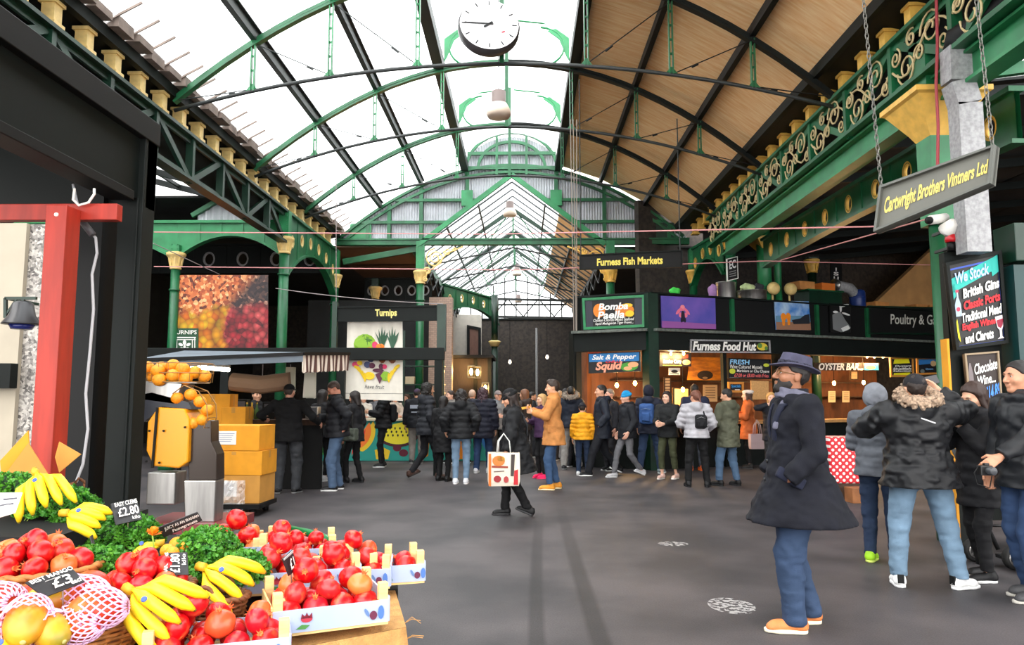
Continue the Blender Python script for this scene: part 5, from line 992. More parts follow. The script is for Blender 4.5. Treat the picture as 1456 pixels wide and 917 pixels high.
mb = MB(); pts = [J(*x) for x in ((212, 640), (222, 662), (258, 665), (271, 656), (273, 596), (266, 581), (228, 579), (214, 600))]; mb.poly([p_ + Vector((0, -.06, 0)) for p_ in pts][::-1], (0, .32, 0)); mb.build('front_cover', YELM, t, bevel=.015)
mb = MB(); a, b_ = J(229, 579, -.075), J(222, 664, -.075); mb.bar(a, b_, .02, .02); mb.build('cover_seam', BLACK, t)
for u, v in ((238, 612), (268, 607), (232, 657), (218, 612), (214, 655)): mb = MB(); q_ = J(u, v, -.075); mb.lathe([(.012, 0), (.01, .012)], q_, 8, rot=Matrix.Rotation(PI / 2, 3, 'X')); mb.build('screw', BLACK, t)
mb = MB(); a, b_ = J(205, 576, .05), J(272, 575, .05); mb.poly([J(205, 560, .0), J(205, 600, .0), J(230, 578, .0), J(272, 582, .0), J(268, 572, .0), J(216, 558, .0)], (0, .35, 0)); mb.build('head', mat('juicer_navy', (30, 34, 46), .35), t)
mb = MB(); pts = [J(*x) for x in ((205, 568), (248, 574), (258, 546), (205, 542))]; mb.poly(pts[::-1] if 0 else pts, (0, .3, 0)); mb.build('chute', STEEL, t)
# wire basket of oranges on top
mb = MB()
for v in (516, 530, 543):
    a, b_ = J(196, v), J(290 if v < 540 else 284, v); cx, w = (a.x + b_.x) / 2, (b_.x - a.x) / 2; mb.tube([(cx + w * math.cos(2 * PI * i / 28), YJ + .2 + .26 * math.sin(2 * PI * i / 28), a.z) for i in range(28)], .005, 5, True)
a, b_ = J(196, 516), J(290, 543); cx, w = (a.x + b_.x) / 2, (b_.x - a.x) / 2
for i in range(20): c_, s_ = math.cos(2 * PI * i / 20), math.sin(2 * PI * i / 20); mb.bar((cx + w * c_, YJ + .2 + .26 * s_, a.z), (cx + w * .95 * c_, YJ + .2 + .25 * s_, b_.z), .004, .004)
mb.build('wire_basket', mat('wire_brass', (150, 110, 60), .4, .5), t)
mb = MB(); mb.lathe([(.02, b_.z - .01), (.3, b_.z - .01), (.3, b_.z)], (cx, YJ + .2, 0), 20, sy=.8); mb.build('basket_floor', STEEL, t)
mb = MB(); hoop = [J(252, 560, -.1), J(268, 548, -.1), J(288, 556, -.1), J(300, 575, -.1), J(301, 594, -.1), J(296, 608, -.1)]; mb.tube(hoop, .006, 6); mb.tube([h + Vector((0, .22, 0)) for h in hoop], .006, 6)
for h in hoop[1:]: mb.bar(h, h + Vector((0, .22, 0)), .006, .006)
mb.build('feed_hoop', mat('wire_brass', (150, 110, 60), .4, .5), t)
ORM = mat('orange_peel', (246, 140, 14), .45, rgb2=(250, 168, 36), vscale=5, bump=.25, bscale=120)
def orange_mesh():
    mb = MB(); prof = [(math.sin(PI * k / 12), -math.cos(PI * k / 12) * .95) for k in range(1, 12)]; mb.lathe(prof, (0, 0, 0), 18); o = mb.build('orange', ORM, smooth=True); return o
proto = orange_mesh(); nb = MB(); nb.lathe([(.08, .9), (.1, .96), (.04, .99)], (0, 0, 0), 8); nb.build('stem_scar', flat((120, 140, 40)), proto, world=False)
first = True
def put(p_, r, lab, grp, cat='orange'):
    global first
    o = proto if first else copy_tree(proto); first = False
    o.location = p_; o.scale = (r, r, r); o.rotation_euler = (random.uniform(-.6, .6), random.uniform(-.6, .6), random.uniform(0, 6)); tag(o, lab, cat, grp, 'thing'); return o
for (u, v, dy) in ((212, 536, .1), (224, 527, .0), (228, 540, -.02), (238, 519, .12), (246, 534, .0), (256, 524, .06), (261, 538, .05), (271, 529, .1), (281, 534, .16), (216, 522, .2), (204, 530, .15), (240, 531, .22), (262, 528, .25), (204, 522, .08)):
    put(J(u, v, dy), .068, 'orange lying in the wire basket on the juicer', 'oranges in the juicer basket')
for (u, v) in ((270, 561), (283, 571), (294, 583), (287, 597), (274, 602), (251, 566)): put(J(u, v, .02), .062, 'orange waiting in the feed hoop of the juicer', 'oranges in the juicer feed hoop')
t = thing('juicer_table', 'low dark red table carrying the juicer', 'table', (jx, YJ + .2, 0)); a, b_ = P(205, 746, YJ), P(330, 752, YJ); mb = MB(); mb.bb((a.x, YJ - .15, P(0, 752, YJ).z - .02), (b_.x, YJ + .6, P(0, 741, YJ).z)); mb.build('top', mat('red_lino', (120, 44, 50), .4), t)
for x in (a.x + .05, b_.x - .05):
    for y in (YJ - .1, YJ + .5): mb = MB(); mb.bb((x - .03, y - .03, 0), (x + .03, y + .03, P(0, 752, YJ).z - .02)); mb.build('leg', BLACK, t)
# ------------------------------------------------------------------ near left stall: black posts, beam, red timber, mesh, wall behind
t = thing('kiosk_frame', 'tall black kiosk frame with deep fascia beam at the near left', 'kiosk frame', (-2.45, 4.65, 0)); xr = P(215, 400, 4.72).x
zt, zb_ = P(218, 172, 4.6).z, P(217, 284, 4.6).z
mb = MB(); mb.bb((xr - .16, 4.57, 0), (xr, 4.72, zt)); mb.bb((xr - .04, 4.56, 0), (xr - .025, 4.57, zb_)); mb.build('corner_post', BLACKG, t, bevel=.006)
mb = MB(); mb.bb((xr - .16, 1.2, zb_), (xr - .04, 4.72, zt - .0)); mb.build('fascia_beam', BLACKG, t); mb = MB(); mb.bb((xr - .18, 1.2, zt - .13), (xr + .01, 4.73, zt + .02)); mb.bb((xr - .17, 1.2, zb_ - .03), (xr - .02, 4.5, zb_ + .03)); mb.build('fascia_lip', BLACK, t, bevel=.005)
mb = MB(); a = P(128, 400, 4.62); mb.bb((a.x - .1, 4.55, 0), (a.x + .1, 4.75, zt)); mb.build('rear_post', BLACK, t)
mb = MB(); mb.bb((-4.2, 4.6, zb_ - .05), (xr, 4.72, zt)); mb.build('rear_beam', BLACKG, t); mb = MB(); mb.poly([(-4.2, 1.2, zt), (xr - .1, 1.2, zt), (xr - .1, 4.7, zt), (-4.2, 4.7, zt)], (0, 0, .03)); mb.build('flat_roof', BLACK, t)
t = thing('wire_panel', 'black welded wire mesh panel between the black kiosk posts', 'mesh panel', P(160, 700, 4.8)); a, b_ = P(146, 262, 4.8), P(172, 700, 4.8); mb = MB(); x = a.x
while x < b_.x + .02: mb.bar((x, 4.8, .2), (x, 4.8, a.z), .006, .006); x += .035
z = .2
while z < a.z: mb.bar((a.x, 4.8, z), (b_.x + .02, 4.8, z), .006, .006); z += .06
mb.build('wire_grid', BLACK, t); mb = MB(); mb.bb((a.x - .02, 4.78, 0), (a.x, 4.82, a.z)); mb.bb((b_.x + .02, 4.78, 0), (b_.x + .04, 4.82, a.z)); mb.build('edge_bar', BLACK, t)
REDW = mat('red_timber', (168, 44, 28), .5, var=.2, vscale=5, stretch=(3, 3, .4))
t = thing('timber_post', 'red painted timber post and rail inside the kiosk frame', 'post', (P(65, 500, 3.95).x, 3.95, 0)); a = P(68, 500, 3.9); z = P(70, 291, 3.9).z
mb = MB(); mb.bb((a.x - .06, 3.9, 0), (a.x + .055, 4.03, z)); mb.build('upright', REDW, t, bevel=.004)
mb = MB(); z1, z0 = P(20, 291, 4.05).z, P(20, 314, 4.05).z; mb.bb((-3.6, 4.03, z0), (P(169, 300, 4.05).x, 4.09, z1)); mb.build('rail', REDW, t, bevel=.004)
mb = MB(); q_ = Vector((a.x + .0, 3.9, z - .055)); mb.lathe([(.012, 0), (.01, .006)], q_, 10, rot=Matrix.Rotation(PI / 2, 3, 'X')); mb.build('bolt_head', WHITE, t)
def wire(lab, pts, r, mm): 
    mb = MB(); mb.tube(pts, r, 6); return tag(mb.build('flex_cord', mm), lab, 'cord', kind='thing')
wire('white flex trailing down beside the red post', [P(u, v, 4.3) for u, v in ((104, 262), (110, 290), (118, 318), (136, 338), (138, 360), (131, 390), (133, 440), (128, 500), (122, 560), (125, 610), (118, 660), (108, 686))], .008, mat('pale_flex', (186, 186, 190), .5))
wire('coiled pale lead hanging from the red rail', [P(u, v, 4.0) for u, v in ((106, 268), (104, 284), (112, 292), (126, 288), (134, 276), (134, 268))], .007, WHITE)
q_ = P(118, 320, 4.2); t = thing('inline_switch', 'dark inline connector on the white flex', 'connector', q_); mb = MB(); mb.tube([P(110, 306, 4.25), P(132, 334, 4.25)], .02, 10); mb.build('shell', mat('grey_plastic', (90, 88, 92), .4), t, True); mb = MB(); mb.tube([P(104, 300, 4.25), P(111, 307, 4.25)], .012, 8); mb.build('strain_relief', BLACK, t, True)
# far-left wall strip
a0, a1, a2 = P(-40, 500, 6.6).x, P(26, 500, 6.6).x, P(112, 500, 6.6).x
mb = MB(); mb.bb((a0 - 3, 6.6, 0), (a1, 6.8, 3.15)); struct(mb, 'wall_stone', mat('smooth_stone', (176, 166, 148), .7, var=.08, vscale=2))
m = bpy.data.materials.new('pebbledash'); m.use_nodes = True; n = m.node_tree.nodes; l = m.node_tree.links; vo = n.new('ShaderNodeTexVoronoi'); vo.inputs['Scale'].default_value = 45; tc = n.new('ShaderNodeTexCoord'); l.new(tc.outputs['Object'], vo.inputs['Vector']); sc_ = n.new('ShaderNodeSeparateColor'); l.new(vo.outputs['Color'], sc_.inputs['Color']); cr = n.new('ShaderNodeValToRGB'); l.new(sc_.outputs[0], cr.inputs['Fac']); cr.color_ramp.elements[0].color = lin((74, 70, 68)); cr.color_ramp.elements[1].color = lin((196, 190, 182)); l.new(cr.outputs['Color'], n['Principled BSDF'].inputs['Base Color'])
mb = MB(); mb.bb((a1, 6.65, 0), (a2, 6.8, 3.15)); struct(mb, 'wall_pebble', m)
mb = MB(); z = P(0, 520, 6.55).z; mb.bb((a0 - 3, 6.5, z - .2), (P(22, 500, 6.55).x, 6.6, z + .02)); struct(mb, 'trim_11', BLACKG)
q_ = P(32, 445, 6.2); t = thing('bell_lamp', 'black bell-shaped lamp on a green bracket on the pebbled wall', 'lamp', q_); mb = MB(); mb.lathe([(.05, .1), (.08, .08), (.1, -.02), (.15, -.09), (.15, -.1)], q_, 18); mb.build('bell_shade', mat('bell_black', (44, 44, 48), .35), t, True)
mb = MB(); a = P(8, 424, 6.2); b_ = P(52, 424, 6.2); mb.bar(a, b_, .025, .025); mb.bar(a, P(8, 452, 6.2), .025, .025); mb.bar(P(8, 448, 6.2), P(24, 425, 6.2), .015, .015); mb.bar(q_ + Vector((0, 0, .09)), (q_.x, 6.2, a.z), .02, .02); mb.bar(a, a + Vector((0, .42, 0)), .025, .025); mb.build('bracket', DGREEN, t); mb = MB(); mb.lathe([(.08, -.14), (.1, -.1), (.02, -.1)], q_, 14); mb.build('blue_glass', mat('blue_glass', (30, 40, 110), .2), t, True)
# ------------------------------------------------------------------ fruit display at the near left
def at(u, v, z): return G(u, v, z)
DRAPE = mat('black_drape', (12, 12, 14), .8)
t = thing('display_stand', 'black stepped stand under the fruit display', 'display stand', (-1.5, 2.6, 0))
mb = MB(); mb.bb((-2.25, 1.75, 0), (-.62, 2.75, .76)); mb.build('front_step', DRAPE, t); mb = MB(); mb.bb((-2.25, 2.75, 0), (-.72, 3.45, .82)); mb.build('rear_step', DRAPE, t); mb = MB(); mb.bb((-2.25, 2.15, .76), (-1.35, 2.75, .85)); mb.bb((-2.25, 2.75, .82), (-1.3, 3.45, .93)); mb.bb((-2.5, 2.8, .93), (-1.75, 3.5, 1.04)); mb.build('left_step', DRAPE, t)
# burlap cloth over the right end of a trestle
BUR = mat('burlap', (196, 148, 88), .9, var=.14, vscale=30, bump=.6, bscale=160)
t = thing('burlap_cloth', 'frayed tan burlap sacking draped below the front pomegranate crate', 'cloth', (-.5, 2.6, 0))
mb = MB(); A, B = Vector((-.98, 2.22, 0)), Vector((-.40, 2.62, 0)); B2 = Vector((-.52, 3.1, 0)); path = [A.lerp(B, k / 16) for k in range(17)] + [B.lerp(B2, k / 10) for k in range(1, 11)]
vs = []; NR = 14
for j in range(NR):
    for i, p in enumerate(path):
        f = j / (NR - 1); cen = Vector((-.78, 2.85, 0)); o_ = (p - cen).normalized(); w = .05 * f * math.sin(i * 1.3) + .02 * math.sin(i * 2.9 + 3 * f) * f + .07 * f
        vs.append(tuple(p + o_ * w + Vector((0, 0, .775 - .7 * f + (.012 * math.sin(i * 4.3) if j == NR - 1 else 0)))))
n_ = len(path); CV = list(vs); mb.add(vs, [(j * n_ + i, (j + 1) * n_ + i, (j + 1) * n_ + i + 1, j * n_ + i + 1) for j in range(NR - 1) for i in range(n_ - 1)])
mb.add([tuple(p + Vector((0, 0, .776))) for p in path] + [(-1.0, 3.1, .776)], [tuple(range(n_ + 1))]); mb.build('cloth', BUR, t, True)
rnd = random.Random(3); mb = MB()
for k in range(26):
    p = Vector(CV[(k // 2) * n_ + 17]); mb.tube([p, p + Vector((.025, -.004, .01 + .02 * rnd.random())), p + Vector((.045 + .02 * rnd.random(), -.01, .03 * rnd.random()))], .0012, 4)
mb.build('frayed_edge', BUR, t)
t = thing('trestle_table', 'black trestle table beneath the burlap cloth and pomegranate crates', 'table', (-.75, 2.7, 0)); mb = MB(); mb.poly([(-.98, 2.25, .72), (-.43, 2.64, .72), (-.56, 3.4, .72), (-1.2, 3.4, .72)], (0, 0, .05)); mb.build('top', DRAPE, t)
for x, y in ((-.92, 2.4), (-.52, 2.7), (-.62, 3.3)): mb = MB(); mb.bar((x, y, 0), (x, y, .72), .05, .05); mb.build('leg', BLACK, t)
# pomegranates
m = bpy.data.materials.new('pomegranate_skin'); m.use_nodes = True; n = m.node_tree.nodes; l = m.node_tree.links; b = n['Principled BSDF']; b.inputs['Roughness'].default_value = .3
oi = n.new('ShaderNodeObjectInfo'); cr = n.new('ShaderNodeValToRGB'); l.new(oi.outputs['Random'], cr.inputs['Fac'])
set_ramp(cr, ((0, (186, 2, 10)), (.35, (200, 6, 18)), (.65, (186, 16, 36)), (.85, (206, 44, 30)), (1, (226, 130, 60))))
tc = n.new('ShaderNodeTexCoord'); nz = n.new('ShaderNodeTexNoise'); nz.inputs['Scale'].default_value = 1.6; nz.inputs['Detail'].default_value = 4; l.new(tc.outputs['Object'], nz.inputs['Vector']); mx = n.new('ShaderNodeMixRGB'); k_ = n.new('ShaderNodeMapRange'); k_.inputs['From Min'].default_value = .52; k_.inputs['From Max'].default_value = .72; k_.inputs['To Max'].default_value = .55; l.new(nz.outputs['Fac'], k_.inputs['Value']); l.new(k_.outputs[0], mx.inputs['Fac']); l.new(cr.outputs['Color'], mx.inputs['Color1']); mx.inputs['Color2'].default_value = lin((226, 110, 64)); l.new(mx.outputs['Color'], b.inputs['Base Color'])
POM = m; CAL = mat('calyx_red', (196, 70, 40), .55, rgb2=(226, 130, 60), vscale=3)
mb = MB(); vs = []; NU, NV = 20, 12
for j in range(NV + 1):
    for i in range(NU):
        a = 2 * PI * i / NU; b_ = PI * j / NV; r = math.sin(b_) * (1 + .035 * math.cos(6 * a) * math.sin(b_)); vs.append((r * math.cos(a), r * math.sin(a), -math.cos(b_) * .88 + (.06 * max(0, math.cos(PI - b_)) ** 6)))
mb.add(vs, [(j * NU + i, j * NU + (i + 1) % NU, (j + 1) * NU + (i + 1) % NU, (j + 1) * NU + i) for j in range(NV) for i in range(NU)]); pom = mb.build('pomegranate', POM, smooth=True)
mb = MB(); mb.lathe([(.2, .84), (.17, .98), (.2, 1.08), (.15, 1.08), (.1, .98)], (0, 0, 0), 12)
for k in range(6):
    a = 2 * PI * k / 6; c_, s_ = math.cos(a), math.sin(a); mb.add([(.17 * math.cos(a - .4), .17 * math.sin(a - .4), 1.05), (.17 * math.cos(a + .4), .17 * math.sin(a + .4), 1.05), (.3 * c_, .3 * s_, 1.3), (.14 * c_, .14 * s_, 1.04)], [(0, 1, 2), (1, 3, 2), (3, 0, 2), (0, 3, 1)])
mb.build('calyx_crown', CAL, pom, world=False); pomfirst = True
rp = random.Random(11)
def pomegranate(p, r, lab, grp):
    global pomfirst
    o = pom if pomfirst else copy_tree(pom); pomfirst = False
    o.location = p; s = r * rp.uniform(.92, 1.08); o.scale = (s, s, s * rp.uniform(.92, 1)); o.rotation_euler = (rp.uniform(-1.5, 1.5), rp.uniform(-1.3, 1.3), rp.uniform(0, 6.3)); tag(o, lab, 'pomegranate', grp, 'thing'); return o
# crates
PRN = mat('crate_print', (176, 186, 212), .5, rgb2=(160, 174, 204), vscale=2)
def crate(lab, u, v, z, rz, L, D, h=.085, wh=None, fruit='', nx=4, ny=3, layers=1.6, r=.042):
    c = at(u, v, z); c.z = z - h; M = Matrix.Rotation(R(rz), 3, 'Z'); t = thing('fruit_crate', lab, 'crate', c, 'open wooden fruit crates')
    def W(x, y, zz): return c + M @ Vector((x, y, zz))
    mb = MB(); mb.box(W(0, 0, .006), (L, D, .012), M); mb.build('base_board', WOODL, t)
    for sx in (-1, 1):
        for sy in (-1, 1): mb = MB(); mb.box(W(sx * (L / 2 - .016), sy * (D / 2 - .016), h * .72 + .004), (.03, .03, h * 1.44), M); mb.build('corner_post', WOODL, t, bevel=.002)
    for sy in (-1, 1): mb = MB(); mb.box(W(0, sy * (D / 2 + .002), h * .5), (L, .006, h * .78), M); mb.build('side_panel', PRN, t)
    for sx in (-1, 1): mb = MB(); mb.box(W(sx * (L / 2 + .002), 0, h * .55), (.006, D, h * .9), M); mb.build('end_panel', PRN if sx > 0 else WOODL, t)
    # printed fruit and leaf motifs on the long panel and the right end
    def motif(f, x, z0, s, parts):
        for nm, rgb, pts in parts:
            mb = MB(); mb.poly([f(x + a * s, z0 + b_ * s, .0) for a, b_ in pts], f(x, z0, -.0015) - f(x, z0, 0)); mb.build(nm, flat(rgb), t)
    ff = lambda x, zz, o: W(x, -D / 2 - .0075 + o, zz); fe = lambda x, zz, o: W(L / 2 + .0075 - o, x, zz)
    for f, w in ((ff, L), (fe, D)):
        motif(f, -w * .22, h * .45, h * .4, [('leaf_print', (70, 130, 60), [(-.9, -.55), (-.4, -.2), (.3, -.3), (-.1, -.6)]), ('flower_print', (170, 40, 60), blob(0, .25, .5, .3) + []), ('flower_print', (120, 24, 44), [(-.5, .3), (-.4, .75), (-.15, .45), (0, .8), (.2, .45), (.45, .75), (.5, .3)])])
        motif(f, w * .36, h * .4, h * .4, [('fruit_print', (96, 26, 60), blob(0, 0, .34, .4)), ('vine_print', (70, 110, 180), blob(.7, .2, .28, .6)), ('leaf_print', (90, 120, 170), blob(-.6, .3, .14, .4, rot=.5))])
    cnt = int(nx * ny * layers); k = 0
    for ly in range(3):
        for i in range(nx - ly):
            for j in range(max(1, ny - ly)):
                if k >= cnt: break
                x = (-.5 + (i + .5) / (nx - ly)) * (L - .035 - .03 * ly); y = (-.5 + (j + .5) / max(1, ny - ly)) * (D - .035 - .03 * ly)
                pomegranate(W(x + rp.uniform(-.006, .006), y + rp.uniform(-.006, .006), .014 + r + ly * r * 1.3 + rp.uniform(-.004, .008)), r, fruit, 'pomegranates, ' + fruit[fruit.find('in the'):]); k += 1
    return t, W
crate('fruit crate at the bottom edge, in front of the small banana basket', 312, 893, .86, 20, .40, .25, fruit='red pomegranate in the lowest crate before the small banana basket')
crate('fruit crate on the burlap cloth, printed blue front panel', 462, 842, .90, 25, .37, .27, h=.09, fruit='red pomegranate in the crate on the burlap cloth')
t_, W_ = crate('fruit crate behind the one on the burlap, with the small black tag', 428, 799, .93, 20, .42, .23, fruit='red pomegranate in the crate behind the burlap crate')
crate('left back fruit crate, against the parsley', 335, 768, .95, 8, .30, .22, fruit='red pomegranate in the left back crate by the parsley', nx=3)
crate('middle back fruit crate in front of the green tray', 420, 771, .93, 16, .34, .22, fruit='red pomegranate in the middle back crate', nx=4, ny=2, r=.038)
crate('fruit crate near the right end of the display', 503, 797, .90, 8, .30, .24, fruit='red pomegranate in the crate near the right end', nx=3)
crate('rightmost fruit crate, its printed panel jutting past the others', 560, 793, .90, 18, .22, .2, fruit='red pomegranate in the rightmost crate', nx=2, ny=2, layers=1.2)
c = at(425, 772, .84); t = thing('plastic_tray', 'green plastic tray rim behind the middle back crate', 'tray', c); mb = MB(); pts = [at(u, v, .92) for u, v in ((396, 752), (405, 750), (440, 757), (462, 764), (476, 772))]; mb.tube(pts, .016, 8); mb.build('rim', mat('green_plastic', (14, 120, 60), .3), t, True); mb = MB(); mb.poly([p + Vector((0, 0, -.02)) for p in pts] + [pts[-1] + Vector((0, 0, -.14)), pts[0] + Vector((0, 0, -.14))], (.004, .01, 0)); mb.build('side', MATS['green_plastic'], t)
# wicker baskets
WIC = mat('wicker', (176, 112, 54), .6, var=.3, vscale=40); WICD = mat('dark_wicker', (122, 74, 40), .65, var=.3, vscale=40)
def basket(lab, c, rx, ry, h, mm, flare=1.15, handles=True, rz=0):
    c = Vector(c); t = thing('wicker_basket', lab, 'basket', c - Vector((0, 0, h)), 'wicker baskets'); base = c - Vector((0, 0, h)); nst = 26; cr_, sr_ = math.cos(rz), math.sin(rz)
    def rim(a, f, o=0.0):
        k = (1 / flare) + (1 - 1 / flare) * f; x, y = (rx * k + o) * math.cos(a), (ry * k + o) * math.sin(a); return base + Vector((x * cr_ - y * sr_, x * sr_ + y * cr_, h * f))
    mb = MB(); rows = max(5, int(h / .013))
    for r_ in range(rows):
        f = (r_ + .5) / rows; mb.tube([rim(2 * PI * i / (nst * 3), f, .005 * math.sin(nst * 1.0 * 2 * PI * i / (nst * 3) / 2 * 1 + PI * r_)) for i in range(nst * 3)], .0062, 5, True)
    mb.build('weave', mm, t, True); mb = MB()
    for i in range(nst): mb.tube([rim(2 * PI * i / nst, f / 4, 0) for f in range(5)], .0045, 4)
    mb.build('stakes', mm, t)
    mb = MB()
    for ph in (0, PI): mb.tube([rim(2 * PI * i / 90, 1 + .008 * math.cos(i * .9 + ph) / h * .6, .01 * math.sin(i * .9 + ph)) for i in range(90)], .0085, 6, True)
    mb.build('braided_rim', mm, t, True)
    mb = MB(); mb.add([tuple(rim(2 * PI * i / 24, .03)) for i in range(24)], [tuple(range(24))]); mb.build('bottom', WICD, t)
    if handles:
        for a in ((-PI / 2 + .0), (PI / 2)):
            p0, p1 = rim(a - .35, 1), rim(a + .35, 1); q_ = (p0 + p1) / 2; mb = MB(); mb.tube([p0.lerp(p1, (1 - math.cos(PI * k / 10)) / 2) + Vector((0, 0, .05 * math.sin(PI * k / 10))) for k in range(11)], .007, 6); mb.build('handle', mm, t, True)
    return t, rim
cM = at(72, 862, .93); basket('wide wicker basket of mangoes at the bottom left', cM, .27, .2, .12, WIC, 1.12, True)
cP1 = at(48, 806, 1.0); basket('wicker basket of pomegranates at the left edge', cP1, .2, .17, .12, WIC, 1.1, False)
cP2 = at(207, 832, .95); basket('dark wicker basket of pomegranates in the middle of the display', cP2, .145, .12, .13, WICD, 1.1, False)
cB = at(304, 848, .90); basket('small round wicker basket holding a bunch of bananas', cB, .105, .085, .1, WICD, 1.2, True)
def heap(c, rx, ry, lab, grp, r=.04, n1=9, n2=5, zoff=.0):
    k = 0
    for ring, cnt, zz in ((.98, n1, 0), (.55, n2, .045), (0, 1, .075)):
        for i in range(cnt):
            a = 2 * PI * (i + .3 * ring) / cnt; q_ = max(0, rx - r * 1.25) * ring, max(0, ry - r * 1.25) * ring; pomegranate(c + Vector((q_[0] * math.cos(a), q_[1] * math.sin(a), zz + zoff + rp.uniform(-.008, .008))), r, lab, grp)
heap(cP1, .2, .17, 'red pomegranate heaped in the left edge wicker basket', 'pomegranates in the left wicker basket', .042, 10, 6, .012)
heap(cP2, .145, .12, 'red pomegranate heaped in the dark middle basket', 'pomegranates in the middle wicker basket', .038, 8, 4, .016)
# mangoes in foam nets
m = bpy.data.materials.new('mango_skin'); m.use_nodes = True; n = m.node_tree.nodes; l = m.node_tree.links; b = n['Principled BSDF']; b.inputs['Roughness'].default_value = .38; tc = n.new('ShaderNodeTexCoord'); sx_ = n.new('ShaderNodeSeparateXYZ'); l.new(tc.outputs['Object'], sx_.inputs['Vector']); nz = n.new('ShaderNodeTexNoise'); nz.inputs['Scale'].default_value = 1.2; l.new(tc.outputs['Object'], nz.inputs['Vector']); oi = n.new('ShaderNodeObjectInfo')
ma = n.new('ShaderNodeMath'); ma.operation = 'MULTIPLY_ADD'; l.new(nz.outputs['Fac'], ma.inputs[0]); ma.inputs[1].default_value = 1.1; l.new(oi.outputs['Random'], ma.inputs[2]); mb_ = n.new('ShaderNodeMath'); mb_.operation = 'MULTIPLY_ADD'; l.new(sx_.outputs['X'], mb_.inputs[0]); mb_.inputs[1].default_value = .22; l.new(ma.outputs[0], mb_.inputs[2]); mm_ = n.new('ShaderNodeMath'); mm_.operation = 'MULTIPLY'; l.new(mb_.outputs[0], mm_.inputs[0]); mm_.inputs[1].default_value = .4
cr = n.new('ShaderNodeValToRGB'); l.new(mm_.outputs[0], cr.inputs['Fac'])
set_ramp(cr, ((.2, (206, 50, 30)), (.42, (226, 118, 30)), (.62, (196, 156, 36)), (.85, (92, 116, 40))))
l.new(cr.outputs['Color'], b.inputs['Base Color'])
mb = MB(); vs = []
for j in range(13):
    for i in range(18):
        a = 2 * PI * i / 18; b_ = PI * j / 12; rr = math.sin(b_); x = -math.cos(b_) * 1.3; vs.append((x, rr * math.cos(a) * (.92 + .06 * x), rr * math.sin(a) * (.86 - .05 * x) - .08 * x * x))
mb.add(vs, [(j * 18 + i, j * 18 + (i + 1) % 18, (j + 1) * 18 + (i + 1) % 18, (j + 1) * 18 + i) for j in range(12) for i in range(18)]); mango = mb.build('mango', m, smooth=True)
mb = MB(); mb.lathe([(.1, .0), (.13, .04), (.06, .07)], (0, 0, 0), 10, rot=Matrix.Rotation(PI / 2, 3, 'Y')); mb.v = [(x + 1.26, y, z - .1) for x, y, z in mb.v]; mb.build('stem_scar', flat((206, 196, 120)), mango, world=False)
NET = mat('foam_net', (238, 190, 226), .6)
mb = MB(); NS = 16
for s in (-1, 1):
    for k in range(NS):
        pts = []
        for q_ in range(13):
            f = q_ / 12; x = -1.42 + 1.75 * f; rr = math.sqrt(max(.05, 1 - (x / 1.42) ** 2)) + .1 + (.16 * max(0, f - .8) / .2); a = 2 * PI * k / NS + s * f * 1.6; pts.append((x, rr * math.cos(a) * .95, rr * math.sin(a) * .9 - .06 * x * x))
        mb.tube(pts, .045, 4)
net = mb.build('foam_net', NET, mango, True, world=False)
mfirst = True
for i, (u, v, z, r, rot, hasnet, lab) in enumerate(((0, 860, .97, .062, (.2, .3, 2.6), 1, 'orange mango at the left edge of the mango basket'), (38, 882, .975, .058, (.3, .45, -1.1), 1, 'red-shouldered mango standing stem up in front of the mango basket'), (76, 853, .985, .06, (.1, -.1, 3.7), 0, 'orange mango lying in the middle of the mango basket'), (113, 848, .985, .06, (.2, .1, 3.3), 1, 'yellow-green mango, upper right in the mango basket'), (134, 866, .975, .06, (.1, .1, 3.4), 1, 'green-yellow mango deep in a pink net on the right'), (128, 831, .98, .05, (0, 0, 3.1), 0, 'small green mango at the back of the mango basket'), (48, 855, .955, .05, (.4, .5, -.6), 0, 'dark mango half hidden behind the price card'), (70, 895, .945, .05, (.2, .3, -.4), 1, 'mango with its net pulled up at the front rim'), (110, 888, .94, .055, (0, .2, 2.9), 1, 'mango wrapped fully in pink net at the front rim'))):
    if mfirst: o = mango; mfirst = False
    else:
        o = mango.copy(); C.objects.link(o)
        for ch in mango.children:
            if 'foam' in ch.name and not hasnet: continue
            c_ = ch.copy(); C.objects.link(c_); c_.parent = o
    o.location = at(u, v, z); o.scale = (r, r, r); o.rotation_euler = rot; tag(o, lab, 'mango', 'mangoes in foam nets', 'thing')
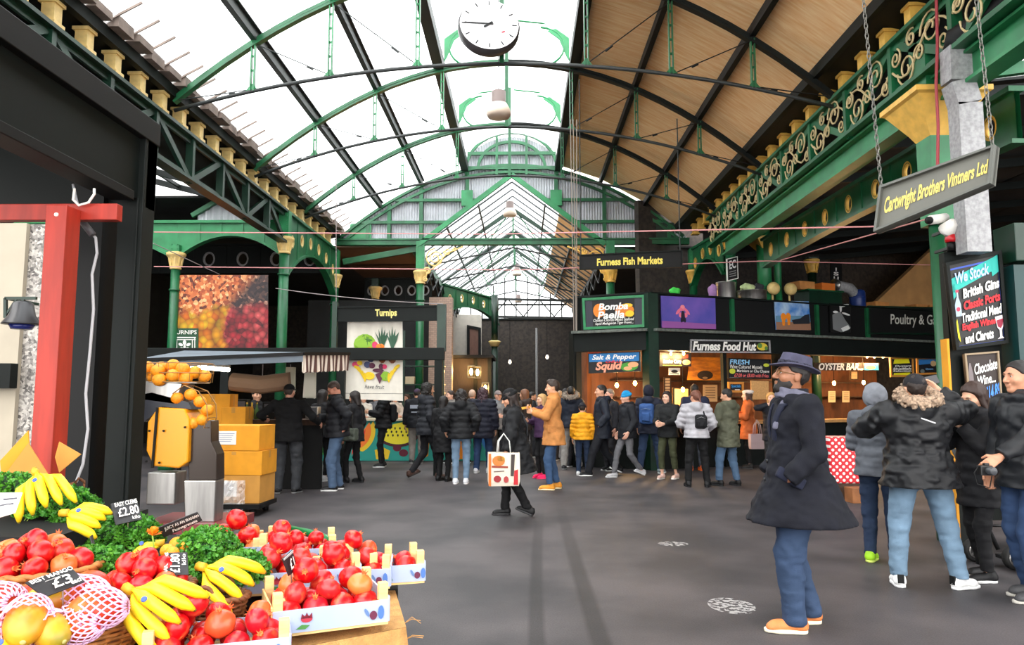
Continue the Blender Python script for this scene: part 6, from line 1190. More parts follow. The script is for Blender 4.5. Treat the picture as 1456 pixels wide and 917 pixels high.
# bananas
BAN = mat('banana_skin', (244, 206, 24), .42, rgb2=(250, 218, 40), vscale=3); BTIP = mat('banana_tip', (96, 78, 30), .6)
def bananas(lab, c, rz, n_, L=.17, pitch=0.0, spread=.16, roll=0.0, flat_=0):
    c = Vector(c); t = thing('banana_bunch', lab, 'bananas', c, 'banana bunches'); M = Matrix.Rotation(rz, 3, 'Z') @ Matrix.Rotation(pitch, 3, 'Y') @ Matrix.Rotation(roll, 3, 'X')
    for k in range(n_):
        a = (k - (n_ - 1) / 2) * spread; mb = MB(); pts = []; rr = []
        for q_ in range(12):
            f = q_ / 11; th = f * 1.15; x = L * math.sin(th) / 1.0; z = -L * (1 - math.cos(th)) * .9 + .0; y = a * (f ** .8) * .16 + k * .002; pts.append(c + M @ Vector((x, y + (k - (n_ - 1) / 2) * .022 * min(1, f * 4), z - .012 * abs(k - (n_ - 1) / 2))))
            rr.append(.0065 if f < .1 else (.018 * min(1, (f - .02) * 4) if f < .28 else (.0185 if f < .8 else .0185 - (f - .8) * .06)))
        mb.tube(pts, rr, 7); b1 = mb.build('banana', BAN, t, True); mb = MB(); mb.tube([pts[-1] - (pts[-1] - pts[-2]) * .1, pts[-1] + (pts[-1] - pts[-2]) * .35], [.0068, .004], 6); mb.build('tip', BTIP, b1)
    mb = MB(); mb.tube([c + M @ Vector((-.02, 0, -.002)), c + M @ Vector((.012, 0, 0))], [.016, .014], 7); mb.build('stem', mat('banana_stem', (206, 160, 30), .5), t, True)
    p = c + M @ Vector((L * .5, -.0, .005)); mb = MB(); mb.lathe([(.009, 0), (.008, .003)], p + Vector((0, -.012, .004)), 10, rot=Matrix.Rotation(R(50), 3, 'X')); mb.build('sticker', flat((60, 90, 190)), t)
bananas('banana bunch lying on the parsley, farthest back beside the red post', at(50, 671, 1.26), R(-50), 5, .16, R(24), .16, R(20))
bananas('banana bunch lying on the parsley above the left pomegranate basket', at(93, 729, 1.12), R(-6), 4, .128, R(-4), .1, R(40))
bananas('single short banana hand under the small tangerines', at(226, 772, 1.0), R(200), 3, .11, R(5))
bananas('banana bunch standing in the small round basket', at(288, 806, 1.0), R(-14), 4, .16, R(6), .26, R(35))
bananas('banana bunch propped beside the mango basket, lowest of all', at(184, 838, 1.0), R(-28), 5, .17, R(14), .16, R(48))
bananas('yellow banana end just showing in the bottom left corner', at(-22, 912, .93), R(-20), 2, .14)
# curly parsley
LEAF = mat('parsley_leaf', (40, 112, 30), .5, rgb2=(92, 160, 44), vscale=26); STEM = mat('parsley_stem', (150, 180, 70), .6)
def parsley(lab, c, rx, ry, rz_, n_=1500, seed=1):
    rnd = random.Random(seed); c = Vector(c); t = thing('parsley_bunch', lab, 'parsley', c, 'curly parsley bunches'); mb = MB()
    for k in range(n_):
        a = rnd.uniform(0, 2 * PI); b_ = math.asin(rnd.uniform(-.25, 1)); q_ = rnd.uniform(.82, 1.06) + .1 * math.sin(5 * a) * math.cos(3 * b_)
        p = c + Vector((rx * q_ * math.cos(a) * math.cos(b_), ry * q_ * math.sin(a) * math.cos(b_), rz_ * q_ * math.sin(b_)))
        e = Euler((rnd.uniform(-1.2, 1.2), rnd.uniform(-1.2, 1.2), rnd.uniform(0, 6.3))).to_matrix(); s = rnd.uniform(.007, .0125)
        vs = [p + e @ Vector(v_) * s for v_ in ((-1, -.3, 0), (-.6, .8, .3), (0, .3, -.2), (.5, 1, .35), (1, -.1, .0), (.4, -.9, .3), (-.3, -.8, -.2))]
        mb.add(vs, [(0, 1, 2), (2, 3, 4), (2, 4, 5), (2, 5, 6), (2, 6, 0)])
    mb.build('leaves', LEAF, t); mb = MB(); mb.lathe([(.1, -.3), (.82, -.2), (.88, .2), (.7, .6), (.3, .84)], (0, 0, 0), 14); mb.v = [(c.x + x * rx, c.y + y * ry, c.z + z * rz_) for x, y, z in mb.v]; mb.build('dark_core', mat('parsley_dark', (18, 52, 16), .8), t, True)  # dark solid core filling the mound beneath the leaves
    mb = MB()
    for k in range(10): a = rnd.uniform(0, 6.3); p = c + Vector((rx * .8 * math.cos(a), ry * .8 * math.sin(a), -.02)); mb.tube([c, p, p + Vector((.03 * math.cos(a), .03 * math.sin(a), -.05))], .002, 4)
    mb.build('stalk', STEM, t)
parsley('parsley bed along the back left, between two banana bunches', at(80, 722, 1.08), .17, .12, .09, 2000, 1)
parsley('parsley at the far left edge behind the white card', at(-14, 706, 1.12), .14, .1, .08, 1100, 2)
parsley('parsley mound in the middle, below the clementine price card', at(180, 765, .98), .14, .12, .09, 1500, 3)
parsley('parsley mound behind the small banana basket', at(292, 790, .95), .12, .15, .1, 1700, 4)
parsley('parsley sprig mound right of the bananas in the small basket', at(345, 815, .93), .085, .1, .075, 1000, 5)
parsley('parsley under the mango price card', at(135, 808, .97), .13, .09, .07, 1200, 6)
parsley('parsley tucked around the small banana basket', at(262, 828, .9), .05, .06, .05, 500, 7)
parsley('parsley filling the gap between the left pomegranate basket and the flat bananas', at(112, 752, 1.0), .13, .1, .09, 1200, 12)
parsley('parsley sprigs at the upper left, beneath the farthest bananas', at(16, 694, 1.18), .13, .1, .06, 900, 9)
# clementines and a little squash
for i, (u, v, r, lab) in enumerate(((238, 783, .026, 'small orange clementine left of the cluster beside the parsley'), (252, 774, .03, 'largest yellow-orange clementine on the parsley'), (264, 778, .022, 'small amber clementine right of the cluster'), (245, 786, .024, 'small orange clementine in front of the cluster'))):
    put(at(u, v, 1.0), r, lab, 'clementines on the parsley', 'clementine')
p = at(217, 762, 1.04); t = thing('orange_flower_head', 'small orange blossom on the parsley mound', 'flower', p); mb = MB(); rnd = random.Random(8)
for k in range(26): a = rnd.uniform(0, 6.3); b_ = rnd.uniform(.1, 1.4); d = Vector((math.cos(a) * math.cos(b_), math.sin(a) * math.cos(b_), math.sin(b_))); sd = d.cross(Vector((0, 0, 1))).normalized(); mb.add([p, p + d * .028 + sd * .008, p + d * .036, p + d * .028 - sd * .008], [(0, 1, 2, 3)])
mb.build('petals', flat((244, 140, 20)), t); mb = MB(); mb.tube([p, p + Vector((.01, .0, -.06))], .003, 5); mb.build('stem', STEM, t)
# price cards
SLATE = mat('slate_card', (34, 34, 38), .55, var=.2, vscale=30)
def card(lab, c4, z4, texts, stick=True, face=None, grp='chalk price cards', shapes=()):
    q = Quad(*[at(c4[2 * i], c4[2 * i + 1], z4[i]) for i in range(4)]); o = board('price_card', lab, 'price card', q, .004, face or SLATE, None, .01, texts, shapes, grp)
    if stick: a = q.at(.5, .9, -.006); mb = MB(); mb.tube([a, a + Vector((.004, .01, -.14))], .0025, 5); mb.build('wire_pin', STEEL, o)
    return o
card('black price card chalked Easy Clems £2.80 on the parsley', (158, 716, 194, 708, 202, 738, 165, 746), (1.13, 1.13, 1.06, 1.06), [('EASY CLEMS', .06, .06, .94, .26, WHT, .02, 0), ('£2.80', .12, .34, .92, .74, WHT, .015, 0), ('kilo', .6, .8, .9, .96, WHT, .01, 0)])
card('long slanted black card about pomegranates, chalk capitals', (226, 750, 281, 728, 288, 740, 234, 764), (1.05, 1.07, 1.03, 1.0), [('JUICY AS AN IRANIAN', .06, .1, .95, .45, WHT, .02, 0), ('Pomegranate', .2, .52, .85, .88, WHT, .015, .2)])
q_ = [at(u, v, z) for u, v, z in ((232, 817, .99), (234, 786, 1.05), (266, 785, 1.05), (268, 817, .99))]
q = Quad(q_[0], q_[1], q_[2], q_[3]); o = board('price_card', 'black price card turned on its side, chalked Bananas £1.80', 'price card', q, .004, SLATE, None, .01, [('BANANAS', .03, .04, .97, .2, WHT, .03, 0), ('£1.80', .06, .3, .9, .7, WHT, .02, 0), ('kilo', .4, .78, .9, .95, WHT, .01, 0)], (), 'chalk price cards'); mb = MB(); a = q.at(.1, .5, -.006); mb.tube([a, a + Vector((.004, .02, -.12))], .0025, 5); mb.build('wire_pin', STEEL, o)
card('slate price card chalked Best Mango £3 each over the mangoes', (36, 828, 100, 805, 121, 827, 63, 849), (1.06, 1.08, 1.04, 1.02), [('BEST MANGO', .02, .06, .97, .26, WHT, .012, 0), ('£3', .3, .36, .8, .84, WHT, .012, .2), ('each', .68, .72, .97, .95, WHT, .01, .2)], shapes=[('chalk_rule', (190, 190, 190), [[(.3, .31), (.3, .33), (.7, .33), (.7, .31)]])])
card('narrow black tag leaning between the pomegranate crates', (402, 795, 416, 782, 423, 808, 411, 819), (1.03, 1.05, .98, .97), [('£1', .25, .2, .75, .75, WHT, .02, .1)], shapes=[('chalk_edge', (170, 170, 170), [[(.02, .0), (.02, .08), (.95, .1), (.98, .0)]])])
card('white printed card with black lines at the left edge', (-18, 701, 32, 700, 22, 728, -26, 742), (1.2, 1.2, 1.15, 1.14), [], False, flat((232, 232, 230)), None, [('print', (90, 90, 100), [[(.5, .3), (.5, .34), (.9, .34), (.9, .3)], [(.45, .55), (.45, .59), (.85, .59), (.85, .55)]])])
card('dark card seen edge-on between two heaps of pomegranates', (129, 762, 132, 760, 138, 788, 135, 790), (1.06, 1.06, 1.0, 1.0), [], True, None, None)
# wicker loop handle and tan cartons by the red post
p = at(96, 690, 1.06); mb = MB(); 
for k in range(3): mb.tube([at(72 + 0 * k, 690 + k * 2, 1.08), at(95, 690 + k * 3, 1.09), at(106, 686 + k, 1.13), at(112, 680, 1.15 + .004 * k), at(120, 684 + k, 1.12), at(119, 697 + k, 1.08), at(106, 702 + k, 1.06)], .006, 5)
tag(mb.build('wicker_loop', WICD, smooth=True), 'twisted brown wicker handle beside the farthest bananas', 'basket handle', kind='thing')
t = thing('open_carton', 'open tan carton with flaps tipped up around the red post', 'box', P(60, 690, 3.7)); 
for nm, mm, cs in (('side', ORANGEB, ((0, 655, 3.62), (40, 612, 3.66), (42, 650, 3.66), (4, 700, 3.62))), ('side', CARD, ((12, 668, 3.6), (40, 630, 3.65), (84, 700, 3.7), (10, 720, 3.6))), ('flap', CARD, ((84, 628, 3.8), (115, 646, 3.78), (84, 672, 3.8), (78, 650, 3.8)))):
    mb = MB(); mb.poly([P(*c_) for c_ in cs], (0, .006, 0)); mb.build(nm, mm, t)
a = P(40, 705, 3.7); mb = MB(); mb.bb((a.x - .25, 3.64, .93), (a.x + .05, 3.85, a.z)); mb.build('body', CARD, t)
# ------------------------------------------------------------------ people: smooth signed-distance bodies turned into one surface each
F = np.float32
def V3(*a): return np.array(a, dtype=F)
def rc(Q, a, b, ra, rb):
    a, b = np.asarray(a, F), np.asarray(b, F); ab = b - a; L2 = float(ab @ ab) + 1e-9; d = Q - a; t = np.clip((d @ ab) / L2, 0, 1)
    return np.linalg.norm(d - t[:, None] * ab, axis=1) - (ra + (rb - ra) * t)
def ell(Q, c, r):
    d = Q - np.asarray(c, F); r = np.asarray(r, F); k0 = np.linalg.norm(d / r, axis=1); k1 = np.linalg.norm(d / (r * r), axis=1) + 1e-6; return k0 * (k0 - 1) / k1
def smin(a, b, k):
    h = np.clip(.5 + .5 * (b - a) / k, 0, 1); return b + (a - b) * h - k * h * (1 - h)
def smax(a, b, k): return -smin(-a, -b, k)
_rs = np.random.RandomState(5); _tab = _rs.rand(64, 64, 64).astype(F)
def noise(Q, s):
    q = Q * s; i = np.floor(q).astype(np.int32); f = q - i; f = f * f * (3 - 2 * f); i &= 63; j = (i + 1) & 63; x, y, z = f[:, 0], f[:, 1], f[:, 2]
    def g(a, b, c): return _tab[a, b, c]
    c00 = g(i[:, 0], i[:, 1], i[:, 2]) * (1 - x) + g(j[:, 0], i[:, 1], i[:, 2]) * x; c10 = g(i[:, 0], j[:, 1], i[:, 2]) * (1 - x) + g(j[:, 0], j[:, 1], i[:, 2]) * x
    c01 = g(i[:, 0], i[:, 1], j[:, 2]) * (1 - x) + g(j[:, 0], i[:, 1], j[:, 2]) * x; c11 = g(i[:, 0], j[:, 1], j[:, 2]) * (1 - x) + g(j[:, 0], j[:, 1], j[:, 2]) * x
    return ((c00 * (1 - y) + c10 * y) * (1 - z) + (c01 * (1 - y) + c11 * y) * z) - .5
def snet(fn, lo, hi, res):
    ax = [np.arange(l, h + res, res, dtype=F) for l, h in zip(lo, hi)]; n = [len(a) for a in ax]
    Q = np.stack(np.meshgrid(*ax, indexing='ij'), -1).reshape(-1, 3); D = fn(Q).reshape(n).astype(F); S = D < 0
    cs = [k - 1 for k in n]; acc = np.zeros(cs + [3], F); cnt = np.zeros(cs, F); quads = []; cross = []
    for d in range(3):
        A = [slice(None)] * 3; B = [slice(None)] * 3; A[d] = slice(0, -1); B[d] = slice(1, None); A, B = tuple(A), tuple(B)
        X = S[A] != S[B]; d0, d1 = D[A], D[B]; t = np.where(X, d0 / np.where(np.abs(d0 - d1) < 1e-9, 1, d0 - d1), 0)
        o = [k for k in range(3) if k != d]; idx = np.argwhere(X); 
        pos = np.stack([ax[k][idx[:, k]] for k in range(3)], 1); pos[:, d] += t[X] * res
        for e0 in (0, 1):
            for e1 in (0, 1):
                c = idx.copy(); c[:, o[0]] -= e0; c[:, o[1]] -= e1; ok = np.all((c >= 0) & (c < np.array(cs)), axis=1); c, p = c[ok], pos[ok]
                np.add.at(acc, (c[:, 0], c[:, 1], c[:, 2]), p); np.add.at(cnt, (c[:, 0], c[:, 1], c[:, 2]), 1)
        ok = np.all([(idx[:, k] >= 1) & (idx[:, k] < n[k] - 1) for k in o], axis=0); c = idx[ok]; s = S[A][c[:, 0], c[:, 1], c[:, 2]]
        def sh(e0, e1): q = c.copy(); q[:, o[0]] -= e0; q[:, o[1]] -= e1; return q
        qd = [sh(1, 1), sh(0, 1), sh(0, 0), sh(1, 0)]; flip = s if d != 1 else ~s; cross.append((qd, flip))
    act = cnt > 0; ids = -np.ones(cs, np.int32); ids[act] = np.arange(act.sum()); verts = acc[act] / cnt[act][:, None]
    for qd, flip in cross:
        f = np.stack([ids[q[:, 0], q[:, 1], q[:, 2]] for q in qd], 1); f[~flip] = f[~flip][:, ::-1]; quads.append(f)
    return verts, np.concatenate(quads) if quads else np.zeros((0, 4), np.int32)
def npmesh(name, parts, m, parent=None):
    vs = []; fs = []; b = 0
    for v, f in parts: vs.append(v); fs.append(f + b); b += len(v)
    v = np.concatenate(vs); f = np.concatenate(fs); me = bpy.data.meshes.new(name); me.vertices.add(len(v)); me.vertices.foreach_set('co', v.astype(F).ravel()); me.loops.add(f.size); me.loops.foreach_set('vertex_index', f.astype(np.int32).ravel()); me.polygons.add(len(f)); me.polygons.foreach_set('loop_start', np.arange(0, f.size, 4, dtype=np.int32)); me.polygons.foreach_set('loop_total', np.full(len(f), 4, np.int32)); me.polygons.foreach_set('use_smooth', np.ones(len(f), bool)); me.update(calc_edges=True); me.materials.append(m)
    o = bpy.data.objects.new(name, me); C.objects.link(o)
    if parent is not None: o.parent = parent
    return o
def skinmat(rgb):
    return mat('skin_%d_%d_%d' % rgb, rgb, .5, var=.06, vscale=30)
def clothmat(rgb, rough=.75, sh=.0):
    return mat('cloth_%d_%d_%d_%d' % (*rgb, int(rough * 100)), rgb, rough, var=.18, vscale=9, bump=.25, bscale=180, spec=.3, sheen=sh)
def denim(rgb):
    g_ = sum(rgb) / 3; rgb = tuple(int((c * .8 + g_ * .2) * .78) for c in rgb)
    return mat('denim_%d_%d_%d' % rgb, rgb, .8, rgb2=tuple(int(c * 1.12) for c in rgb), vscale=5, bump=.3, bscale=220, spec=.2)
def rotm(yaw=0, pitch=0, roll=0):   # yaw about z, pitch: nod down is positive (face is -y)
    return np.array(Matrix.Rotation(yaw, 3, 'Z') @ Matrix.Rotation(pitch, 3, 'X') @ Matrix.Rotation(roll, 3, 'Y'), dtype=F)
def ik(a, b, l1, l2, pole):
    a, b, pole = np.asarray(a, F), np.asarray(b, F), np.asarray(pole, F); d = b - a; L = float(np.linalg.norm(d)); mx = (l1 + l2) * .995
    if L > mx: b = a + d * (mx / L); d = b - a; L = mx
    u = d / max(L, 1e-6); x = (l1 * l1 - l2 * l2 + L * L) / (2 * L); h = math.sqrt(max(0, l1 * l1 - x * x)); p = pole - u * float(pole @ u); p /= (np.linalg.norm(p) + 1e-6); return a + u * x + p * h, b
SHOE_SOLE = {}
def person(label, x, y, head, h=1.75, skin=(214, 160, 130), hair=('short', (40, 28, 22)), top=None, legs=None, shoe=((30, 30, 32), (220, 220, 220)), feet=None, hands=None, look=(0, 0), lean=0.0, wide=1.0, res=.015, extra=(), hat=None, curl=.5, beard=None, lift=(0, 0), poles=None):
    """head: heading in degrees, 0 faces the camera, 90 faces right, -90 left, 180 away. top: dict(rgb, hem, loose, puff, hood, collar, fur, skirt). hands: [(x, y, z) or None] for right (-x) and left (+x), in body units; -y is forward."""
    s = h / 1.75
    top = dict(dict(rgb=(30, 30, 34), hem=.84, loose=.022, puff=0, hood=None, collar=.03, fur=None, flare=.03, mat=None, rough=.7, fold=.012), **(top or {})); legs = dict(dict(rgb=(40, 40, 44), r=1.0, mat=None, end=.06), **(legs or {}))
    feet = feet or ((-.11, .0, 8), (.11, .0, -8)); hands = hands or (None, None)
    root_z = .0
    hipc = V3(0, float(np.mean([f[1] for f in feet])) * .8, .93 - .05 * abs(feet[0][1] - feet[1][1]))
    T = rotm(0, lean); cl = lambda p: hipc + T @ (np.asarray(p, F) - V3(0, 0, .93))      # torso frame
    back = lambda Q: (Q - hipc) @ T + V3(0, 0, .93)
    w = wide; sh = [cl((sx * .185 * w, .01, 1.43)) for sx in (-1, 1)]
    neck = cl((0, .015, 1.49)); hc = cl((0, -.01, 1.635)); HR = rotm(R(look[0]), R(look[1]) + lean * .3)
    ankles = [V3(f[0], f[1], .085 + l) for f, l in zip(feet, lift)]; hips = [hipc + V3(sx * .095 * w, 0, -.02) for sx in (-1, 1)]; knees = []
    for k in (0, 1):
        kn, _ = ik(hips[k], ankles[k], .417, .413, V3((-1, 1)[k] * .12 + .4 * math.sin(R(feet[k][2])), -1, 0)); knees.append(kn)
    elb = []; wr = []
    for k in (0, 1):
        sx = (-1, 1)[k]; tgt = hands[k] if hands[k] is not None else (sx * (.25 * w + .01), -.06, .905)
        tgt = tgt[:3]; tgt = cl(tgt) if hands[k] is not None and tgt[2] > .95 else np.asarray(tgt, F) + V3(0, hipc[1], 0)
        pole = V3(*(poles[k] if poles and poles[k] else (sx * .55, .75, -.35))); e, t_ = ik(sh[k], tgt, .285, .255, pole); elb.append(e); wr.append(t_)
    skinm = skinmat(skin)
    def headf(Q):
        q = (Q - hc) @ HR
        d = ell(q, (0, .012, .035), (.076, .096, .09)); d = smin(d, ell(q, (0, -.022, -.04), (.06, .066, .078)), .045); d = smin(d, ell(q, (0, -.066, -.095), (.026, .024, .02)), .03)
        for sx in (-1, 1): d = smin(d, ell(q, (sx * .042, -.058, -.022), (.026, .026, .026)), .025)
        d = smin(d, rc(q, (-.034, -.083, .03), (.034, -.083, .03), .012, .012), .02)
        for sx in (-1, 1): d = smax(d, -(np.linalg.norm(q - V3(sx * .032, -.101, .008), axis=1) - .014), .014)
        d = smin(d, rc(q, (0, -.092, .018), (0, -.112, -.026), .009, .0135), .012)
        for sx in (-1, 1): d = smin(d, ell(q, (sx * .013, -.1, -.03), (.01, .011, .008)), .008)
        d = smin(d, rc(q, (-.018, -.088, -.055), (.018, -.088, -.055), .008, .008), .008); d = smin(d, rc(q, (-.014, -.086, -.067), (.014, -.086, -.067), .008, .008), .006); d = smax(d, -rc(q, (-.02, -.098, -.061), (.02, -.098, -.061), .003, .003), .004)
        for sx in (-1, 1):
            e = q - V3(sx * .078, .014, -.002); d = smin(d, ell(e, (0, 0, 0), (.01, .02, .032)), .01)
        return smin(d, rc(Q, hc + HR @ V3(0, .02, -.07), neck + V3(0, .005, -.06), .054, .062), .03)
    def torso(Q, g=0.0):
        q = back(Q); d = ell(q, (0, .0, 1.3), (.172 * w + g, .112 * (.5 + w * .5) + g, .21 + g)); d = smin(d, ell(q, (0, -.012, 1.1), (.15 * w + g, .108 * w + g, .18 + g)), .06); d = smin(d, ell(q, (0, .012, .95), (.168 * w + g, .125 * w + g, .13 + g)), .06)
        return smin(d, smin(rc(q, (-.15 * w, .012, 1.425), (0, .015, 1.46), .05 + g, .06 + g), rc(q, (.15 * w, .012, 1.425), (0, .015, 1.46), .05 + g, .06 + g), .02), .05)
    def arm(Q, k, g=0.0, cut=False):
        d = smin(rc(Q, sh[k], elb[k], .056 * (.5 + .5 * w) + g, .043 + g), rc(Q, elb[k], wr[k], .043 + g, .031 + g * .9), .02)
        if cut:
            u = wr[k] - elb[k]; u /= np.linalg.norm(u) + 1e-6; d = smax(d, (Q - (wr[k] - u * .012)) @ u, .008)
        return d
    def leg(Q, k, g=0.0, rr=1.0):
        return smin(rc(Q, hips[k], knees[k], .086 * (.4 + .6 * w) * (.6 + .4 * rr) + g, .06 * rr + g), rc(Q, knees[k], ankles[k], .06 * rr + g, .048 * rr + g), .03)
    def handf(k):
        u = wr[k] - elb[k]; u /= np.linalg.norm(u); c = .5 if isinstance(curl, (int, float)) else 0; cu = curl if isinstance(curl, (int, float)) else curl[k]
        inw = V3(0, 0, 0) + (hipc + V3(0, -.1, 0) - wr[k]) * V3(1, 1, 0) + V3(0, 0, -.02); nrm = inw - u * float(inw @ u); nrm /= np.linalg.norm(nrm) + 1e-6; lat = np.cross(u, nrm); 
        if (k == 0) == (float(lat @ V3(0, -1, .2)) < 0): pass
        th = lat if float(lat @ V3(0, -1, .35)) > 0 else -lat
        segs = [(wr[k] - u * .03, wr[k] + u * .02, .028, .024)]
        for i in range(4):
            o = th * (.03 - .02 * i); segs.append((wr[k] + u * .015 + o * .6, wr[k] + u * .085 + o, .0155, .0105)); p = wr[k] + u * .085 + o; L = (.042, .047, .043, .034)[i]; a = cu * .5
            for j in range(3):
                a2 = a + cu * 1.0 * j * .75; d = u * math.cos(a2) + nrm * math.sin(a2); q = p + d * L * (1, .68, .52)[j]; segs.append((p, q, .0098 - .0008 * j, .009 - .0008 * j)); p = q
        p = wr[k] + u * .03 + th * .022; d = th * .75 + u * .6 + nrm * .25; q = p + d / np.linalg.norm(d) * .042; segs.append((p, q, .0135, .011)); d2 = u * .85 + th * .25 + nrm * (.3 + .5 * cu); q2 = q + d2 / np.linalg.norm(d2) * .036; segs.append((q, q2, .0108, .0088))
        def f(Q):
            d = None
            for i, (a, b_, r0, r1) in enumerate(segs):
                e = rc(Q, a, b_, r0, r1); d = e if d is None else (smin(d, e, .012) if i < 2 or i % 4 == 1 else np.minimum(d, e) if i > 2 and False else smin(d, e, .004))
            return d
        return f, wr[k]
    sv = lambda pv: (pv[0] * F(s), pv[1])
    # skin surface: head and neck, hands, and the body hidden below the clothes, joined in one mesh
    parts = []
    hr = min(.0075, res * .55) if res < .012 else .0085
    parts.append(sv(snet(headf, hc - V3(.12, .15, .2), hc + V3(.12, .15, .15), hr)))
    hid = [k for k in (0, 1) if isinstance(hands[k], tuple) and len(hands[k]) > 3]
    for k in (0, 1):
        if k in hid: continue
        f, c = handf(k); c = c + (wr[k] - elb[k]) / .255 * .06; parts.append(sv(snet(f, c - .13, c + .13, min(.0065, res * .5))))
    def under(Q):
        d = torso(Q, -.02)
        for k in (0, 1): d = smin(d, arm(Q, k, -.012), .03); d = smin(d, leg(Q, k, -.016), .03)
        return d
    allp = np.stack([*sh, *elb, *wr, *ankles, *knees, *hips, hc]); lo, hi = allp.min(0) - .2, allp.max(0) + .2
    parts.append(sv(snet(under, lo, hi, .03)))
    root = npmesh('person', parts, skinm); root.location = (x, y, root_z); root.rotation_euler = (0, 0, R(head)); tag(root, label, 'person', 'people in the market', 'thing')
    add = lambda nm, fn, l_, h_, r_, m_: npmesh(nm, [sv(snet(fn, l_, h_, r_))], m_, root)
    # eyes and brows
    for sx in (-1, 1):
        c = hc + HR @ V3(sx * .031, -.0795, .009); mb = MB(); mb.lathe([(.0, -.009), (.007, -.006), (.0095, 0), (.007, .006), (.0, .009)], c * s, 10); e = mb.build('eye', mat('eye_white', (196, 186, 176), .4), root, True, world=False)
        c2 = hc + HR @ V3(sx * .031, -.0862, .009); mb = MB(); mb.lathe([(.0, -.0055), (.0052, -.0025), (.0052, .0025), (.0, .0055)], c2 * s, 8); mb.build('iris', mat('eye_dark', (30, 20, 16), .2), e, True, world=False)
        mb = MB(); mb.tube([(hc + HR @ V3(sx * a, b_, z)) * s for a, b_, z in ((.016, -.096, .03), (.03, -.096, .034), (.046, -.086, .03))], [.003, .004, .0025], 5); mb.build('eyebrow', mat('hair_%d_%d_%d' % hair[1], hair[1], .6), root, True, world=False)
    # hair
    hm = mat('hair_%d_%d_%d' % hair[1], hair[1], .55, var=.35, vscale=30, stretch=(1, 1, .25), bump=.5, bscale=120); st = hair[0]
    def hairf(Q):
        q = (Q - hc) @ HR; g = {'short': .011, 'buzz': .009, 'crop': .018, 'bald': .002}.get(st, .018); sk = ell(q, (0, .014, .037), (.076 + g, .096 + g, .09 + g)); nz = noise(q, 70) * .006 + noise(q, 26) * .01
        mask = -(q[:, 1] * .78 + q[:, 2] * .62 + .006); mask = smax(mask, -(q[:, 2] + (.06 if st in ('short', 'crop', 'buzz') else .09)), .01)
        side = (np.abs(q[:, 0]) - .05); front = smin(-(q[:, 1] - .0), -(q[:, 2] - .03), .01)
        d = smax(sk + nz, mask, .012); d = smax(d, smin(-(q[:, 1] + .01), -(q[:, 2] - .02), .02), .01)
        d = smax(d, -np.maximum(np.maximum(.05 - np.abs(q[:, 0]), q[:, 1] - .042), q[:, 2] - .024), .008)
        if st == 'crop': d = smin(d, ell(q, (0, -.035, .115), (.05, .05, .03)) + nz, .03)
        if st in ('long', 'bob', 'curly'):
            zl = {'long': -.3, 'bob': -.13, 'curly': -.16}[st]; am = .02 if st == 'curly' else .007; nn = noise(q * V3(1, 1, .25 if st != 'curly' else 1), 60) * am * 2 + noise(q, 25) * am
            b_ = rc(q * V3(1, 1.25, 1), (0, .05, .02), (0, .085, zl), .092 if st != 'curly' else .115, .075 if st != 'curly' else .1) + nn
            for sx in (-1, 1): b_ = smin(b_, rc(q, (sx * .072, -.005, .04), (sx * .078, .0, max(zl, -.2)), .024, .02) + nn, .03)
            b_ = smax(b_, smin(-(q[:, 1] + .005 + .6 * np.maximum(0, -.03 - 0 * q[:, 2])), -(np.abs(q[:, 0]) - .055), .01), .01); d = smin(d, b_, .03)
        if st == 'pony': d = smin(d, rc(q, (0, .1, .05), (0, .14, -.1), .028, .02) + nz, .02)
        if st == 'bun': d = smin(d, np.linalg.norm(q - V3(0, .1, .1), axis=1) - .042 + nz, .015)
        return d
    if st != 'none': add('hair', hairf, hc - V3(.17, .19, .42 if st == 'long' else .3), hc + V3(.17, .22, .2), hr, hm)
    if beard:
        def bf(Q):
            q = (Q - hc) @ HR; d = ell(q, (0, -.024, -.045), (.066, .072, .082)); d = smin(d, ell(q, (0, -.066, -.098), (.033, .03, .028)), .03) + noise(q, 80) * .003
            d = smax(d, smin((q[:, 2] + .046), smin(q[:, 2] + .005, .058 - np.abs(q[:, 0]), .01), .008), .006); d = smax(d, -(np.linalg.norm((q - V3(0, -.1, -.062)) * V3(1, 1, 1.7), axis=1) - .021), .006); return smax(d, q[:, 1] - .02, .01)
        add('beard', bf, hc - V3(.11, .13, .16), hc + V3(.11, .06, .04), hr, mat('hair_%d_%d_%d' % beard, beard, .6))
    # trousers
    def trf(Q):
        g = .012; d = smin(leg(Q, 0, g, legs['r']), leg(Q, 1, g, legs['r']), .02); q = back(Q); d = smin(d, ell(q, (0, .012, .94), (.17 * w + g, .128 * w + g, .12)), .05)
        fz = noise(Q * V3(1, 1, 1.8), 13) * .018 + noise(Q * V3(1, 1, 2.2), 28) * .008; d = d + fz; zc = min(ankles[0][2], ankles[1][2]) - .085 + legs['end']
        for k in (0, 1):
            pass
        return smax(smax(d, q[:, 2] - 1.06, .01), legs['end'] - Q[:, 2] + np.where(np.abs(Q[:, 1] - ankles[0][1]) < np.abs(Q[:, 1] - ankles[1][1]), lift[0], lift[1]) * (np.abs(ankles[0][1] - ankles[1][1]) > .2), .006)
    lo_, hi_ = np.stack([*ankles, *knees, *hips]).min(0) - .2, np.stack([*ankles, *knees, *hips]).max(0) + .2
    lm = legs['mat'] or clothmat(legs['rgb'], .8); add('trousers', trf, V3(lo_[0], lo_[1], 0), V3(hi_[0], hi_[1], 1.12), res, lm)
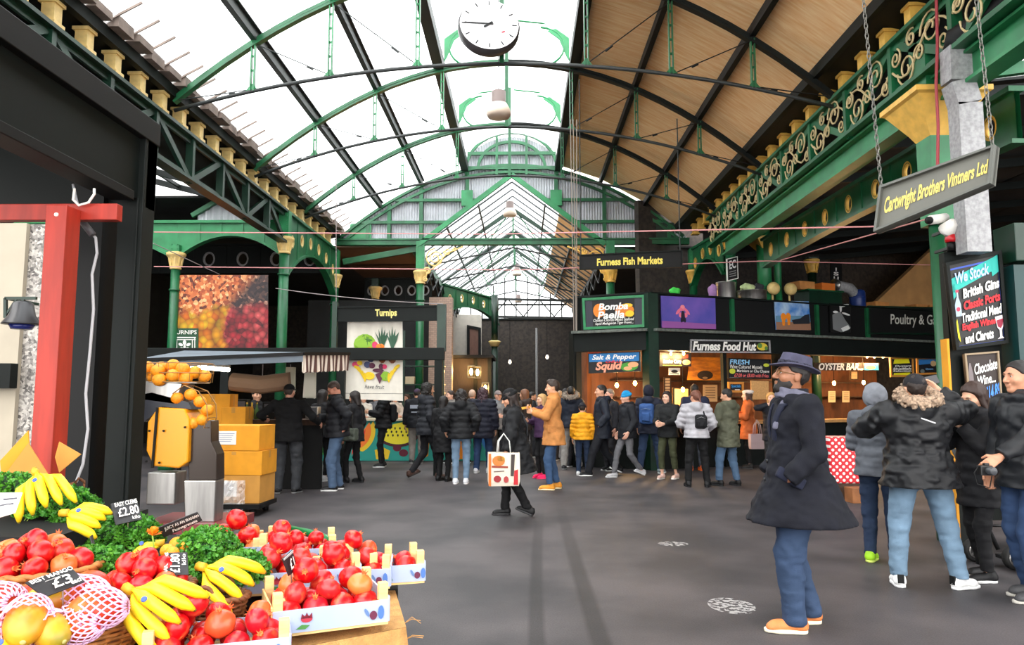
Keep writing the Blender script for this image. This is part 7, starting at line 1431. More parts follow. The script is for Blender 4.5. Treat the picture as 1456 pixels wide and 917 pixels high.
    # shoes
    for k in (0, 1):
        fx, fy, fa = feet[k]; A = rotm(R(fa), R(-22) if lift[k] > .02 else 0); o = V3(fx, fy, lift[k])
        def sf(Q):
            q = (Q - o) @ A; d = smin(rc(q, (0, .035, .05), (0, -.12, .036), .043, .038), rc(q, (0, .035, .05), (0, .02, .1), .043, .043), .03); d = smin(d, rc(q, (-.012, -.1, .034), (.012, -.15, .03), .036, .03), .03); d = smax(d, .022 - q[:, 2], .006); return smax(d, q[:, 2] - .115, .006)
        def sof(Q):
            q = (Q - o) @ A; f2 = q * V3(1, 1, 0); d = smin(rc(f2, (0, .035, 0), (0, -.1, 0), .044, .046), rc(f2, (0, -.1, 0), (.0, -.155, 0), .046, .036), .02); return smax(d, np.abs(q[:, 2] - .014) - .014, .006)
        bl, bh = o - V3(.2, .22, .01) , o + V3(.2, .22, .17 if lift[k] < .02 else .24)
        so = add('shoe', sf, bl, bh, min(.009, res), clothmat(shoe[0], .5)); npmesh('sole', [sv(snet(sof, bl - V3(0, 0, .03), bh, min(.009, res)))], clothmat(shoe[1], .6), so)
    # jacket or coat
    hem = top['hem']; g = top['loose']; tm = top['mat'] or clothmat(top['rgb'], top['rough'])
    def tf(Q):
        q = back(Q); d = torso(Q, g)
        if hem < .95:
            zt = np.clip((1.05 - q[:, 2]) / max(.05, 1.05 - hem), 0, 1); a_ = (.165 * w + g) + top['flare'] * zt; b_ = (.122 * w + g) + top['flare'] * zt * 1.1
            yo = .012 - (0 if hem > .7 else hipc[1] * 0); k0 = np.sqrt((q[:, 0] / a_) ** 2 + ((q[:, 1] - yo) / b_) ** 2); sk = (k0 - 1) * np.minimum(a_, b_); sk = smax(sk, q[:, 2] - 1.1, .05); d = smin(d, sk, .05)
        fz = (noise(q * V3(1, 1, 1.7), 11) * 1.6 + noise(q * V3(1, 1, 1.5), 25) * .7) * top['fold']; d = d + fz; d = smax(d, hem - q[:, 2] + .0, .008)
        for k in (0, 1):
            ad = arm(Q, k, g * .95, True) + noise(Q, 17) * top['fold'] * 1.5
            if top['puff']:
                u = elb[k] - sh[k]; tt = (Q - sh[k]) @ (u / np.linalg.norm(u)); ad = ad - top['puff'] * (np.abs(np.sin(tt * 36)) - .5)
            d = smin(d, ad, .025)
        if top['puff']: d = d - top['puff'] * (np.abs(np.sin(q[:, 2] * 30)) - .5)
        if top['collar']:
            nk = (Q - neck) @ T.T if False else back(Q) - V3(0, .012, 1.49); rr = np.sqrt(nk[:, 0] ** 2 + (nk[:, 1] * 1.0) ** 2); cd = np.maximum(np.abs(rr - .068 - nk[:, 2] * .1) - .012, np.abs(nk[:, 2] - top['collar'] * .3) - .035 - top['collar'] * .5); d = smin(d, cd, .02)
        d = smax(d, -rc(Q, hc, neck + V3(0, -.005, .0), .05, .056), .01)
        if top['hood']:
            hb = back(Q); d = smin(d, smax(ell(hb, (0, .1, 1.48), (.12, .09, .1)), -ell(hb, (0, .07, 1.54), (.08, .06, .07)), .02) + noise(hb, 20) * .01, .025)
        return d
    tl, th_ = np.stack([*sh, *elb, *wr, neck]).min(0) - .17, np.stack([*sh, *elb, *wr, neck]).max(0) + .17; tl = np.minimum(tl, V3(-.32 * w - top['flare'], hipc[1] - .3 - top['flare'] - .2 * abs(lean), 0)); th_ = np.maximum(th_, V3(.32 * w + top['flare'], hipc[1] + .3 + top['flare'], 0)); tl[2] = min(hem - .06, tl[2]); th_[2] = max(th_[2], 1.62)
    jk = add(top.get('name', 'jacket'), tf, tl, th_, res, tm)
    B = lambda p: cl(p) * s                                     # helpers for small added pieces, in the person's own frame
    if top['fur']:
        def ff(Q):
            hb = back(Q) - V3(0, .06, 1.575); ring = np.sqrt((np.sqrt((hb[:, 0] / 1.45) ** 2 + (hb[:, 1] / 1.05) ** 2) - .1) ** 2 * 1.2 + (hb[:, 2] + .05 * (hb[:, 1] / .1)) ** 2 * .55) - .036; return ring + noise(Q, 70) * .03 + noise(Q, 35) * .025
        add('fur_trim', ff, cl((0, .06, 1.575)) - V3(.27, .25, .2), cl((0, .06, 1.575)) + V3(.27, .25, .2), min(res, .008), mat('fur_%d_%d_%d' % top['fur'], top['fur'], .9, var=.5, vscale=50))
    if hat:
        kind, rgb = hat[:2]; htm = clothmat(rgb, .85)
        def hf(Q):
            q = (Q - hc) @ HR
            if kind == 'beanie': d = ell(q, (0, .018, .055), (.089, .108, .1)); d = smax(d, -(q[:, 2] * .94 - q[:, 1] * .3 - .028), .01); d = smin(d, smax(np.abs(ell(q, (0, .016, .05), (.094, .113, .104))) - .008, np.maximum(np.abs(q[:, 2] * .94 - q[:, 1] * .3 - .045) - .022, -q[:, 2] * 0 - 1), .008), .008); return d + noise(q * V3(3, 3, .5), 40) * .004
            if kind == 'cap': d = smax(ell(q, (0, .016, .05), (.087, .106, .088)), -(q[:, 2] - .035), .008); return smin(d, smax(ell(q, (0, -.115, .042), (.072, .075, .012)), q[:, 1] + .06, .01), .015)
            if kind == 'beret': return smin(smax(ell(q, (0, .025, .09), (.115, .13, .05)), -(q[:, 2] - .05), .01), smax(np.abs(ell(q, (0, .016, .045), (.09, .108, .09))) - .006, np.abs(q[:, 2] - .05) - .014, .006), .015)
            if kind == 'hood': d = np.abs(ell(q, (0, .03, .02), (.105, .125, .13))) - .01; return smax(d, -(q[:, 1] + .055), .02) + noise(q, 24) * .01
        add({'beanie': 'beanie', 'cap': 'cap', 'beret': 'beret', 'hood': 'raised_hood'}[kind], hf, hc - V3(.15, .22, .16), hc + V3(.15, .18, .19), hr, htm)
    root['_'] = 0; del root['_']
    info = dict(root=root, s=s, cl=cl, hc=hc, HR=HR, wr=wr, elb=elb, sh=sh, T=T, hip=hipc, neck=neck, add=add, back=back, res=res, hr=hr)
    return info
def wpt(p, q):          # body-frame point to world
    r = p['root']; a = r.rotation_euler.z; v = np.asarray(q, F) * p['s']; return Vector((r.location.x + v[0] * math.cos(a) - v[1] * math.sin(a), r.location.y + v[0] * math.sin(a) + v[1] * math.cos(a), r.location.z + v[2]))
def sdfthing(name, label, cat, p, fn, lo, hi, res, m, group=None):   # a thing of its own, worn or held, built in the wearer's frame
    v, f = snet(fn, lo, hi, res); o = npmesh(name, [(v * F(p['s']), f)], m); o.location = p['root'].location; o.rotation_euler = p['root'].rotation_euler; return tag(o, label, cat, group, 'thing')
def backpack(label, p, rgb, h=.42, w_=.29, d_=.16, z=1.2, side=0, rgb2=None):
    def f(Q):
        q = p['back'](Q) - V3(side, .15 + d_ * .45, z); e = np.abs(q) - V3(w_ / 2 - .06, d_ / 2 - .055, h / 2 - .06); d = np.linalg.norm(np.maximum(e, 0), axis=1) + np.minimum(e.max(1), 0) - .06; q2 = q - V3(0, d_ * .5, -h * .15); e = np.abs(q2) - V3(w_ / 2 - .08, .02, h * .2 - .02); d2 = np.linalg.norm(np.maximum(e, 0), axis=1) + np.minimum(e.max(1), 0) - .02; return smin(d, d2, .012) + noise(q, 22) * .012
    c = p['cl']((side, .15 + d_ * .45, z)); o = sdfthing('backpack', label, 'backpack', p, f, c - .36, c + .36, .012, clothmat(rgb, .7))
    for sx in (-1, 1):
        mb = MB(); mb.tube([Vector(p['cl'](q) * p['s']) for q in ((sx * .07 + side, .15, z + h * .4), (sx * .11, .06, 1.5), (sx * .12, -.06, 1.46), (sx * .135, -.155, 1.3), (sx * .16, -.12, 1.1), (sx * .11 + side, .13, z - h * .35))], .013, 6); mb.build('strap', clothmat(rgb2 or rgb, .7), o, True, world=False)
    mb = MB(); a, b_ = p['cl']((-w_ * .35 + side, .16 + d_ * .98, z + h * .2)), p['cl']((w_ * .35 + side, .16 + d_ * .98, z + h * .2)); mb.tube([Vector(a * p['s']), Vector((a + b_) / 2 * p['s'] + V3(0, .012, .03)), Vector(b_ * p['s'])], .005, 5); mb.build('zip_line', clothmat(rgb2 or (120, 120, 124)), o, True, world=False)
    return o
def heldbox(name, label, cat, p, k, dims, m, off=(0, 0, 0), rot=(0, 0, 0)):
    c = p['wr'][k] + (p['wr'][k] - p['elb'][k]) / .255 * .075 + np.asarray(off, F); mb = MB(); mb.box((0, 0, 0), dims, Euler(rot).to_matrix()); o = mb.build(name, m, bevel=.003); o.location = wpt(p, c); o.rotation_euler = p['root'].rotation_euler; return tag(o, label, cat, None, 'thing')
# ------------------------------------------------------------------ the people
def man(label, u, v, head, h, **k):
    p = clear(G(u, v)); return person(label, p.x, p.y, head, h, **k)
def clear(p):           # keep everyone in front of the stall counters
    for _ in range(60):
        q = Vector((p.x, p.y, 0)); d1 = (q - FA).dot(fn) if q.x > 2.6 else 9; d2 = (q - FA).dot(ln) if 1.0 < q.x < 3.0 else 9; d3 = 18.3 - q.y if q.x < -.5 else 9
        if min(d1, d2, d3) > .47: break
        p = p * .99; p.z = 0
    return p
BLK, NAVY = (24, 24, 27), (26, 32, 48)
JEAN, LJEAN, DJEAN = denim((62, 92, 138)), denim((112, 152, 190)), denim((44, 62, 96))
# -- the man in the navy overcoat
fm = man('bearded man in felt hat, navy overcoat and tan sneakers, hands in pockets', 1138, 893, -90, 1.83, skin=(150, 100, 72), hair=('buzz', (26, 20, 18)), beard=(24, 18, 16), look=(0, -14), wide=1.18, res=.0105,
    top=dict(rgb=(14, 16, 26), hem=.69, loose=.03, flare=.15, collar=.04, rough=.85, fold=.016, name='overcoat'), legs=dict(mat=denim((58, 84, 124)), r=1.25, end=.05), shoe=((206, 126, 72), (232, 222, 196)),
    feet=((-.1, .1, 6), (.1, -.07, -8)), hands=((-.25, -.13, .97, 'pocket'), (.27, -.16, .97, 'pocket')), poles=((-.3, 1, -.1), (.35, 1, -.1)))
h = fm; s = h['s']
def hatf(Q):
    q = (Q - h['hc']) @ h['HR']; q = q - V3(0, .012, .075); rr = np.sqrt((q[:, 0] / .82) ** 2 + q[:, 1] ** 2); cr = np.maximum(rr - (.112 - .2 * np.maximum(q[:, 2], 0)), np.abs(q[:, 2] - .032) - .046) * .8; cr = smax(cr, -(ell(q, (0, 0, .092), (.022, .09, .026))), .015); cr = smin(cr, cr, .001)
    br = np.maximum(rr - .168, np.abs(q[:, 2] + .012 - .35 * np.abs(q[:, 0]) ** 1.5 + .12 * q[:, 1] ** 2 * 8 * (q[:, 1] < 0) * .6) - .0055); return smin(cr, br, .012)
hb_ = h['add']('felt_hat', hatf, h['hc'] - V3(.22, .24, .06), h['hc'] + V3(.22, .26, .28), .0065, clothmat((68, 68, 88), .85))
def band(Q):
    q = (Q - h['hc']) @ h['HR'] - V3(0, .012, .075); rr = np.sqrt((q[:, 0] / .82) ** 2 + q[:, 1] ** 2); return np.maximum(np.abs(rr - (.1155 - .2 * np.maximum(q[:, 2], 0))) - .003, np.abs(q[:, 2] - .012) - .014)
npmesh('hat_band', [(lambda v: (v[0] * F(s), v[1]))(snet(band, h['hc'] - V3(.2, .2, .05), h['hc'] + V3(.2, .22, .2), .006))], clothmat((40, 40, 56), .7), hb_)
def scarf(Q):
    q = h['back'](Q) - V3(0, .01, 1.5); rr = np.sqrt((q[:, 0] / 1.05) ** 2 + (q[:, 1] / 1.1) ** 2); d = np.sqrt((rr - .088) ** 2 + ((q[:, 2] + .25 * q[:, 1]) * .62) ** 2) - .026; d = smin(d, rc(q, (.055, -.07, -.01), (.075, -.155, -.19), .03, .026), .03); return d + noise(Q * V3(1, 1, 3), 22) * .016
h['add']('scarf', scarf, h['cl']((0, .01, 1.5)) - V3(.25, .3, .3), h['cl']((0, .01, 1.5)) + V3(.25, .3, .16), .0085, clothmat((96, 96, 112), .95))
for sx in (-1, 1):
    mb = MB(); pts = [h['hc'] + h['HR'] @ V3(sx * .031 + .021 * math.cos(a), -.101, .006 + .018 * math.sin(a)) for a in [2 * PI * k / 14 for k in range(14)]]; mb.tube([p * s for p in pts], .002, 5, True); mb.tube([(h['hc'] + h['HR'] @ V3(*q)) * s for q in ((sx * .052, -.1, .01), (sx * .074, -.06, .014), (sx * .078, .02, .012))], .002, 5); mb.build('glasses_rim', mat('brass_rim', (120, 90, 40), .3, .6), h['root'], world=False)
def lapel(Q): q = h['back'](Q); return smax(np.abs(ell(q, (0, .0, 1.3), (.2 * 1.18 + .0, .157, .24))) - .008, np.maximum(np.abs(np.abs(q[:, 0]) - .03 - .25 * np.maximum(0, q[:, 2] - 1.2)) - .03, np.maximum(q[:, 1] + .05, np.abs(q[:, 2] - 1.32) - .14)), .004)
h['add']('lapel', lapel, h['cl']((0, -.1, 1.32)) - V3(.2, .15, .18), h['cl']((0, -.1, 1.32)) + V3(.2, .15, .18), .008, clothmat((26, 30, 48), .85))
for k, z in enumerate((1.08, .96, .86)): mb = MB(); q_ = h['cl']((.03, -.2 - .02 * k, z)); mb.lathe([(.012, -.004), (.014, .0), (.01, .005)], q_ * s, 12, rot=Matrix.Rotation(PI / 2, 3, 'X')); mb.build('button', mat('dark_button', (14, 14, 18), .3), h['root'], world=False)
def flap(Q): q = Q - V3(.262, -.12, .985); e = np.abs(q @ rotm(0, -.5)) - V3(.012, .085, .028); return np.linalg.norm(np.maximum(e, 0), axis=1) + np.minimum(e.max(1), 0) - .008
h['add']('pocket_flap', flap, V3(.18, -.28, .88), V3(.36, .04, 1.1), .008, clothmat((26, 30, 48), .85))
for k in (0, 1):
    fx, fy, fa = ((-.1, .1, 6), (.1, -.07, -8))[k]
    mb = MB()
    for j in range(4): A = rotm(R(fa)); mb.tube([(V3(fx, fy, 0) + A @ V3(x_, -.04 - .022 * j, .088 - .009 * j + (.004 if x_ == 0 else 0))) * s for x_ in (-.022, 0, .022)], .004, 5)
    mb.build('laces', flat((236, 206, 30)), h['root'], world=False)
# -- group at the right
pk = man('man in black parka with fur-trimmed hood, pale jeans, back turned, arm raised', 1314, 834, 176, 1.74, hair=('short', (40, 30, 26)), wide=1.28, res=.0115, hat=('cap', (30, 30, 34)),
    top=dict(rgb=(27, 28, 31), hem=.83, loose=.05, flare=.06, hood=1, fur=(150, 128, 108), rough=.5, fold=.03, name='parka'), legs=dict(mat=denim((128, 166, 200)), r=1.15, end=.09), shoe=((232, 232, 232), (240, 240, 240)), feet=((-.26, .06, -70), (.2, -.0, -10)), hands=((-.33, -.28, 1.62), (.16, -.34, 1.42)), poles=((-1, .2, -.6), (1, .2, -.7)), curl=.7)
heldbox('mobile_phone', 'dark phone held up by the parka man', 'phone', pk, 0, (.16, .012, .08), mat('phone_black', (20, 20, 24), .2), (0, -.03, .05), (.3, .2, .2))
for sx in (-1, 1): mb = MB(); q_ = pk['cl']((sx * .0, .165, 1.38)); mb.bar(q_ * pk['s'] + V3(-.05, .06, -.02), q_ * pk['s'] + V3(.06, .06, .02), .004, .01); 
mb.build('reflective_tab', flat((200, 200, 204)), pk['root'], world=False)
for k in (0, 1):
    fx, fy, fa = ((-.26, .06, -70), (.2, 0, -10))[k]; mb = MB(); A = rotm(R(fa)); q_ = (V3(fx, fy, .075) + A @ V3(0, .075, 0)) * pk['s']; mb.box(q_, (.05, .02, .07), Matrix.Rotation(R(fa), 3, 'Z')); mb.build('heel_patch', BLACK, pk['root'], world=False, bevel=.004)
gh = man('person in grey hooded jacket and dark jeans with lime running shoes', 1256, 800, 150, 1.66, hair=('none', (60, 40, 30)), hat=('hood', (120, 124, 132)), top=dict(rgb=(88, 92, 100), hem=.86, loose=.03, hood=1, puff=.008), legs=dict(mat=DJEAN, end=.08), shoe=((160, 214, 40), (220, 240, 120)), hands=(None, (.1, -.3, 1.2)), res=.012)
bw = man('long-haired woman in black coat eating from both hands', 1399, 824, -78, 1.68, skin=(222, 170, 140), hair=('long', (50, 32, 26)), look=(0, 24), top=dict(rgb=(24, 24, 28), hem=.66, loose=.032, flare=.03, puff=.006, name='coat'), legs=dict(rgb=(20, 20, 23), r=.85, end=.1), shoe=((26, 26, 28), (200, 200, 200)), feet=((-.12, .12, 0), (.11, -.06, -10)), hands=((-.06, -.23, 1.42), (.07, -.24, 1.38)), res=.0115, curl=.8)
heldbox('paper_napkin', 'white napkin at the long-haired woman\'s mouth', 'napkin', bw, 1, (.07, .03, .06), WHITE, (-.02, -.02, .03), (.3, .3, 0))
rm = man('short-haired man in black technical jacket holding a camera, at the right edge', 1472, 852, -84, 1.84, skin=(196, 140, 110), hair=('buzz', (24, 20, 20)), top=dict(rgb=(30, 32, 36), hem=.82, loose=.03, hood=1, rough=.45, fold=.02), legs=dict(mat=denim((52, 80, 128)), r=1.1), shoe=((60, 60, 62), (180, 176, 168)), feet=((-.1, .05, 0), (.11, -.06, -6)), hands=(None, (.2, -.36, 1.06)), res=.0115, curl=.9, wide=1.08)
def camth(p, k, label, off):
    c = p['wr'][k] + (p['wr'][k] - p['elb'][k]) / .255 * .085 + np.asarray(off, F); o = thing('photo_camera', label, 'camera', wpt(p, c)); o.rotation_euler = p['root'].rotation_euler
    mb = MB(); mb.box((0, 0, 0), (.05, .12, .075)); mb.box((0, 0, .045), (.03, .04, .02)); mb.build('camera_body', mat('camera_black', (18, 18, 20), .4), o, world=False, bevel=.006); mb = MB(); mb.lathe([(.03, 0), (.032, .01), (.03, .06), (.025, .062)], (.02, -.0, -.0), 16, rot=Matrix.Rotation(PI / 2, 3, 'Y')); mb.build('lens', mat('lens_grey', (60, 62, 66), .25), o, True, world=False); mb = MB(); mb.tube([(0, -.06, .03), (.0, -.1, -.02), (0, -.08, -.1), (0, .02, -.13), (0, .06, .02)], .004, 5); mb.build('strap', BLACK, o, world=False)
camth(rm, 1, 'small camera in the hand of the man at the right edge', (0, -.03, -.05))
# -- middle of the hall
bn = man('woman in black beanie and long black coat striding left, carrying a shopping bag', 735, 733, -84, 1.66, skin=(206, 150, 120), hair=('bob', (40, 28, 24)), hat=('beanie', (18, 18, 20)), look=(0, 12), lean=.12, top=dict(rgb=(21, 22, 25), hem=.6, loose=.045, flare=.07, collar=.06, fold=.024, name='coat'), legs=dict(rgb=(16, 16, 18), r=1.0, end=.08), shoe=((20, 20, 22), (60, 60, 62)), feet=((-.09, -.16, 0), (.1, .14, -4)), hands=((-.22, -.12, .86), (.25, -.17, .87)), res=.0125, curl=1.0, lift=(0, .03))
mb = MB(); mb.v = []
def bag(label, c, w_, d_, hh, rz, m, prints=(), hrgb=(220, 220, 214), strap=.2):
    o = thing('shopping_bag', label, 'bag', c, rz=rz); mb = MB(); vs = []
    for (kx, ky, z) in ((.94, .9, 0), (1, 1, .05), (1.02, 1.05, hh * .5), (1, .8, hh)):
        for i, j in ((-1, -1), (1, -1), (1, 1), (-1, 1)): vs.append((i * w_ / 2 * kx, j * d_ / 2 * ky, z))
    fs = [(3, 2, 1, 0)] + [(4 * r_ + i, 4 * r_ + (i + 1) % 4, 4 * r_ + 4 + (i + 1) % 4, 4 * r_ + 4 + i) for r_ in range(3) for i in range(4)]; mb.add(vs, fs); mb.build('bag_body', m, o, world=False)
    for s_ in (-1, 1): mb = MB(); mb.tube([(-w_ * .22, s_ * d_ * .35, hh * .9), (-w_ * .17, s_ * d_ * .3, hh + strap * .6), (0, s_ * .012, hh + strap), (w_ * .17, s_ * d_ * .3, hh + strap * .6), (w_ * .22, s_ * d_ * .35, hh * .9)], .009, 6); mb.build('handle', flat(hrgb), o, True, world=False)
    for nm, rgb, pts in prints: mb = MB(); mb.poly([(x * w_, -d_ * .53 - .004, z * hh) for x, z in pts], (0, .003, 0)); mb.build(nm, flat(rgb), o, world=False)
    return o
c = wpt(bn, bn['wr'][1]); c.z -= .1; 
bag('big printed shopping bag with fruit pictures held by the beanie woman', (c.x - .03, c.y - .06, .43), .4, .2, .42, R(6), flat((226, 214, 196)), [('orange_side', (206, 110, 40), [(-.5, .02), (-.42, .0), (-.42, .98), (-.5, .98)]), ('food_print', (206, 120, 50), blob(-.18, .76, .2, .16)), ('food_print', (226, 170, 70), blob(-.1, .82, .12, .08)), ('berry_print', (150, 36, 40), blob(-.22, .22, .12, .1)), ('band_print', (150, 60, 40), [(-.4, .56), (.12, .54), (.12, .6), (-.4, .62)]), ('dark_print', (60, 50, 46), [(.2, .3), (.3, .3), (.34, .95), (.22, .95)]), ('red_print', (190, 30, 40), [(.3, .04), (.44, .04), (.44, .5), (.32, .46)]), ('berry_print', (170, 60, 60), blob(.06, .2, .08, .1)), ('script_print', (110, 90, 80), [(-.34, .42), (.0, .44), (.0, .47), (-.34, .45)])], (210, 210, 206), .24)
mb = MB(); mb.tube([Vector(bn['cl'](q) * bn['s']) for q in ((.12, -.04, 1.49), (.1, .12, 1.42), (0, .19, 1.25), (-.12, .19, 1.1), (-.22, .05, 1.0))], .018, 6); mb.build('bag_strap', clothmat((60, 62, 66)), bn['root'], True, world=False)
cm = man('young man in camel overcoat eating from a paper wrap, tan desert shoes', 787, 696, -90, 1.84, skin=(216, 164, 130), hair=('crop', (50, 36, 28)), look=(0, 4), top=dict(rgb=(196, 132, 74), hem=.72, loose=.026, flare=.05, collar=.05, rough=.85, name='overcoat'), legs=dict(mat=denim((64, 100, 150)), r=.9, end=.1), shoe=((214, 140, 40), (230, 210, 170)), feet=((-.1, .06, 5), (.1, -.06, -5)), hands=((-.06, -.34, 1.28), (.08, -.33, 1.24)), res=.0135, curl=.8)
heldbox('pastry', 'golden pastry in the hands of the camel coat man', 'food', cm, 1, (.05, .16, .04), mat('pastry', (226, 160, 60), .7, var=.2), (-.05, -.05, .06), (.2, 0, 0))
for z in (.95, ): mb = MB(); q_ = cm['cl']((.205, -.03, .98)); mb.box(q_ * cm['s'], (.02, .14, .12)); mb.build('patch_pocket', clothmat((190, 126, 70), .85), cm['root'], world=False, bevel=.004)
man('woman with hot pink sneakers, mostly hidden behind the camel coat man', 771, 680, -60, 1.6, hair=('bob', (190, 150, 96)), top=dict(rgb=(60, 36, 66), hem=.85), legs=dict(rgb=(18, 18, 20), r=.85, end=.1), shoe=((236, 30, 90), (240, 60, 110)), hands=((-.1, -.3, 1.2), None), res=.018)
man('man in navy parka with fur hood and pale grey trousers, back turned', 813, 664, 172, 1.78, hair=('short', (26, 22, 20)), top=dict(rgb=(24, 30, 44), hem=.88, hood=1, fur=(120, 108, 96), loose=.04), legs=dict(rgb=(150, 146, 142), r=1.15), shoe=((40, 40, 44), (160, 160, 160)), feet=((-.16, 0, 0), (.16, .08, 0)), res=.018)
man('child in mustard yellow padded gilet and dark bobble hat, back turned', 829, 676, 170, 1.42, hair=('short', (40, 30, 26)), hat=('beanie', (34, 34, 40)), top=dict(rgb=(226, 156, 24), hem=.88, puff=.014, loose=.03), legs=dict(mat=DJEAN), shoe=((220, 220, 220), (240, 240, 240)), res=.016)
nj = man('dark-haired man in navy jacket walking left, white-soled black shoes', 850, 676, -84, 1.82, skin=(216, 160, 130), hair=('short', (26, 20, 18)), top=dict(rgb=(24, 30, 42), hem=.74, loose=.034, hood=1, rough=.6, name='jacket'), legs=dict(rgb=(24, 26, 32), r=1.15), shoe=((22, 22, 24), (236, 236, 236)), feet=((-.1, .42, 0), (.1, -.2, 0)), lift=(.06, 0), hands=((-.25, -.02, .95), (.27, -.12, .97, 'pocket')), res=.0145)
mb = MB(); q_ = nj['cl']((.262, .01, 1.3)); mb.box(q_ * nj['s'], (.012, .045, .05)); mb.build('sleeve_badge', flat((220, 220, 226)), nj['root'], world=False)
man('man with greying hair behind the navy jacket man', 868, 662, -60, 1.72, skin=(220, 160, 136), hair=('short', (130, 116, 104)), top=dict(rgb=(36, 36, 42), hem=.8), res=.018)
tb = man('person in bright blue beanie, black jacket and grey trousers striding left', 890, 679, -70, 1.68, skin=(224, 170, 146), hair=('short', (90, 70, 50)), hat=('beanie', (30, 140, 196)), top=dict(rgb=(26, 28, 34), hem=.82, hood=1, loose=.03), legs=dict(rgb=(104, 104, 108), r=.85, end=.1), shoe=((190, 190, 194), (220, 220, 220)), feet=((-.1, -.22, 0), (.1, .3, 0)), lift=(0, .06), hands=(None, (.26, -.1, .92)), res=.0145)
mb = MB(); q_ = tb['cl']((.25, .02, 1.32)); mb.lathe([(.03, -.003), (.03, .003)], q_ * tb['s'], 12, rot=Matrix.Rotation(PI / 2, 3, 'Y')); mb.build('sleeve_badge', flat((220, 220, 226)), tb['root'], world=False)
bb = man('person in navy coat and jeans with a blue patterned backpack, back turned', 925, 666, 158, 1.78, hair=('short', (30, 24, 22)), hat=('hood', (32, 34, 46)), top=dict(rgb=(32, 36, 52), hem=.8, loose=.04, hood=1, puff=.006), legs=dict(mat=denim((58, 82, 124)), r=1.1), shoe=((120, 130, 134), (220, 226, 226)), feet=((-.2, 0, -20), (.2, .08, 10)), res=.0145)
backpack('blue patterned backpack on the navy-coated person', bb, (58, 92, 150), rgb2=(150, 170, 200))
gt = man('long-haired woman in black jacket, olive trousers and pale pink trainers', 950, 681, -38, 1.66, skin=(226, 176, 150), hair=('long', (34, 24, 22)), top=dict(rgb=(26, 28, 30), hem=.84, loose=.028), legs=dict(rgb=(66, 70, 48), r=.9, end=.2), shoe=((226, 190, 178), (236, 230, 224)), feet=((-.1, -.06, 0), (.12, .12, 0)), hands=((-.08, -.32, 1.14), (.08, -.32, 1.12)), res=.0145, curl=.8)
man('shaven-headed man in dark checked jacket seen from behind at the counter', 990, 660, 176, 1.82, skin=(150, 104, 80), hair=('buzz', (26, 22, 20)), top=dict(rgb=(36, 42, 66), hem=.8, hood=None, loose=.03), legs=dict(rgb=(70, 74, 84)), shoe=((206, 90, 40), (226, 120, 60)), res=.017, wide=1.1)
gp = man('woman in pale grey puffer jacket with a small black backpack, back turned', 992, 692, 172, 1.66, hair=('pony', (110, 66, 50)), look=(30, 0), top=dict(rgb=(176, 174, 180), hem=.9, puff=.012, loose=.042, hood=1, fold=.01, name='puffer_jacket'), legs=dict(rgb=(16, 16, 18), r=1.0, end=.05), shoe=((18, 18, 20), (30, 30, 32)), feet=((-.17, .0, -14), (.17, .04, 14)), hands=((-.22, -.2, 1.05), (.2, -.24, 1.1)), res=.0135)
backpack('small round black backpack on the grey puffer jacket', gp, (24, 24, 28), .27, .22, .1, 1.2, -.07)
op = man('person in olive green parka and blue jeans, black boots, facing left', 1036, 690, -148, 1.7, skin=(214, 160, 130), hair=('short', (30, 24, 22)), look=(20, 10), top=dict(rgb=(84, 86, 70), hem=.7, loose=.034, flare=.03, hood=1, fold=.02, name='parka'), legs=dict(mat=denim((86, 122, 164)), r=1.05, end=.1), shoe=((20, 20, 22), (34, 34, 36)), feet=((-.12, .1, 0), (.18, -.05, 20)), hands=((-.12, -.28, 1.2), (.14, -.26, 1.1)), res=.0135)
oc = man('woman in rust orange coat and white beret standing at the counter', 1066, 664, -104, 1.7, skin=(226, 180, 156), hair=('bob', (70, 48, 36)), hat=('beret', (216, 206, 200)), top=dict(rgb=(186, 96, 48), hem=.66, loose=.034, flare=.06, fold=.014, name='coat'), legs=dict(rgb=(22, 22, 24), r=.8, end=.12), shoe=((28, 26, 26), (60, 60, 60)), hands=((-.06, -.3, 1.26), (.1, -.28, 1.2)), res=.0145)
bag('pale mauve shopping bag hanging beside the rust coat', (wpt(oc, (.1, -.02, 0)).x + .12, oc['root'].location.y - .36, .45), .36, .12, .32, R(10), flat((196, 170, 172)), [], (196, 170, 172), .3)
man('blonde woman peering from behind the navy overcoat man', 1100, 672, -10, 1.64, skin=(230, 182, 160), hair=('bob', (206, 160, 96)), top=dict(rgb=(30, 32, 40), hem=.7), hands=((-.1, -.18, 1.5), None), res=.016)
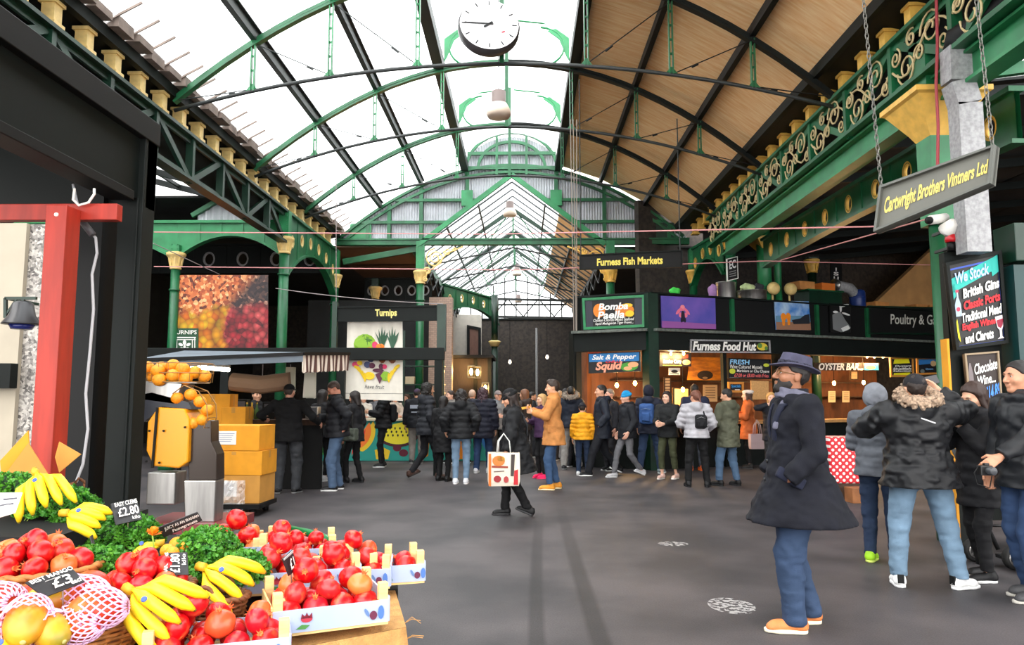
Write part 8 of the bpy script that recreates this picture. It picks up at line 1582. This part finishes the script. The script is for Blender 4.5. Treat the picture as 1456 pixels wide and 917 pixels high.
# -- left half of the crowd
lw = man('woman in black puffer jacket and pale blue jeans, back turned, white sneakers', 655, 688, 178, 1.68, hair=('curly', (30, 24, 22)), top=dict(rgb=(22, 23, 26), hem=.84, puff=.012, loose=.045, hood=1, fold=.012, name='puffer_jacket'), legs=dict(mat=denim((130, 168, 204)), r=.92, end=.1), shoe=((226, 228, 234), (240, 240, 240)), feet=((-.1, 0, 0), (.1, .0, 0)), hands=((-.26, .05, 1.0), (.3, .0, .98)), res=.0135, curl=.8)
man('woman in long black coat standing left of the pale jeans, back turned', 630, 684, 150, 1.56, hair=('bob', (26, 22, 22)), top=dict(rgb=(19, 19, 22), hem=.6, loose=.04, flare=.03, name='coat'), legs=dict(rgb=(18, 18, 20), r=.9), shoe=((20, 20, 22), (40, 40, 42)), res=.0145)
man('tall man in black padded jacket and brown boots striding right', 613, 680, 118, 1.84, skin=(190, 140, 110), hair=('curly', (24, 20, 18)), top=dict(rgb=(34, 36, 42), hem=.82, puff=.014, loose=.036, hood=1), legs=dict(rgb=(22, 22, 26), r=.95), shoe=((70, 48, 40), (50, 40, 36)), feet=((-.1, -.12, 0), (.1, .34, 0)), lift=(0, .05), hands=(None, (.24, -.18, 1.0)), res=.0145)
man('woman with curly plum-brown hair in long navy puffer coat, blue jeans', 687, 672, 170, 1.74, hair=('curly', (58, 36, 44)), top=dict(rgb=(22, 24, 38), hem=.72, puff=.014, loose=.05, name='puffer_coat'), legs=dict(mat=denim((44, 74, 124))), shoe=((200, 200, 204), (230, 230, 230)), feet=((-.12, 0, -10), (.12, .12, 0)), res=.015)
cp = man('man in plum cap and black jacket with a white panel, grey trousers', 592, 655, 178, 1.74, hair=('short', (40, 34, 32)), hat=('cap', (66, 50, 74)), look=(0, 8), top=dict(rgb=(22, 24, 30), hem=.84, loose=.04), legs=dict(rgb=(140, 134, 128), r=1.2), shoe=((60, 60, 64), (170, 170, 170)), res=.0155, wide=1.1)
mb = MB(); 
for (z0, z1, w0) in ((1.3, 1.38, .13), (1.2, 1.23, .1)): q_ = cp['cl']((0, .19, (z0 + z1) / 2)); mb.box(q_ * cp['s'], (w0 * 2, .02, z1 - z0))
mb.build('back_print', flat((150, 156, 170)), cp['root'], world=False)
ph = man('young man in black puffer jacket looking down at his phone', 544, 664, -72, 1.78, skin=(222, 176, 146), hair=('crop', (18, 16, 18)), look=(0, 30), top=dict(rgb=(24, 25, 29), hem=.84, puff=.014, loose=.036, name='puffer_jacket'), legs=dict(rgb=(18, 18, 21), r=.85, end=.1), shoe=((20, 20, 22), (230, 230, 230)), feet=((-.1, .02, 0), (.1, -.04, 0)), hands=((-.04, -.3, 1.2), (.06, -.32, 1.2)), res=.0145, curl=.7)
heldbox('mobile_phone', 'phone in the hands of the young man by the mural counter', 'phone', ph, 1, (.07, .012, .14), mat('phone_black', (20, 20, 24), .2), (-.05, -.02, .05), (.6, 0, 0))
backpack('black backpack on the young man looking at his phone', ph, (22, 22, 26), .4, .28, .14, 1.18)
lj = man('man in black quilted jacket and stonewashed jeans, head bowed, hand behind him', 477, 697, -74, 1.82, skin=(206, 140, 116), hair=('buzz', (70, 54, 46)), look=(0, 30), lean=.08, top=dict(rgb=(26, 27, 32), hem=.86, puff=.012, loose=.038, collar=.04, name='quilted_jacket'), legs=dict(mat=denim((88, 118, 160)), r=1.15, end=.05), shoe=((24, 24, 26), (220, 220, 220)), feet=((-.1, .06, 0), (.11, -.05, -10)), hands=((-.1, -.3, 1.2), (.2, .1, .98)), res=.0125, curl=.9, wide=1.05)
bm = man('man in black jumper and dark cap, back turned, arms spread, holding a banknote', 408, 701, 176, 1.76, skin=(206, 150, 126), hair=('buzz', (60, 50, 44)), hat=('cap', (18, 18, 20)), top=dict(rgb=(15, 15, 17), hem=.84, loose=.022, collar=.03, rough=.9), legs=dict(rgb=(54, 56, 60), r=1.25), shoe=((20, 20, 22), (120, 120, 120)), feet=((-.14, .0, -12), (.13, .06, 12)), hands=((-.46, -.16, 1.13), (.5, -.2, 1.2)), res=.0125, wide=1.25)
heldbox('banknote', 'yellowish paper note held by the man in the black jumper', 'note', bm, 1, (.06, .005, .1), flat((226, 200, 110)), (.04, -.03, .03), (.2, .3, .2))
man('woman in black top and leggings with pale trainers behind the quilted jacket man', 456, 684, 150, 1.68, hair=('long', (30, 24, 22)), top=dict(rgb=(22, 22, 25), hem=.84), legs=dict(rgb=(16, 16, 18), r=.8, end=.12), shoe=((196, 198, 200), (226, 226, 226)), res=.0155)
go = man('woman in black coat with an olive shoulder bag and black boots', 502, 686, -110, 1.66, hair=('bob', (34, 26, 24)), look=(0, 10), top=dict(rgb=(30, 30, 33), hem=.8, loose=.03), legs=dict(rgb=(18, 18, 20), r=.85), shoe=((18, 18, 20), (40, 40, 42)), feet=((-.1, .1, 0), (.1, -.1, 0)), res=.0155)
def sack(Q): q = Q - V3(.27, .04, .93); e = np.abs(q) - V3(.05, .16, .09); return np.linalg.norm(np.maximum(e, 0), axis=1) + np.minimum(e.max(1), 0) - .03 + noise(Q, 20) * .02
o = sdfthing('shoulder_bag', 'olive grey shoulder bag of the woman in black boots', 'bag', go, sack, V3(.1, -.2, .75), V3(.42, .3, 1.1), .014, clothmat((86, 92, 82), .6)); mb = MB(); mb.tube([Vector(V3(*q) * go['s']) for q in ((.29, -.08, 1.0), (.24, -.06, 1.3), (.17, .02, 1.5), (.22, .1, 1.3), (.29, .14, 1.0))], .01, 6); mb.build('strap', clothmat((50, 50, 48)), o, True, world=False)
# staff behind the mural counter and heads further back
for u, Y, hd, hh, skin, hr_, tp, lab in ((515, 19.5, 20, 1.62, (224, 170, 146), ('bob', (60, 40, 34)), (206, 200, 190), 'server in pale top behind the mural counter, left'), (533, 20.1, -30, 1.66, (220, 168, 140), ('bun', (44, 32, 28)), (120, 120, 124), 'server with tied-up hair behind the mural counter'), (560, 19.5, 30, 1.64, (222, 160, 130), ('bob', (90, 50, 34)), (190, 176, 164), 'red-haired server behind the melon mural'), (577, 20.1, -20, 1.62, (224, 170, 146), ('bob', (80, 60, 46)), (206, 196, 186), 'second server behind the melon mural, right')):
    p = P(u, 650, Y); person(lab, p.x, Y, hd, hh, skin=skin, hair=hr_, top=dict(rgb=tp, hem=.86), res=.02, hands=((-.08, -.3, 1.14), (.08, -.3, 1.12)))
for u, v, hd, hh, skin, hr_, tp, ht, lab in ((640, 652, -60, 1.7, (226, 174, 150), ('short', (50, 38, 32)), (120, 116, 112), None, 'fair-faced person in grey between the padded jacket and pale jeans'), (671, 648, 170, 1.72, (214, 156, 128), ('buzz', (190, 160, 140)), (44, 44, 48), None, 'balding man far back beside the lanterns'), (708, 655, 20, 1.7, (216, 160, 134), ('short', (120, 110, 100)), (120, 124, 130), ('cap', (120, 110, 110)), 'man in grey cap behind the beanie woman'), (746, 662, -120, 1.72, (220, 166, 136), ('long', (110, 70, 46)), (60, 50, 46), ('cap', (150, 128, 110)), 'long-haired woman in tan flat cap behind the beanie woman'), (757, 650, 100, 1.68, (210, 156, 126), ('short', (30, 26, 24)), (34, 36, 42), None, 'dark-haired person at the back between beanie and camel coat'), (797, 655, 160, 1.7, (216, 170, 140), ('short', (150, 120, 90)), (40, 42, 50), None, 'fair-haired person at the back, right of the camel coat'), (806, 646, 120, 1.74, (200, 150, 120), ('short', (24, 20, 20)), (24, 26, 30), None, 'dark-haired man in black near the stall corner post')):
    p = clear(G(u, v)); person(lab, p.x, p.y, hd, hh, skin=skin, hair=hr_, top=dict(rgb=tp, hem=.82, hood=1), hat=ht, res=.02, hands=((-.1, -.28, 1.15), None))
p = P(62, 700, 5.6); person('stallholder in pale top behind the red timber post, leaning forward', p.x, 5.6, 70, 1.66, lean=.5, top=dict(rgb=(214, 206, 196), hem=.86), legs=dict(rgb=(26, 26, 30)), hair=('short', (170, 130, 90)), res=.015, hands=((-.2, -.3, 1.0), (.2, -.3, 1.0)))
p = P(362, 650, 14.1); person('server in black behind the trestle counter under the canopy', p.x, 14.1, 40, 1.7, top=dict(rgb=(20, 20, 24), hem=.84), hair=('short', (30, 26, 24)), res=.018, hands=((-.1, -.34, 1.2), (.16, -.36, 1.2)))
# -- trolley, polka dot cloth and crates on the right
c = G(1392, 778); t = thing('hand_truck', 'black hand truck with spoked wheels beside the long-haired woman', 'hand truck', c); TB = mat('truck_black', (22, 22, 24), .45)
a = P(1345, 640, 7.0); mb = MB(); 
for dx in (0, .34): mb.tube([(c.x - .32 + dx, 7.15, .14), (c.x - .42 + dx, 7.3, .6), (c.x - .55 + dx, 7.45, 1.15)], .02, 8)
for z, f in ((.35, .22), (.6, .44), (.9, .73)): mb.tube([(c.x - .32 - .23 * f, 7.15 + .3 * f, z), (c.x + .02 - .23 * f, 7.15 + .3 * f, z)], .014, 6)
mb.build('frame', TB, t, True); mb = MB(); mb.box((c.x - .1, 6.9, .09), (.5, .5, .03)); mb.build('toe_plate', TB, t)
for (dx, dy, r_) in ((.02, -.25, .11), (-.3, -.05, .11), (-.45, .3, .11)):
    w = MB(); w.lathe([(.05, -.03), (r_ * .8, -.035), (r_, -.02), (r_, .02), (r_ * .8, .035), (.05, .03)], (c.x + dx, 7.0 + dy, r_), 22, rot=Matrix.Rotation(PI / 2, 3, 'X')); o = w.build('wheel', mat('tyre_rubber', (20, 20, 20), .7), t, True)
    w = MB()
    for k in range(5): a_ = 2 * PI * k / 5; w.bar((c.x + dx, 7.0 + dy - .035, r_), (c.x + dx + .065 * math.cos(a_), 7.0 + dy - .037, r_ + .065 * math.sin(a_)), .014, .008, (0, 1, 0))
    w.tube([(c.x + dx + .068 * math.cos(2 * PI * k / 18), 7.0 + dy - .036, r_ + .068 * math.sin(2 * PI * k / 18)) for k in range(18)], .007, 5, True); w.build('hub_spokes', STEEL, o)
c = G(1362, 745); t = thing('pallet_truck_handle', 'yellow steel upright behind the parka man', 'trolley handle', c); mb = MB(); mb.tube([(c.x, c.y, 0), (c.x - .02, c.y, .9)], .03, 8); mb.bb((c.x - .1, c.y - .05, 0), (c.x + .12, c.y + .1, .08)); mb.build('upright', mat('safety_yellow', (226, 186, 30), .4), t, True)
c = G(1375, 742); carton('cardboard_box', 'white and tan printed carton behind the hand truck', 'box', (c.x + .05, c.y + .1, 0), (.4, .3, .42), R(-10), CARD, True, None, None, True)
c = G(1212, 712); t = thing('cloth_stall_table', 'small table draped in red polka dot cloth behind the overcoat man', 'table', c); m = bpy.data.materials.new('polka_dot'); m.use_nodes = True; n = m.node_tree.nodes; l = m.node_tree.links; tc = n.new('ShaderNodeTexCoord'); mp = n.new('ShaderNodeMapping'); mp.inputs['Rotation'].default_value = (R(90), 0, R(45)); l.new(tc.outputs['Object'], mp.inputs['Vector']); vo = n.new('ShaderNodeTexVoronoi'); vo.voronoi_dimensions = '2D'; vo.inputs['Scale'].default_value = 14; vo.inputs['Randomness'].default_value = 0; l.new(mp.outputs['Vector'], vo.inputs['Vector']); cr = n.new('ShaderNodeValToRGB'); cr.color_ramp.interpolation = 'CONSTANT'; set_ramp(cr, ((0, (240, 236, 232)), (.3, (206, 24, 40)))); l.new(vo.outputs['Distance'], cr.inputs['Fac']); l.new(cr.outputs['Color'], n['Principled BSDF'].inputs['Base Color'])
mb = MB(); mb.bb((c.x - .3, c.y + .02, .25), (c.x + .3, c.y + .5, .95)); mb.build('polka_cloth', m, t, bevel=.03)
mb = MB(); mb.bb((c.x - .25, c.y + .05, 0), (c.x + .25, c.y + .45, .25)); mb.build('base', DWOOD, t)
carton('storage_box', 'brown wooden crate on the ground below the polka dot cloth', 'crate', (c.x + .02, c.y - .16, 0), (.3, .24, .22), R(4), mat('crate_brown', (150, 96, 56), .7, var=.2), False)
